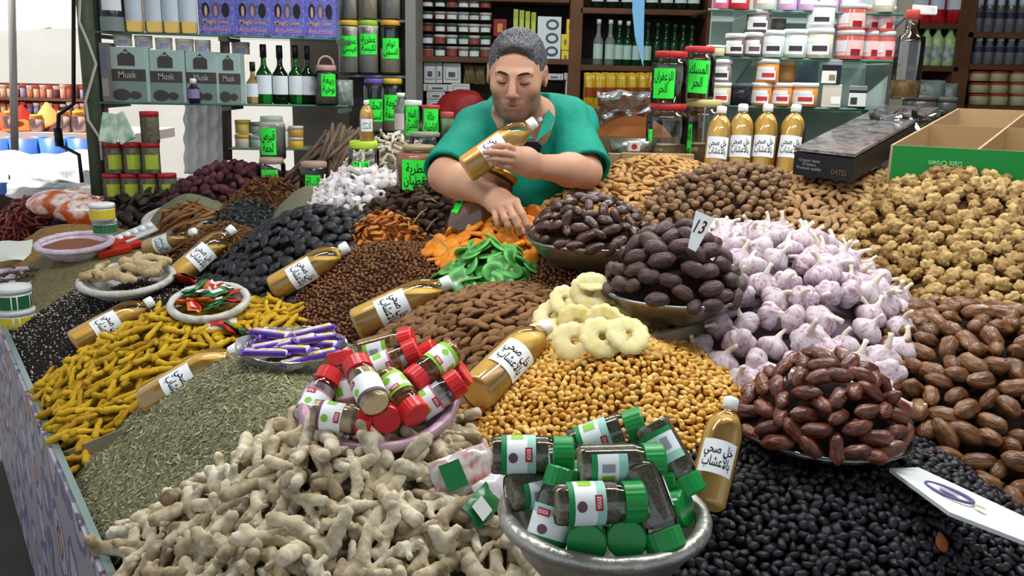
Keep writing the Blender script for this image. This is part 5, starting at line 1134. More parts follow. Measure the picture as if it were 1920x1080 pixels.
for i in range(46):
    a = P(rs.uniform(535, 640), rs.uniform(315, 345), 3.45+rs.uniform(-.1, .15)); b = P(rs.uniform(610, 690), rs.uniform(228, 262), 3.62+rs.uniform(-.1, .12)); mdl = (a+b)/2+Vector((rs.uniform(-.02, .02), 0, rs.uniform(-.015, .02)))
    ob('licorice_stick', tube_me('licorice_stick', [a-b*0, mdl, b], [rs.uniform(.006, .010), .009, rs.uniform(.004, .008)], m_stick, 6), label='long brown licorice stick in the bundle leaning under the left shelf', cat='stick', group='licorice sticks')
# ---- jars with red lids stacked by the post
herbfill = mat('jar_herb', ['4a463a', '5d5848', '6b6655', '3d392f'], .9, .1, .7, 60, 1, 45); m_rl = C('a82430'); ylab = mat('yellow_green_label', ['a8b83a', '8a9a34'], .5, .3, 0, 1, 1, 20)
for vt, vb, us, row in [(325, 374, [213, 247, 281, 316], 'bottom'), (267, 325, [216, 251, 285], 'middle'), (209, 268, [283], 'top')]:
    for i, u in enumerate(us):
        lidded('herb_jar', u, vt, vb, 33, 3.72, herbfill, m_rl, 'red-lidded jar of dried herb, '+('%s from the left in the %s row by the post' % (ORD[i], row) if len(us) > 1 else 'alone on top of the stack by the green post'), 'red-lidded herb jars by the post', P(u, vb, 3.72).z, .14, lab=None if row == 'top' else [(.18, .72, .75, ylab, .1)], cat='jar')
for sx, rz in ((0, 8), (24, -28)):
    p = P(205+sx, 240, 3.66); ob('paper_packet', box_me('paper_packet', -.035, -.006, -.06, .035, .006, .06, mat('packet_green', ['3f8a5a', 'dfe8de'], .6, .3, 0, 1, 1, 18), .003), loc=p, rot=(R(-12), R(rz), 0), label='green and white paper packet on the red-lidded jars, '+('the upright one' if sx == 0 else 'the leaning one'), cat='packet', group='green packets')
# ---- tall clear jars beside the wooden shelving
tj = ob('jar_rack', None, loc=(0, 0, 0), label='grey rack holding the tall clear jars with green signs', cat='rack')
for v, nm in ((41-6, 's'), (139, 's'), (249, 's')): p0, p1 = P(632, v, 4.5), P(762, v+3, 4.5); ob('shelf', box_me('shelf', p0.x, 4.48, p0.z-.012, p1.x, 4.75, p0.z, C('6b6a66')), tj)
for u in (762,): p = P(u, 100, 4.5); ob('side_panel', box_me('side_panel', p.x, 4.46, 0, p.x+.05, 4.8, 2.3, C('77746e')), tj)
p0, p1 = P(632, 39, 4.5), P(762, 39, 4.5); ob('back_panel', box_me('back_panel', p0.x, 4.76, .4, p1.x, 4.78, 2.3, C('57544f')), tj)
seedf = mat('seed_fill', ['b0a48c', 'c4b89e', '9a8e78'], .9, .1, .6, 120, .8, 90); dull = mat('dull_fill', ['aaa69c', 'b8b4aa'], .9, .1, .3, 80)
for vt, vb, it in [(-60, 38, [(654, 'C', None, None, dull, .5), (690, 'C', None, None, seedf, .95), (733, 'C', 'الغبرة', (.66, .98, .72), dull, .8)]), (38, 138, [(656, 'd9b43a', 'عطرية\nفيسي', (.32, .70, .76), dull, .9), (692, '9ac43a', 'عطرية\nلكيسة', (.36, .74, .80), dull, .92), (733, 'dba03a', 'توام\nالسمن', (.28, .66, .80), seedf, .5)]), (147, 247, [(703, '6a5ab0', 'الحلبة\nلسعة', (.20, .62, .80), dull, .6), (737, 'e0b83a', 'الثومة\nمنسمة', (.22, .70, .84), seedf, .45)])]:
    for u, lc, tx, sg, fl, ff in it:
        pet_jar(u, vt, vb, 40, 4.5, C('8a8884') if lc == 'C' else C(lc), {38: 'tall clear jar at the top of the rack', 138: 'tall clear jar in the middle of the rack', 247: 'tall clear jar at the bottom of the rack'}[vb]+{654: ', the left one', 690: ' filled with seed', 733: (' with the cut-off sign' if vb == 38 else ' with an orange lid'), 656: ' with a yellow lid', 692: ' with a lime lid', 703: ' with a violet lid', 737: ' with a yellow lid'}[u], tx, sg, fl, ff, .9, lidh=.10, group='tall clear jars', shoulder=.90)
# ---- jars standing on the table in front of the rack
glass_bottle(752, 174, 250, 26, 3.5, mat('pet_bottle', 'cfd2ce', .1, .5, trans=.8, ior=1.2), white, 'clear plastic bottle with a white cap behind the vinegar bottle', C('c9bfb8', .6), labf=(.1, .5), sh=.66, capf=.1, neckf=.5)
pet_jar(775, 188, 262, 34, 3.2, white, 'white-lidded jar with a green sign next to the red-lidded one', 'الملح\nالانجيري', (.12, .86, .72), dull, .5, .9, lidh=.13, dx=-.15)
pet_jar(808, 197, 262, 34, 3.15, C('b8303a'), 'red-lidded jar with a green sign behind the man', 'خالة\nالقاطونة', (.12, .90, .86), seedf, .5, .95, lidh=.12)
pet_jar(838, 210, 262, 26, 3.15, C('b84a4a'), 'small jar with a pinkish red lid touching the green sleeve', None, None, mat('green_fill', '8aa87a', .8), .8, .95, lidh=.2)
pet_jar(797, 248, 300, 60, 3.05, C('8a8478'), 'squat clear jar with a metal lid behind the honey jar', None, None, None, .3, .9, lidh=.15)
m_honey = mat('honey_brown', ['9a6244', 'a86e4c'], .3, .4)
pet_jar(683, 264, 345, 58, 3.0, C('b8d43a'), 'clear jar with a lime lid and green sign beneath the standing vinegar bottle', 'الملة', (.22, .56, .52), None, .4, .86, lidh=.17, dx=-.2)
a_ = P(688, 265, 3.0); vinegar(to_cam(a_, (0, 0, 1))@Matrix.Scale((P(692, 188, 3.0).z-a_.z)/.2285, 4), 'vinegar bottle standing on the lime-lidded jar', .97)
pet_jar(785, 272, 372, 82, 2.75, C('9a8a6a'), 'fat jar of brown paste with a cork-coloured lid and a big green sign', 'عطرية\nالقطبان', (.20, .76, .70), m_honey, .88, .72, lidh=.08, shoulder=.88, dx=-.1)
# the leaning paste jar between his arms
q0, q1 = P(872, 452, 2.30), P(940, 320, 2.36); M_ = to_cam(q0, q1-q0); Lh = (q1-q0).length; rj = .068
pj = ob('paste_jar', None, mw=M_, label='big leaning glass jar of brown paste with a gold lid between the man\'s arms', cat='jar')
JP = [(rj*.8, 0), (rj, .012), (rj*1.02, Lh*.45), (rj*.95, Lh*.68), (rj*.72, Lh*.86), (rj*.66, Lh*.92)]
ob('jar_body', lathe_me('jar_body', JP, glass, 28, caps=False), pj); ob('contents', lathe_me('contents', [(r_*.94, z_+.003) for r_, z_ in JP[:5]], m_honey, 26), pj)
ob('lid', lathe_me('lid', [(rj*.70, Lh*.91), (rj*.74, Lh*.915), (rj*.74, Lh*.985), (rj*.68, Lh), (.001, Lh)], mat('lid_gold', 'b08a3a', .3, .5, metal=.9), 26), pj)
sign_on(pj, rj*1.0, Lh*.40, .04, .07, 'الملح', 0, -.075); sign_on(pj, rj*.98, Lh*.66, .03, .035, 'حر', 0, -.05)
# ---- back shelving, first bay: stacked little jars, cartons
rs = random.Random(11)
lids = [C('9a948c'), C('2f5a44'), C('8a3a34'), C('b8b4ac'), C('3a3a3c')]
bods = [C('4a463f'), C('5d3a30'), C('3f4a44'), C('77706a'), C('6b3028')]
for ci, u in enumerate([802, 825, 847, 869, 889, 910]):
    nj = 5
    for k in range(nj):
        vb = 107-k*21.5+ci*.6; vt = vb-21; w = 23
        lidded('spice_tin', u, vt, vb, w, YB+.03, rs.choice(bods), rs.choice(lids), 'little spice jar, %s from the bottom in the %s column behind the man' % (ORD[k], ORD[ci]), 'little jars stacked on the back shelf', SB['A1']+k*.0645, .26, cat='jar', lab=[(.1, .8, .8, rs.choice([C('cfd4d2', .5), C('c9cfd4', .5), C('b8c0bc', .5), C('8a3a34')]))])
redc, golc, yel, ygr = C('9a2420'), C('c08a3a'), C('d9c23a'), C('9aa83a')
for k, (vt, vb) in enumerate([(36, 72), (74, 110)]): carton('tea_carton', 925, vt, 949, vb, YB, .10, redc, 'dark red carton with gold edges, %s of the two by the stacked jars' % ('upper', 'lower')[k], 'red cartons', SB['A1'] if k else SB['A1']+.112, [(.05, .05, .95, .95, C('7a1a18')), (.3, .25, .7, .75, golc, 1)])
for i, u in enumerate([961, 972, 983, 994]): carton('slim_packet', u, 17+i*2, u+9, 110, YB+.02, .12, ygr, 'yellow-green slim packet, %s from the left behind the man\'s hair' % ORD[i], 'yellow-green packets', SB['A1'], [(.1, .2, .9, .8, C('b4bf4a'))])
ornw = C('cfd6da'); ink2 = C('4a4c54')
carton('ornate_carton', 1006, 31, 1050, 122, YB, .12, ornw, 'white carton with black ornament beside the yellow cartons', None, SB['A1'], [(.35, .05, .9, .30, ink2, 0, 'disc'), (.35, .36, .9, .62, ink2, 0, 'disc'), (.35, .68, .9, .94, ink2, 0, 'disc'), (.45, .12, .8, .24, ornw, 1, 'disc'), (.45, .42, .8, .56, ornw, 1, 'disc'), (.45, .74, .8, .88, ornw, 1, 'disc')])
for i, (u0, vt, u1, vb) in enumerate([(1052, 64, 1067, 94), (1052, 95, 1067, 122), (1062, 36, 1074, 64), (1066, 66, 1076, 122)]): carton('yellow_carton', u0, vt, u1, vb, YB-.01, .08, yel, 'small yellow carton beside the ornate white one, '+['upper left', 'lower left', 'topmost', 'right'][i], 'yellow cartons', None, [(.3, .3, .7, .7, C('8a7a2a'), 0, 'disc')])
pk_w = C('c4c6c4')
for i, (u0, vt, u1, vb) in enumerate([(795, 115, 817, 156), (818, 115, 829, 156), (831, 118, 863, 156), (794, 158, 846, 171), (846, 157, 880, 180), (800, 172, 834, 186), (800, 187, 836, 203), (1022, 138, 1056, 150), (1058, 137, 1084, 150), (1060, 151, 1086, 180)]):
    carton('medicine_box', u0, vt, u1, vb, YB+.01, .10, pk_w, 'white box on the lower back shelf, '+['tall one at the far left', 'slim one second from the left', 'square one third from the left', 'flat wide one at the left', 'flat one next to the red cloth', 'upper of the two low flat ones', 'lowest flat one', 'left one above the man\'s shoulder', 'right one above the man\'s shoulder', 'pale orange one under it'][i], 'white boxes on the lower back shelf', None, [(.1, .15, .9, .85, C('8d9092')), (.16, .22, .84, .78, pk_w, 1), (.3, .3, .7, .55, ink2, 2)])
S = SDF(np.array(P(866, 195, 4.6))-.2, np.array(P(866, 195, 4.6))+.2, .012); S.ell(np.array(P(866, 205, 4.6)), (.13, .10, .10), .04); S.cap(np.array(P(840, 225, 4.6)), np.array(P(885, 190, 4.55)), .07, .04, .05); V, Q = S.mesh(); ob('red_bag', mesh_np('red_bag', V+.006*nz(V, 40)[:, None], Q, C('7d1512', .6)), label='dark red cloth bundle behind the green sleeve', cat='bundle')
for i, (u, vt, vb, w) in enumerate([(880, 120, 156, 22), (900, 122, 158, 20)]): pouch('brown_packet', u, vt, vb, w, YB+.05, C('5d5230'), 'olive packet on the lower back shelf, '+('left' if i == 0 else 'right')+' one', 'olive packets', None, .03)
# second bay: bottles, yellow bags
gcl = mat('glass_clear_bottle', 'b8c4bc', .06, .5, trans=.7, ior=1.25); gbt = mat('glass_green2', '0f4a26', .08, .5, trans=.45)
for i, u in enumerate([1120, 1142, 1159, 1175, 1192, 1212, 1230, 1246, 1262, 1278, 1294]):
    cl = i < 2; glass_bottle(u, 36+i*1.2, 121, 19 if cl else 17, YB+.02+.02*(i > 4), gcl if cl else gbt, C('cfd2d0') if i < 4 else C('1f3a2a'), ('clear' if cl else 'green')+' bottle, %s from the left in the row behind the streamer' % ORD[i], C('a8c4b8', .5) if i < 6 else None, 'bottles on the back shelf', SB['B1'], labf=(.14, .46), sh=.56, neckf=.38)
for i, u in enumerate([1120, 1148, 1176, 1222, 1250, 1276, 1300]):
    glass_bottle(u, -110, 14, 24, YB+.03, gdark, C('15151a'), 'dark green bottle, %s from the left on the top back shelf' % ORD[i], C('c9d0d4', .5), 'dark bottles on the top back shelf', SB['B0'], labf=(.10, .42), sh=.6)
ybag = mat('yellow_bag', ['c9a81f', 'b8921a', 'd9bc3a'], .25, .5, .7, 30, 1, 20)
for i, u in enumerate([1104, 1124, 1144, 1164, 1184, 1204, 1222]): pouch('snack_bag', u, 136, 205, 24, YB-.06, ybag, 'glossy yellow bag, %s from the left in the row under the bottle shelf' % ORD[i], 'yellow bags', None, .07, band=[(.35, .6, C('8a3a1a'))])
# sack of brown powder with foil, its steel pan
cs = np.array(P(1182, 262, 3.3)); V, Fc = lathe([(.12, -.9), (.17, -.88), (.19, -.4), (.185, -.02), (.17, .02)], 28, False); V = np.array(V)+cs
sk = ob('spice_sack', None, loc=tuple(cs), label='open sack of brown powder lined with crumpled foil behind the almonds', cat='sack'); ob('sack_body', mesh_np('sack_body', V-cs, Fc, mat('sack_brown', ['6b5a42', '57482f'], .9, .1, .3, 60)), sk)
V, Fc = lathe([(.165, .0), (.12, .05), (.06, .085), (.005, .10)], 28, False); ob('powder', mesh_np('powder', V, Fc, mat('powder_brown', ['6b3f1e', '7a4a26'], .95, .1, .3, 120)), sk)
m_foil = mat('foil', ['b8b8ba', 'd6d6d8', '8d8d90'], .22, .5, .6, 45, 1, 30, metal=.85)
def crumple(name, u, v, y, w, h, m, label, cat='foil', lean=-.5, parent=None, amp=.02):
    n = 18; V = []; p = P(u, v, y)
    for j in range(n+1):
        for i in range(n+1): x, z = (i/n-.5)*w, (j/n-.5)*h; V.append((x, z*lean*.6, z))
    V = np.array(V); V += np.stack([amp*.5*nz(V, 45, 1), amp*nz(V, 33, 2)+amp*.6*nz(V, 80, 4), amp*.5*nz(V, 40, 3)], 1); Fc = [(j*(n+1)+i, j*(n+1)+i+1, (j+1)*(n+1)+i+1, (j+1)*(n+1)+i) for j in range(n) for i in range(n)]
    o = ob(name, mesh_np(name, V, Fc, m, False), parent, loc=p-Vector(parent.location) if parent else p); md = o.modifiers.new('t', 'SOLIDIFY'); md.thickness = .0015
    if not parent: o['label'] = label; o['category'] = cat
    return o
crumple('foil_lining', 1172, 208, 3.25, .20, .13, m_foil, None, parent=sk)
pan = ob('steel_pan', lathe_me('steel_pan', [(.01, -.04), (.07, -.04), (.078, 0), (.075, 0), (.066, -.036), (.01, -.036)], m_steel, 30), loc=P(1187, 262, 2.95), label='small steel pan standing before the brown sack', cat='pan')
pan.scale = (1, 1, 1.3)
carton('paper_box', 1178, 266, 1200, 284, 2.8, .04, C('cfc9c4'), 'little white box with a red disc beside the steel pan', None, None, [(.25, .2, .75, .8, C('a82a24'), 0, 'disc')])
for i, (u0, u1) in enumerate([(1140, 1170), (1165, 1300)]): carton('cardboard_flap', u0, 288, u1, 318, 2.72-.02*i, .02, C('a08a6a', .8), 'tan cardboard edge behind the light almonds, '+('left' if i == 0 else 'right')+' piece', 'cardboard edges', None, cat='cardboard')
# blue streamer
st_ = [P(1199, -60, 2.9), P(1197, 20, 2.9), P(1199, 70, 2.9), P(1206, 124, 2.9)]; V = []
for i, (p, w_) in enumerate(zip(st_, (.020, .019, .014, .001))): V += [p+Vector((-w_, 0, 0)), p+Vector((w_, .004, 0)), p+Vector((w_, .006, 0)), p+Vector((-w_, .002, 0))]
ob('blue_streamer', mesh_np('blue_streamer', V, [(i*4+j, i*4+(j+1) % 4, i*4+4+(j+1) % 4, i*4+4+j) for i in range(3) for j in range(4)], mat('paper_blue', '6aa0c4', .7, .2), False), label='light blue pointed paper streamer hanging from above', cat='streamer')
# ---- big clear jars on the table at the right
for u, vt, vb, w, y, lc, tx, sg, lab, fl, dx, tl in [(1253, 96, 196, 68, 2.95, C('b8242a'), 'الزعفران\nالحر', (.12, .68, .62), 'big clear jar with a red lid and green sign on top of another', None, -.35, 0), (1306, 87, 188, 62, 3.05, C('b83034'), 'المسك\nالحر', (.14, .74, .64), 'big clear jar with a faded red lid and green sign beside the tubs', None, .0, -.05),
                                          (1247, 193, 300, 78, 2.95, C('a82a28'), 'حبة', (.08, .55, .14), 'big round jar with a red lid under the other one', mat('gum_fill', ['c4b89a', 'a89a7a'], .8, .2, .5, 90, 1, 60), -.85, 0), (1312, 186, 300, 78, 3.05, C('c9b87a'), 'أكاد\nمكة', (.08, .60, .30), 'big round jar with a cream lid half hidden by the vinegar bottles', mat('gum_fill'), -.75, .0)]:
    pet_jar(u, vt, vb, w, y, lc, lab, tx, sg, fl, .28, .84 if vt < 150 else .82, lidh=.12, shoulder=.84, dx=dx, tilt=tl)
# ---- right bay: glass shelves of cosmetic tubs
rb_ = ob('glass_shelving', None, loc=(0, 0, 0), label='glass shelves at the right with rows of white, orange and red tubs', cat='shelving'); YR = 3.2
Z1 = gshelf(1325, 22, 1690, 20, YR, YR, rb_, .32); Z2 = gshelf(1322, 110, 1680, 108, YR, YR, rb_, .32); Z3 = gshelf(1330, 203, 1765, 199, YR, YR, rb_, .32)
p0, p1 = P(1330, 100, YR+.34), P(1690, 100, YR+.34); ob('back_panel', box_me('back_panel', p0.x, YR+.34, .5, p1.x, YR+.36, 2.3, C('a4b4ae', .35)), rb_)
for u in (1385, 1650):
    for zz in (Z1, Z2, Z3):
        x_ = P(u, 100, YR+.2).x; ob('bracket', mesh_np('bracket', [(x_, YR+.02, zz-.012), (x_, YR+.33, zz-.012), (x_, YR+.33, zz-.13), (x_+.008, YR+.02, zz-.012), (x_+.008, YR+.33, zz-.012), (x_+.008, YR+.33, zz-.13)], [(0, 1, 2), (5, 4, 3), (0, 3, 4, 1), (1, 4, 5, 2), (2, 5, 3, 0)], C('8d928e'), False), rb_)
x_ = P(1672, 100, YR+.33).x; ob('upright', box_me('upright', x_, YR+.30, 0, x_+.05, YR+.36, 2.4, C('6b6358')), rb_)
wl = C('eef0ee'); ink3 = C('3a3438'); redp = C('c4343c'); mintb, beig, roseb = mat('mint_scrub', ['c4d0c8', 'b0c0b8', 'd6ddd6'], .5, .3, 0, 1, 1, 60), mat('beige_scrub', ['cfc8b8', 'bdb4a2', 'ddd8cc'], .5, .3, 0, 1, 1, 60), C('d89a98')
LW = lambda ink: [(.15, .62, .95, wl, -.15), (.28, .50, .55, ink, .1, 1), (.62, .82, .8, wl, -.2, 1)]
RO = [(.0, .12, 1.55, C('b8443c')), (.15, .80, 1.5, C('e2b4b0')), (.78, .98, 1.5, C('c85a50')), (.30, .75, .45, C('d8d4da'), -.6, 1), (.16, .42, .36, C('8a1424'), .5, 2)]
for u, vt, vb, w, y, zs, bm_, lm, lab, lb2 in [
    (1341, 85, 107, 34, YR, Z2, C('d9c9a0'), white, 'low beige tub at the left end of the middle glass shelf', None), (1377, 63, 107, 38, YR, Z2, brown, white, 'brown tub with a white label, second on the middle glass shelf', LW(ink3)), (1411, 61, 107, 36, YR, Z2, brown, white, 'brown tub with a white label, third on the middle glass shelf', LW(C('6b4a54'))),
    (1446, 57, 107, 44, YR, Z2, mintb, white, 'speckled mint tub, left of the two mint ones', LW(ink3)), (1488, 55, 107, 44, YR, Z2, mintb, white, 'speckled mint tub, right of the two mint ones', LW(ink3)), (1533, 53, 107, 50, YR, Z2, beig, white, 'speckled beige tub under the tall white one', LW(ink3)),
    (1590, 57, 107, 50, YR, Z2, C('b8a8a4', .2), C('c9c4c4', .2), 'clear and red rose tub, lower left of the six', RO), (1630, 58, 107, 32, YR+.03, Z2, C('b8a8a4', .2), C('c9c4c4', .2), 'clear and red rose tub, lower middle of the six', RO), (1657, 59, 107, 34, YR+.02, Z2, C('b8a8a4', .2), C('c9c4c4', .2), 'clear and red rose tub, lower right of the six', RO),
    (1421, 19, 61, 44, YR+.01, P(1411, 61, YR).z, C('6b5a58'), C('b8bcc0', .3), 'brown tub with a clear lid stacked above the brown tubs', LW(ink3)), (1459, 35, 57, 26, YR+.06, P(1446, 57, YR).z, C('5d5454'), C('5d5454'), 'dark tub at the back behind the mint ones', None), (1537, 5, 53, 50, YR, P(1533, 53, YR).z, C('dfe2dc'), wl, 'tall white tub on top of the beige one', LW(ink3)),
    (1594, 8, 56, 50, YR, P(1590, 57, YR).z, C('b8a8a4', .2), C('c9c4c4', .2), 'clear and red rose tub, upper left of the six', RO), (1631, 10, 57, 32, YR+.03, P(1630, 58, YR).z, C('b8a8a4', .2), C('c9c4c4', .2), 'clear and red rose tub, upper middle of the six', RO), (1658, 12, 58, 34, YR+.02, P(1657, 59, YR).z, C('b8a8a4', .2), C('c9c4c4', .2), 'clear and red rose tub, upper right of the six', RO),
    (1349, 155, 200, 38, YR, Z3, C('cbb98a'), wl, 'beige tub with a white label at the left end of the lowest glass shelf', LW(redp)), (1387, 156, 200, 40, YR+.01, Z3, C('20202a', .2), C('5a6068', .3), 'black tub beside the beige one on the lowest glass shelf', None), (1425, 155, 200, 38, YR, Z3, orange_, wl, 'orange tub, left of the three in the lower row', LW(redp)), (1463, 155, 200, 38, YR, Z3, orange_, wl, 'orange tub, middle of the three in the lower row', LW(redp)), (1506, 155, 200, 48, YR, Z3, orange_, wl, 'orange tub, right of the three in the lower row', LW(redp)),
    (1349, 111, 155, 42, YR+.01, P(1349, 155, YR).z, C('8a7a7c'), wl, 'grey-brown tub stacked above the beige tub', LW(ink3)), (1437, 111, 155, 42, YR, P(1437, 155, YR).z, orange_, C('d8d4cc', .3), 'orange tub stacked on the left orange tubs', LW(redp)), (1472, 114, 155, 34, YR+.08, P(1470, 155, YR).z, C('c08a4a'), C('c9a878'), 'plain orange tub at the back of the upper row', None)]:
    lidded('cosmetic_tub', u, vt, vb, w, y, bm_, lm, lab, 'tubs on the right glass shelves', zs, .17, lab=lb2)
for u, vt, vb, w, zs, bm_, lm, lab, lb2 in [(1557, 158, 201, 46, Z3, C('cfc6b4'), C('c4c0b8', .3), 'square beige jar beside the orange tubs', [(.2, .6, .45, wl, .4)]), (1606, 161, 199, 42, Z3, C('1f1d20', .25), C('77787a', .3), 'square black jar with a black and white label', [(.1, .85, .9, C('d8dcd4')), (.2, .6, .35, ink3, -.35, 1)]), (1557, 113, 157, 46, P(1557, 158, YR).z, C('1c1c26', .25), C('8a8c90', .3), 'square dark jar with a white label above the beige one', [(.05, .7, .7, C('e4e2d6'), -.2), (.2, .5, .3, C('8a7a6a'), .1, 1)])]:
    lidded('square_jar', u, vt, vb, w*.8, YR, bm_, lm, lab, 'square jars', zs, .2, cat='jar', lab=lb2, square=True)
for i, (u, w, c) in enumerate([(1351, 30, 'd86a8a'), (1384, 40, 'c8323c'), (1432, 40, 'cfd4c4'), (1474, 36, 'd8b0d8'), (1512, 36, 'dcb4dc'), (1550, 36, 'd8a8d0'), (1592, 40, 'cfa0d4'), (1655, 40, 'c4c0a8')]):
    lidded('cosmetic_tub', u, -28, 20, w, YR, C(c), wl, 'tub cut by the top edge, %s from the left on the top glass shelf' % ORD[i], 'tubs on the top glass shelf', Z1, .17, lab=[(.3, .8, .7, wl)])
# grey bag seen behind the orange tubs, the tall bottle of sticks
pouch('blue_bag', 1510, 112, 156, 44, YR+.2, mat('bag_blue', ['8a9cb0', 'a4b4c4'], .3, .5, .6, 30), 'pale blue plastic bag behind the orange tubs', zs=P(1510, 156, YR).z, dep=.06)
tb = pet_jar(1694, 18, 186, 52, 2.95, C('b8402c'), 'tall ribbed clear bottle with a red cap and sticks inside, right of the glass shelves', None, None, mat('stick_fill', ['8a6a3c', '9a7a4a'], .8, .2, .6, 40), .22, .5, lidh=.10, shoulder=.74)
for i in range(5): p = P(1712+i*7, 12+i*1.5, 2.93); ob('white_straw', tube_me('white_straw', [P(1712, 12+3*i, 2.95), P(1756, 15+2.5*i, 2.9)], .006, white, 6), label='white straw sticking out by the red cap of the tall bottle, %s from the top' % ORD[i], cat='straw', group='white straws')
# ---- far right of the back shelving
for i, u in enumerate([1722, 1752, 1786]): pouch('detergent_bag', u, -30, 40, 34, YB+.03, mat('bag_red', ['a8141c', 'c42a30'], .3, .5, .5, 30), 'red bag with a pale badge, %s from the left, top right shelf' % ORD[i], 'red bags', SB['C0'], .07, band=[(.35, .75, C('c4ccd8', .4))])
gr_ = mat('detergent', ['a0c880', 'b4d490'], .25, .5, trans=.15)
for i, u in enumerate([1731, 1752, 1775, 1793]): glass_bottle(u, 44, 118, 24, YB+.02, gr_, C('2a3a8a'), 'pale green cleaner bottle, %s from the left on the right back shelf' % ORD[i], mat('lab_bluey', ['4a5aa8', 'c9d48a'], .5, .3, 0, 1, 1, 30), 'green cleaner bottles', SB['C1'], neckf=.35, sh=.66, labf=(.12, .5))
for row, (vt, vb, zs) in enumerate([(-2, 60, SB['D0']), (66, 119, SB['D1'])]):
    for i, u in enumerate([1830, 1850, 1870, 1890, 1910]): glass_bottle(u, vt, vb, 19, YB+.02, mat('glass_smoke', '8a8a90', .06, .5, trans=.5), C('b8ccd8'), 'pale-blue-capped bottle, %s from the left in the %s far right row' % (ORD[i], ('upper', 'lower')[row]), mat('lab_dark', '2a2a48', .5), 'blue-capped bottles', zs, neckf=.55, sh=.62, labf=(.42, .6), capf=.2)
for i, u in enumerate([1833, 1869, 1907]):
    for k in range(3): lidded('margarine_pot', u, 176-k*21, 197-k*21, 34, YB+.02, C('a8a078'), C('a83a30'), 'red-rimmed beige pot, %s from the bottom in the %s far right stack' % (ORD[k], ORD[i]), 'beige pots', SB['D2']+k*.063, .16)
for i, (u, vt, vb, w) in enumerate([(1740, 150, 196, 50), (1775, 156, 198, 30)]): pouch('silver_bag', u, vt, vb, w, YB-.1, bag, 'crumpled silver bag on the low right shelf, '+('larger' if i == 0 else 'smaller')+' one', 'silver bags', None, .08)
for i, (u, vt, vb, w) in enumerate([(1720, 178, 215, 60), (1770, 182, 215, 40)]): lidded('dark_tub', u, vt, vb, w, 3.6, C('4a4a48', .3), C('5a5a58', .3), 'dark plastic tub behind the open green box, '+('left' if i == 0 else 'right')+' one', 'dark tubs', None, .25)
# ---- black tray box under film and the open green divided box
def hexa(name, T, Bt, m, parent=None):
    """T, Bt: four top and four bottom corners (viewer-left-front first, counter-clockwise)"""
    return ob(name, mesh_np(name, list(Bt)+list(T), [(3, 2, 1, 0), (4, 5, 6, 7), (0, 1, 5, 4), (1, 2, 6, 5), (2, 3, 7, 6), (3, 0, 4, 7)], m, False), parent)
kb = ob('date_tray', None, loc=(0, 0, 0), label='long black carton of dates sealed under clear film behind the small round dates', cat='box')
T = [P(1490, 285, 2.35), P(1602, 298, 2.22), P(1760, 208, 3.0), P(1655, 203, 3.1)]; zt = sum(p.z for p in T)/4
dn = Vector((0, 0, -.058)); hexa('box_body', T, [p+dn for p in T], mat('black_card', '17171c', .45, .4), kb)
up = Vector((0, 0, .004)); Tc = [p+up for p in T]; hexa('date_layer', [p+up*2 for p in Tc], Tc, mat('film_dates', ['3a3432', '57504e', '8a8686', '4a4240'], .16, .6, .8, 60, 1, 24, coat=.8), kb)
def plane_text(s, o_, ex, ez, w, h, m, par, cx, cz, off=.002, ar=False):
    """lettering on a flat face: o_ corner, ex/ez unit edges, centre cx,cz in metres"""
    V, Fc = text_np(s, w, h, ar, .01); ny = Vector(ex).cross(Vector(ez)).normalized(); ny = ny if ny.y < 0 else -ny
    ob('lettering', mesh_np('lettering', [Vector(o_)+Vector(ex)*(cx+v[0])+Vector(ez)*(cz+v[1])+ny*off for v in V], Fc, m, False), par)
ex = (T[1]-T[0]); L0 = ex.length; ex.normalize(); plane_text('Organic dates\nof Sahara\nPremium quality', T[0]+dn, ex, (0, 0, 1), L0*.42, .030, C('8a8a90'), kb, L0*.28, .030); plane_text('DATES', T[0]+dn, ex, (0, 0, 1), L0*.25, .014, C('6a5030'), kb, L0*.78, .02)
gb = ob('open_carton', None, loc=(0, 0, 0), label='open green carton with brown dividers behind the walnuts', cat='box')
gz = P(1675, 275, 2.3).z; cardb = mat('cardboard_in', ['a08560', 'ad9270'], .8, .2, .1, 20); m_gc = C('0d7a30', .4)
fl_, fr_ = P(1675, 272, 2.30), P(2010, 300, 2.12); fr_.z = fl_.z; bl_ = P(1800, 203, 2.95); br_ = fr_+(bl_-fl_); dn = Vector((0, 0, -.10)); mids = lambda a, b, t=.5: a+(b-a)*t
def wallp(a, b, m, nm, th=.006, h=.10, m2=None):
    d = (b-a).normalized(); nn = Vector((d.y, -d.x, 0))*th; V = [a, b, b+dn, a+dn, a-nn, b-nn, b+dn-nn, a+dn-nn]
    ob(nm, mesh_np(nm, V, [(0, 1, 2, 3), (7, 6, 5, 4), (0, 4, 5, 1), (1, 5, 6, 2), (2, 6, 7, 3), (3, 7, 4, 0)], m, False), gb)
wallp(fl_, fr_, m_gc, 'green_side'); wallp(fl_+Vector((0, .007, 0)), fr_+Vector((0, .007, 0)), cardb, 'inner_side'); wallp(fl_, bl_, cardb, 'inner_side'); wallp(bl_, br_, cardb, 'inner_side'); wallp(fr_, br_, cardb, 'inner_side')
wallp(mids(fl_, fr_, .5), mids(bl_, br_, .5), cardb, 'divider'); wallp(mids(fl_, bl_, .5), mids(fr_, br_, .5), cardb, 'divider'); hexa('bottom', [p+dn for p in (fl_, fr_, br_, bl_)], [p+dn*1.05 for p in (fl_, fr_, br_, bl_)], cardb, gb)
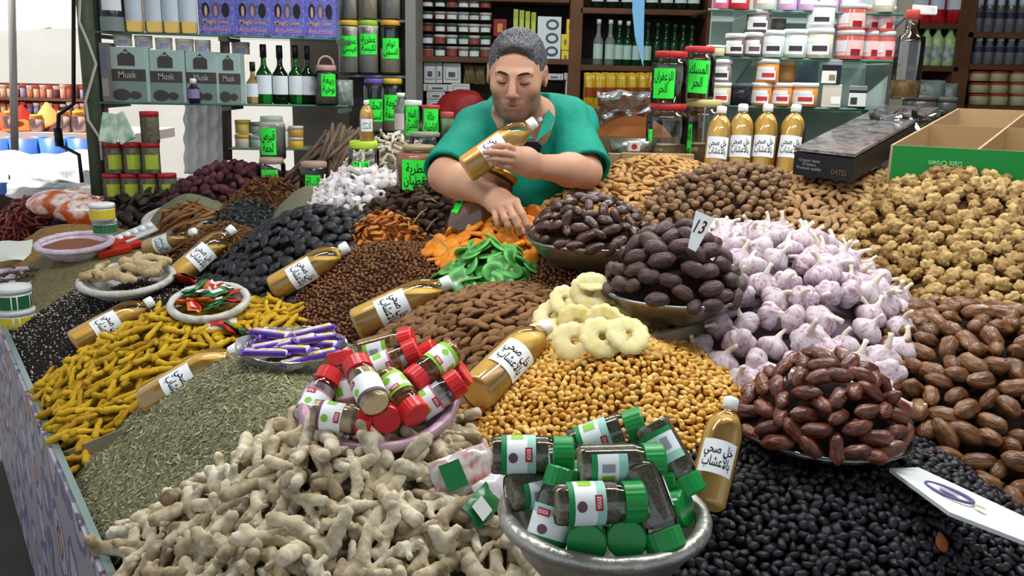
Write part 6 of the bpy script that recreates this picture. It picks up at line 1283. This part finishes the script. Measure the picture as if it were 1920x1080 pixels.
gx = (fr_-fl_).normalized(); GL = (fr_-fl_).length; plane_text('Date Crown', fl_+dn+Vector((0, 0, .0)), -gx, (0, 0, -1), .075, .016, C('8ad08a'), gb, -.125, -.060); plane_text('تاج التمور', fl_+dn, -gx, (0, 0, -1), .07, .018, C('8ad08a'), gb, -.125, -.042, ar=True)
V, Fc = disc_np(.125, .020, .018, .012); ny_ = gx.cross(Vector((0, 0, 1))); ny_ = ny_ if ny_.y < 0 else -ny_; ob('crown_badge', mesh_np('crown_badge', [fl_+dn+gx*v[0]+Vector((0, 0, v[1]))+ny_*.002 for v in V], Fc, C('c85a2a'), False), gb)
crumple('plastic_film', 1700, 225, 2.75, .22, .06, clear('film', (.9, .9, .92), .6), 'clear crinkled film behind the black tray', 'film', .6)
# ================================================================ baskets, packets and tubs on the left of the table
m_basw = mat('basket_white', ['a8a6a0', 'bdbbb5', '94918a'], .5, .4, .6, 60, 1, 20)
m_basp = mat('basket_lilac', ['b8a4b8', 'd2c4d2', 'a894a8'], .5, .4, .6, 60, 1, 20)
def tilt_bowl(u, v, y, r, h, m, label, name='basket', rim=.010, tl=0):
    c = on(u, v, h*.7); return c, bowl(name, c, r, h, m, label, rim, tiltdir='X', tilt=R(tl), wav=.005, cat='basket')
# tea-sachet basket
c, _ = tilt_bowl(392, 566, 1.98, .088, .05, m_basw, 'white-painted basket of foil sachets behind the turmeric', tl=14)
def sachet(p, s, mcol, label, group, rot, name='foil_sachet', band=None):
    n = 6; V = []
    for sd in (1, -1):
        for j in range(n+1):
            for i in range(n+1): x, y = i/n*2-1, j/n*2-1; V.append((x*s, y*s*.62, sd*s*.16*(1-x*x)**.5*(1-y**4)**.5+.06*s*math.sin(5*x+4*y+s*900)))
    k = (n+1)**2; Fc = [[sd*k+j*(n+1)+i, sd*k+j*(n+1)+i+1, sd*k+(j+1)*(n+1)+i+1, sd*k+(j+1)*(n+1)+i][::1 if sd == 0 else -1] for sd in (0, 1) for j in range(n) for i in range(n)]
    o = ob(name, mesh_np(name, V, Fc, mcol), loc=p, rot=rot, label=label, cat='sachet', group=group)
    if band: ob('printed_band', mesh_np('printed_band', [(v[0]*s, v[1]*s*.5, s*.20+.0006) for v in [(-.75, -.8), (band[1], -.8), (band[1], .8), (-.75, .8)]], [(0, 1, 2, 3)], band[0], False), o)
    return o
rs = random.Random(21); sach = [C('1f6b3a', .25), C('d8d8d4', .2), C('c8622a', .25), C('a82420', .25), C('2a7a4a', .2)]
for i in range(15):
    a = i*2.4; rr = .070*math.sqrt((i+.5)/15); p = c+Vector((rr*math.cos(a), rr*math.sin(a)*.9, .012+.010*(1-rr/.07)+rr*math.sin(a)*.25)); k = i % 5
    sachet(p, .028, sach[k], 'shiny %s foil sachet in the white basket behind the turmeric' % ['green', 'silver', 'orange', 'red', 'dark green'][k], 'sachets in the white basket', (R(14+rs.uniform(-25, 25)), R(rs.uniform(-25, 25)), rs.uniform(0, 6)), band=(sach[(k+1) % 5], .2))
for u, v, y, sz, k in [(345, 525, 2.15, .055, 3), (430, 612, 1.93, .04, 3), (460, 625, 1.88, .04, 4), (415, 607, 1.95, .035, 1)]:
    p = on(u, v, .02); sachet(p, sz, sach[k], 'crinkled printed packet '+{345: 'leaning on the prunes', 430: 'red one under the sachet basket', 460: 'green one beside the candy tray', 415: 'silver one under the sachet basket'}[u], 'printed packets', (R(35), R(10), rs.uniform(0, 3)), 'printed_packet', (sach[(k+2) % 5], .3))
# fresh ginger basket
c, _ = tilt_bowl(238, 522, 2.28, .125, .045, m_basw, 'white-rimmed basket of fresh ginger beside the black seed', tl=8)
mt_fg = mat('fresh_ginger', ['8a7450', 'a58e68', 'b8a47e', '977f58'], .7, .25, .4, 8, .5, 1.5, pc=True, bdist=.0015)
fgm = [setloc(mesh_np('ginger', v*np.array([1, 1.15, 1.3]), f, mt_fg), v) for v, f in g_ginger]
for i, (u, v, s_, lab) in enumerate([(160, 520, .045, 'at the far left end'), (190, 522, .05, 'second from the left'), (178, 505, .042, 'standing at the left'), (215, 498, .055, 'on the upper left'), (240, 490, .07, 'biggest, lying on top'), (270, 480, .055, 'topmost'), (262, 505, .055, 'in the middle of the front'), (292, 498, .055, 'at the right end'), (225, 520, .05, 'low at the front'), (250, 515, .05, 'low in the middle'), (280, 512, .045, 'low at the right')]):
    p = c+Vector(((u-232)*.00140, (510-v)*.0016+.01*(i % 2), .012+(518-v)*.0009)); o = ob('fresh_ginger_root', fgm[i % 7], loc=p, rot=(rs.uniform(-.5, .5), rs.uniform(-.5, .5), rs.uniform(0, 6)), scale=s_, label='pale fresh ginger root '+lab+' of the white-rimmed basket', cat='ginger', group='fresh ginger in the basket')
# lilac basket of paste, rims of the trays behind
c, _ = tilt_bowl(140, 455, 2.75, .115, .05, m_basp, 'lilac-rimmed basket of red-brown powder behind the cumin', tl=6)
V, Fc = lathe([(.105, -.012), (.06, .004), (.001, .010)], 26, False); ob('powder_heap', mesh_np('powder_heap', V, Fc, mat('powder_red', ['8a5a48', '7a4c3c'], .9, .1, .3, 120)), loc=c, label='red-brown ground spice in the lilac-rimmed basket', cat='heap', kind='stuff')
c, _ = tilt_bowl(26, 522, 2.35, .10, .045, m_basp, 'lilac-rimmed basket of brown roots at the left edge', tl=6)
for i in range(16):
    a = i*2.4; rr = .085*math.sqrt((i+.5)/16); p = c+Vector((rr*math.cos(a), rr*math.sin(a), .004+.010*(i % 3)))
    V, Fc = t_finger(i, .15, .14); ob('brown_root', mesh_np('brown_root', V, Fc, m_stick), loc=p, rot=(rs.uniform(-.2, .2), rs.uniform(-.2, .2), rs.uniform(0, 3)), scale=.035, label='dark brown dried root in the lilac-rimmed basket at the left edge', cat='root', group='brown roots in the basket')
for k_, f_, up_, lab in [('tea', .92, .012, 'white-rimmed basket holding the black tea'), ('gunpowder', .95, .012, 'white-rimmed basket holding the grey-green tea curls'), ('rosemary', .62, .012, 'white bowl rim showing under the pale herb heap'), ('orange', .95, .012, 'white-rimmed basket under the dried orange peel')]:
    m_ = MOUNDS[k_]; bowl('basket', Vector((m_.x, m_.y, float(base(m_.x, m_.y))+up_)), min(m_.rx, m_.ry)*f_ if k_ != 'rosemary' else .15, .05, m_basw, lab, .010, wav=.005, cat='basket', tiltdir='X', tilt=R(12))
# tubs
def paste_tub(u, vt, vb, w, y, bands, lm, label):
    lidded('plastic_tub', u, vt, vb, w, y, C('c9ccc8', .3), lm, label, 'small plastic tubs on the left', None, .22, lab=[(f0, f1, 1.5, m_) for f0, f1, m_ in bands])
yt = on(40, 612).y+.04
paste_tub(28, 536, 580, 62, yt, [(.15, .85, C('1f5a34'))], C('cfd4d4', .3), 'clear tub with a green band at the left edge, upper of two')
paste_tub(32, 578, 612, 66, yt, [(.15, .85, C('c9b02a'))], C('c4c8c8', .3), 'clear tub with a yellow band at the left edge, lower of two')
paste_tub(193, 381, 412, 44, 2.85, [(.15, .85, C('d2b42a'))], C('e2e0da'), 'white-lidded tub with a yellow band beside the black tea')
paste_tub(198, 410, 438, 42, 2.87, [(.15, .85, C('2f6b40'))], C('b8bcb8'), 'tub with a green band under the yellow-banded one')
# orange bags, little white carton, red boxes, blister pack
obag = mat('orange_bag', ['b8441c', 'c8602a', 'e8e0dc', 'a83a18'], .18, .6, .6, 25, 1, 14, coat=.6)
for i, (u, v, sx) in enumerate([(118, 382, .15), (160, 372, .12), (150, 396, .10)]):
    p = on(u, v, .05); S = SDF(np.array(p)-.25, np.array(p)+.25, .014); S.ell(np.array(p), (sx, .09, .055), .03); V, Q = S.mesh(); V = V+unit(V-np.array(p))*(.012*nz(V, 35, i))[:, None]; ob('spice_bag', mesh_np('spice_bag', V-np.array(p), Q, obag), loc=p, label='shiny clear bag of orange powder behind the black tea, '+['largest', 'furthest right', 'smallest'][i], cat='bag', group='bags of orange powder')
for i, (u, v) in enumerate([(205, 462), (225, 452), (238, 462), (215, 472)]): p = on(u, v, .012); ob('red_stick_box', box_me('red_stick_box', -.055, -.012, -.010, .055, .012, .010, C('b02c1c', .25), .003), loc=p, rot=(R(10), R(-8), R(38)), label='slim glossy red box on the cinnamon, '+['left', 'back', 'right', 'front'][i]+' one of four', cat='box', group='slim red boxes')
bl = ob('blister_pack', box_me('blister_pack', -.07, -.03, -.004, .07, .03, .004, C('b8bcbc', .25), .002), loc=on(255, 438, .03), rot=(R(25), R(-18), R(40)), label='silver pack of white capsules lying above the red boxes', cat='pack')
for i in range(5): ob('capsule', lathe_me('capsule', [(.001, 0), (.010, 0), (.010, .008), (.006, .014), (.001, .015)], white, 12), bl, loc=(-.055+i*.027, 0, .004))
sachet(on(18, 470, .05), .075, mat('bag_pale', ['c4c8be', 'dfe2da'], .3, .5, .5, 30), 'pale crumpled plastic packet at the left edge above the roots', None, (R(40), 0, .4), 'plastic_packet')
# candy tray
c = on(550, 655, .02); tr = ob('foil_tray', None, mw=Matrix.Translation(c)@Matrix.Rotation(R(10), 4, 'X'), label='foil-lined tray of wrapped candy bars beside the brown raisins', cat='tray')
V, Fc = lathe([(.07, -.035), (.09, -.03), (.105, .0), (.112, .012), (.108, .012), (.1, .0), (.086, -.026), (.001, -.028)], 40, False); V = np.array(V); V[:, 1] *= .72; V += .006*np.stack([nz(V, 70, 1), nz(V, 75, 2), nz(V, 80, 3)], 1); ob('foil', mesh_np('foil', V, Fc, m_foil, False), tr)
mw_p, mw_w, mw_y = C('5a3a9a', .3), mat('wrap_white', ['d8d2dc', 'b09a84', 'e2dee6'], .35, .4, 0, 1, 1, 40), C('d8c23a', .3)
def bar(p, L_, rot, label):
    o = ob('candy_bar', None, loc=p, rot=rot, label=label, cat='candy', group='candy bars in the foil tray')
    ob('wrapper', box_me('wrapper', -L_, -.011, -.006, L_, .011, .006, mw_w, .004), o)
    for y0, y1, m_ in ((-.0115, -.0045, mw_p),): ob('stripe', box_me('stripe', -L_*.96, y0, -.002, L_*.96, y1, .0066, m_), o)
    ob('yellow_spot', box_me('yellow_spot', L_*.55, -.004, .006, L_*.8, .005, .0068, mw_y), o)
    for sx in (-1, 1): ob('crimped_end', mesh_np('crimped_end', [(sx*L_, -.011, 0), (sx*(L_+.008), -.013, .001), (sx*(L_+.008), .013, -.001), (sx*L_, .011, 0), (sx*L_, -.011, .001), (sx*(L_+.008), -.013, .002), (sx*(L_+.008), .013, 0), (sx*L_, .011, .001)], [(0, 1, 2, 3), (7, 6, 5, 4), (0, 4, 5, 1), (1, 5, 6, 2), (2, 6, 7, 3), (3, 7, 4, 0)], mw_p, False), o)
for i in range(14):
    x, y = rs.uniform(-.055, .055), (i % 7-3)*.016; lz = .004+.012*(i // 7)+y*.18
    bar(c+Vector((x, y, lz)), .042, (R(10), rs.uniform(-.12, .12), 0.3+rs.uniform(-.75, .75)), 'purple and white candy bar, %s from the front in the %s tray layer' % (ORD[i % 7], ('lower', 'upper')[i // 7]))
# packets by the silver bowl
for i, (u, v, s_, k) in enumerate([(872, 885, .052, 3), (930, 915, .036, 1), (905, 948, .034, 0)]):
    p = on(u, v, .055); sachet(p, s_, [mat('clear_packet', ['a8342c', 'c9c4c0', 'b84a40'], .15, .6, .4, 40, 1, 30, coat=.6), C('d8d0d4', .2), C('1f6b3a', .25)][i], ['clear packet of red sweets with a green label beside the silver bowl', 'small silver packet tucked behind the silver bowl', 'small green packet at the foot of the silver bowl'][i], 'packets beside the silver bowl', (R(52), R(-10), .5+.3*i), 'sweet_packet', [(C('1f6b3a', .3), -.1), None, (C('cfd4d0', .3), .1)][i])
# white printed card between the dates and the black raisins
cp_ = [P(1668, 878, 1.22), P(1722, 876, 1.26), P(1935, 975, 1.10), P(1935, 1020, 1.04), P(1780, 960, 1.09)]; V = [p for p in cp_]+[p+Vector((0, 0, -.006)) for p in cp_]
card = ob('printed_card', mesh_np('printed_card', [v-cp_[0] for v in V], [(0, 1, 2, 3, 4)[::-1], (5, 6, 7, 8, 9)]+[(i, (i+1) % 5, 5+(i+1) % 5, 5+i) for i in range(5)], C('dfe2e4', .5), False), loc=cp_[0], label='white printed card with a purple ring between the tan dates and the black raisins', cat='card')
nn = (cp_[1]-cp_[0]).cross(cp_[2]-cp_[0]).normalized(); nn = nn if nn.z > 0 else -nn; cc = P(1778, 928, 1.165); e1 = (cp_[2]-cp_[1]).normalized(); e2 = nn.cross(e1)
rg = [cc-cp_[0]+nn*.004+e1*(.036*math.cos(a))+e2*(.022*math.sin(a)) for a in np.linspace(0, 6.283, 33)[:-1]]; ob('printed_ring', tube_me('printed_ring', rg, .0022, C('6a5a8a'), 6, True), card)
for k, (dx, dy, sz) in enumerate([(.0, .0, .016), (.05, -.002, .009)]): V, Fc = disc_np(dx, dy, sz, sz*.5, 14); ob('printed_spot', mesh_np('printed_spot', [cc-cp_[0]+nn*.005+e1*v[0]+e2*v[1] for v in V], Fc, C('a89ab8') if k == 0 else C('b8a03a'), False), card)
crumple('foil_scrap', 1312, 330, 2.42, .05, .018, m_foil, 'little foil scrap lying between the light almonds and the round dates', 'foil', 0, amp=.004)
# ================================================================ outside: the spice stall across the street
def sun_c(h_): return mat('out_'+h_, h_, .8, .2)
tb_ = ob('street_counter', None, loc=(0, 0, 0), label='pale counter of the spice stall across the street', cat='counter'); y0 = 9.0
a, b = P(-160, 243, y0), P(168, 247, y0); ob('counter_top', box_me('counter_top', a.x, y0, a.z-.10, b.x+.4, y0+1.2, a.z, sun_c('d8c8bc')), tb_); ob('counter_front', box_me('counter_front', a.x, y0+.35, 0, b.x+.4, y0+.4, a.z-.1, sun_c('4a3a36')), tb_); zc = a.z
for i, (u, vt, w, col, nm) in enumerate([(10, 208, 80, 'c8502a', 'orange-red'), (45, 198, 70, '9a2a1a', 'dark red'), (45, 223, 95, 'd2622a', 'orange'), (92, 193, 75, 'e0a05a', 'pale orange'), (110, 227, 60, '5a2c24', 'brown'), (150, 206, 70, 'e0702a', 'bright orange')]):
    p = P(u, 243, y0+.25+.25*(i % 2)); h = P(u, vt, y0+.3).z-zc; r_ = w*px_scale(u, 243, y0)/2; ob('spice_cone', lathe_me('spice_cone', [(r_, 0), (r_*.8, h*.22), (r_*.08, h*.98), (.004, h)], sun_c(col), 26), loc=(p.x, p.y, zc), label=nm+' cone of ground spice on the counter across the street', cat='spice', group='spice cones across the street')
for i, u in enumerate([22, 70, 122, 150]):
    pet_jar(u, 208 if i != 1 else 215, 241, 26, y0+.12, sun_c('e8a03a'), 'little yellow-topped jar on the street counter, %s from the left' % ORD[i], None, None, sun_c('e0b8a8'), .8, .8, lidh=.2, zs=zc, group='yellow-topped jars')
for i, (u, w) in enumerate([(3, 60), (52, 62), (105, 56), (158, 56)]):
    p = P(u, 282, y0-.3); s_ = px_scale(u, 282, y0-.3); r_ = w*s_/2; h = .24; z_ = P(u, 258, y0-.3).z-h; o = ob('blue_bin', None, loc=(p.x, p.y, z_), label='blue plastic bin of spice under the street counter, %s from the left' % ORD[i], cat='bin', group='blue bins')
    ob('bin_body', lathe_me('bin_body', [(r_*.8, -.3), (r_*.82, -.29), (r_, h), (r_*.96, h), (r_*.8, -.26)], mat('out_blue', '4a78c8', .4, .4), 22, caps=False), o); ob('spice', lathe_me('spice', [(r_*.95, h*.88), (r_*.5, h*.98), (.01, h*1.06)], sun_c(['b87a4a', 'c86a4a', 'a8744a', 'b85a3a'][i]), 20), o)
bs = ob('street_shelving', None, loc=(0, 0, 0), label='shelves of bottles at the back of the stall across the street', cat='shelving'); y1 = 10.3
p0, p1 = P(-160, 150, y1), P(172, 150, y1); ob('back_board', box_me('back_board', p0.x, y1+.32, 0, p1.x, y1+.36, P(0, 156, y1).z, sun_c('7a4a40')), bs)
for v in (184, 214): zz = P(80, v, y1).z; ob('shelf', box_me('shelf', p0.x, y1, zz-.03, p1.x, y1+.32, zz, sun_c('6b4a3c')), bs)
rs = random.Random(3)
for row, (vt, vb) in enumerate([(158, 184), (190, 214)]):
    for i in range(13):
        u = 8+i*12.4; lidded('street_jar', u, vt+rs.uniform(0, 5), vb, 10.5, y1+.05, sun_c(rs.choice(['a84a44', 'c87a5a', '7a5a7a', '8a8aa8', 'c8a08a', '5a3a3a'])), sun_c(rs.choice(['d8b8a8', 'a84a3a', 'c8c0c0'])), 'small coloured jar on the %s shelf of the stall across the street' % ('upper', 'lower')[row], 'jars on the %s street shelf' % ('upper', 'lower')[row], P(80, vb, y1).z, .25, cat='jar')
# awning cloth, grey covers, crank, pipe
aw = ob('street_awning', mesh_np('street_awning', [P(-80, -40, 8.2), P(150, -40, 8.2), P(148, 52, 7.6), P(-80, 60, 7.6), P(-80, -40, 8.21), P(150, -40, 8.21), P(148, 52, 7.61), P(-80, 60, 7.61)], [(0, 1, 2, 3), (7, 6, 5, 4), (0, 4, 5, 1), (1, 5, 6, 2), (2, 6, 7, 3), (3, 7, 4, 0)], sun_c('e8d8a8'), False), label='pale yellow awning hanging over the street', cat='awning')
pole('street_pole', 25, 150, 28, 290, 7.5, 7.5, .03, mat('pole_grey', '8a8684', .5), 'thin grey pole standing in the street at the left')
tarp = mat('tarp_silver', ['8d8d90', 'c4c4c6', '5a5a5e'], .4, .5, .8, 14, 1, 9)
def drape(name, u0, v0, u1, v1, ya, yb, amp, m, label):
    n = 26; V = []
    for j in range(n+1):
        for i in range(n+1): t, q = i/n, j/n; V.append(P(u0+(u1-u0)*t, v0+(v1-v0)*q, ya+(yb-ya)*q))
    V = np.array([list(v) for v in V]); V[:, 2] += amp*(nz(V, 9, 2)+.6*nz(V, 19, 5)); V[:, 1] += amp*nz(V, 11, 4); Fc = [(j*(n+1)+i, j*(n+1)+i+1, (j+1)*(n+1)+i+1, (j+1)*(n+1)+i) for j in range(n) for i in range(n)]
    o = ob(name, mesh_np(name, V, Fc, m, False), label=label, cat='cover'); md = o.modifiers.new('t', 'SOLIDIFY'); md.thickness = .004
drape('white_cover', -60, 287, 176, 345, 7.0, 5.0, .03, sun_c('e6e4e0'), 'white sheet spread over the street tables at the left')
drape('silver_cover', 15, 330, 176, 372, 4.9, 4.1, .05, tarp, 'crumpled silver cover heaped at the foot of the green post')
ck = [(138, -20), (138, 195), (110, 215), (108, 255), (112, 272), (148, 290), (154, 342)]
cr_ = ob('awning_crank', None, loc=(0, 0, 0), label='bent black awning crank hanging at the left', cat='crank'); ob('rod', tube_me('rod', [P(u, v, 4.4) for u, v in ck], .010, C('1f1c1c'), 8), cr_); ob('grip', tube_me('grip', [P(108, 240, 4.4), P(112, 274, 4.4)], .02, C('17151a'), 10), cr_)
ob('cable', tube_me('cable', [P(u, v, 3.70) for u, v in [(150, 0), (148, 40), (165, 80), (180, 120), (160, 190), (165, 225), (188, 260), (191, 300)]], .006, C('b8aca8'), 6), label='pale cable winding round the green corner post', cat='cable')
def sheet_mat():
    m = bpy.data.materials.new('thin_sheet'); m.use_nodes = True; N = m.node_tree.nodes; L = m.node_tree.links.new; N.remove(N['Principled BSDF'])
    t = N.new('ShaderNodeBsdfTranslucent'); t.inputs[0].default_value = (.9, .9, .9, 1); d = N.new('ShaderNodeBsdfDiffuse'); d.inputs[0].default_value = (.85, .85, .85, 1); x = N.new('ShaderNodeMixShader'); x.inputs[0].default_value = .35
    L(t.outputs[0], x.inputs[1]); L(d.outputs[0], x.inputs[2]); L(x.outputs[0], N['Material Output'].inputs[0]); return m
n = 24; V = []
for j in range(n+1):
    for i in range(n+1): p = P(345+78*i/n, 196+(130)*j/n, 4.42); V.append((p.x, p.y+.015*math.sin(i*1.1+.4*math.sin(j))+.010*math.sin(j*.9+i*.5), p.z if j else ZB-.012))
o = ob('plastic_sheet', mesh_np('plastic_sheet', V, [(j*(n+1)+i, j*(n+1)+i+1, (j+1)*(n+1)+i+1, (j+1)*(n+1)+i) for j in range(n) for i in range(n)], sheet_mat()), label='wrinkled pale plastic sheet hanging from the glass shelf behind the brown post', cat='sheet'); md = o.modifiers.new('t', 'SOLIDIFY'); md.thickness = .001
# odd bits: one almond on the black raisins, date stalks
M = frame(on(1765, 1016, .014), (.2, -.5, .8), (.3, .2, 1))@Matrix.Scale(.017, 4); v_, f_ = t_almond(2); ob('almond', setloc(mesh_np('almond', v_, f_, mat('almond_red', ['8a4a22', '96562a'], .6, .3)), v_), mw=M, label='single reddish almond lying on the black raisins', cat='almond')
for i, (u0, v0, u1, v1) in enumerate([(775, 418, 800, 392), (800, 432, 822, 408), (806, 440, 838, 462), (798, 374, 820, 380)]):
    a, b = on(u0, v0, .03), on(u1, v1, .035); ob('date_stalk', tube_me('date_stalk', [a, (a+b)/2+Vector((0, 0, .006)), b], [.0028, .0022, .0016], mat('stalk_tan', 'a88a5a', .7), 6), label='thin tan stalk sticking out of the dry dates, '+['left one', 'middle one', 'lowest one', 'topmost one'][i], cat='stalk', group='date stalks')
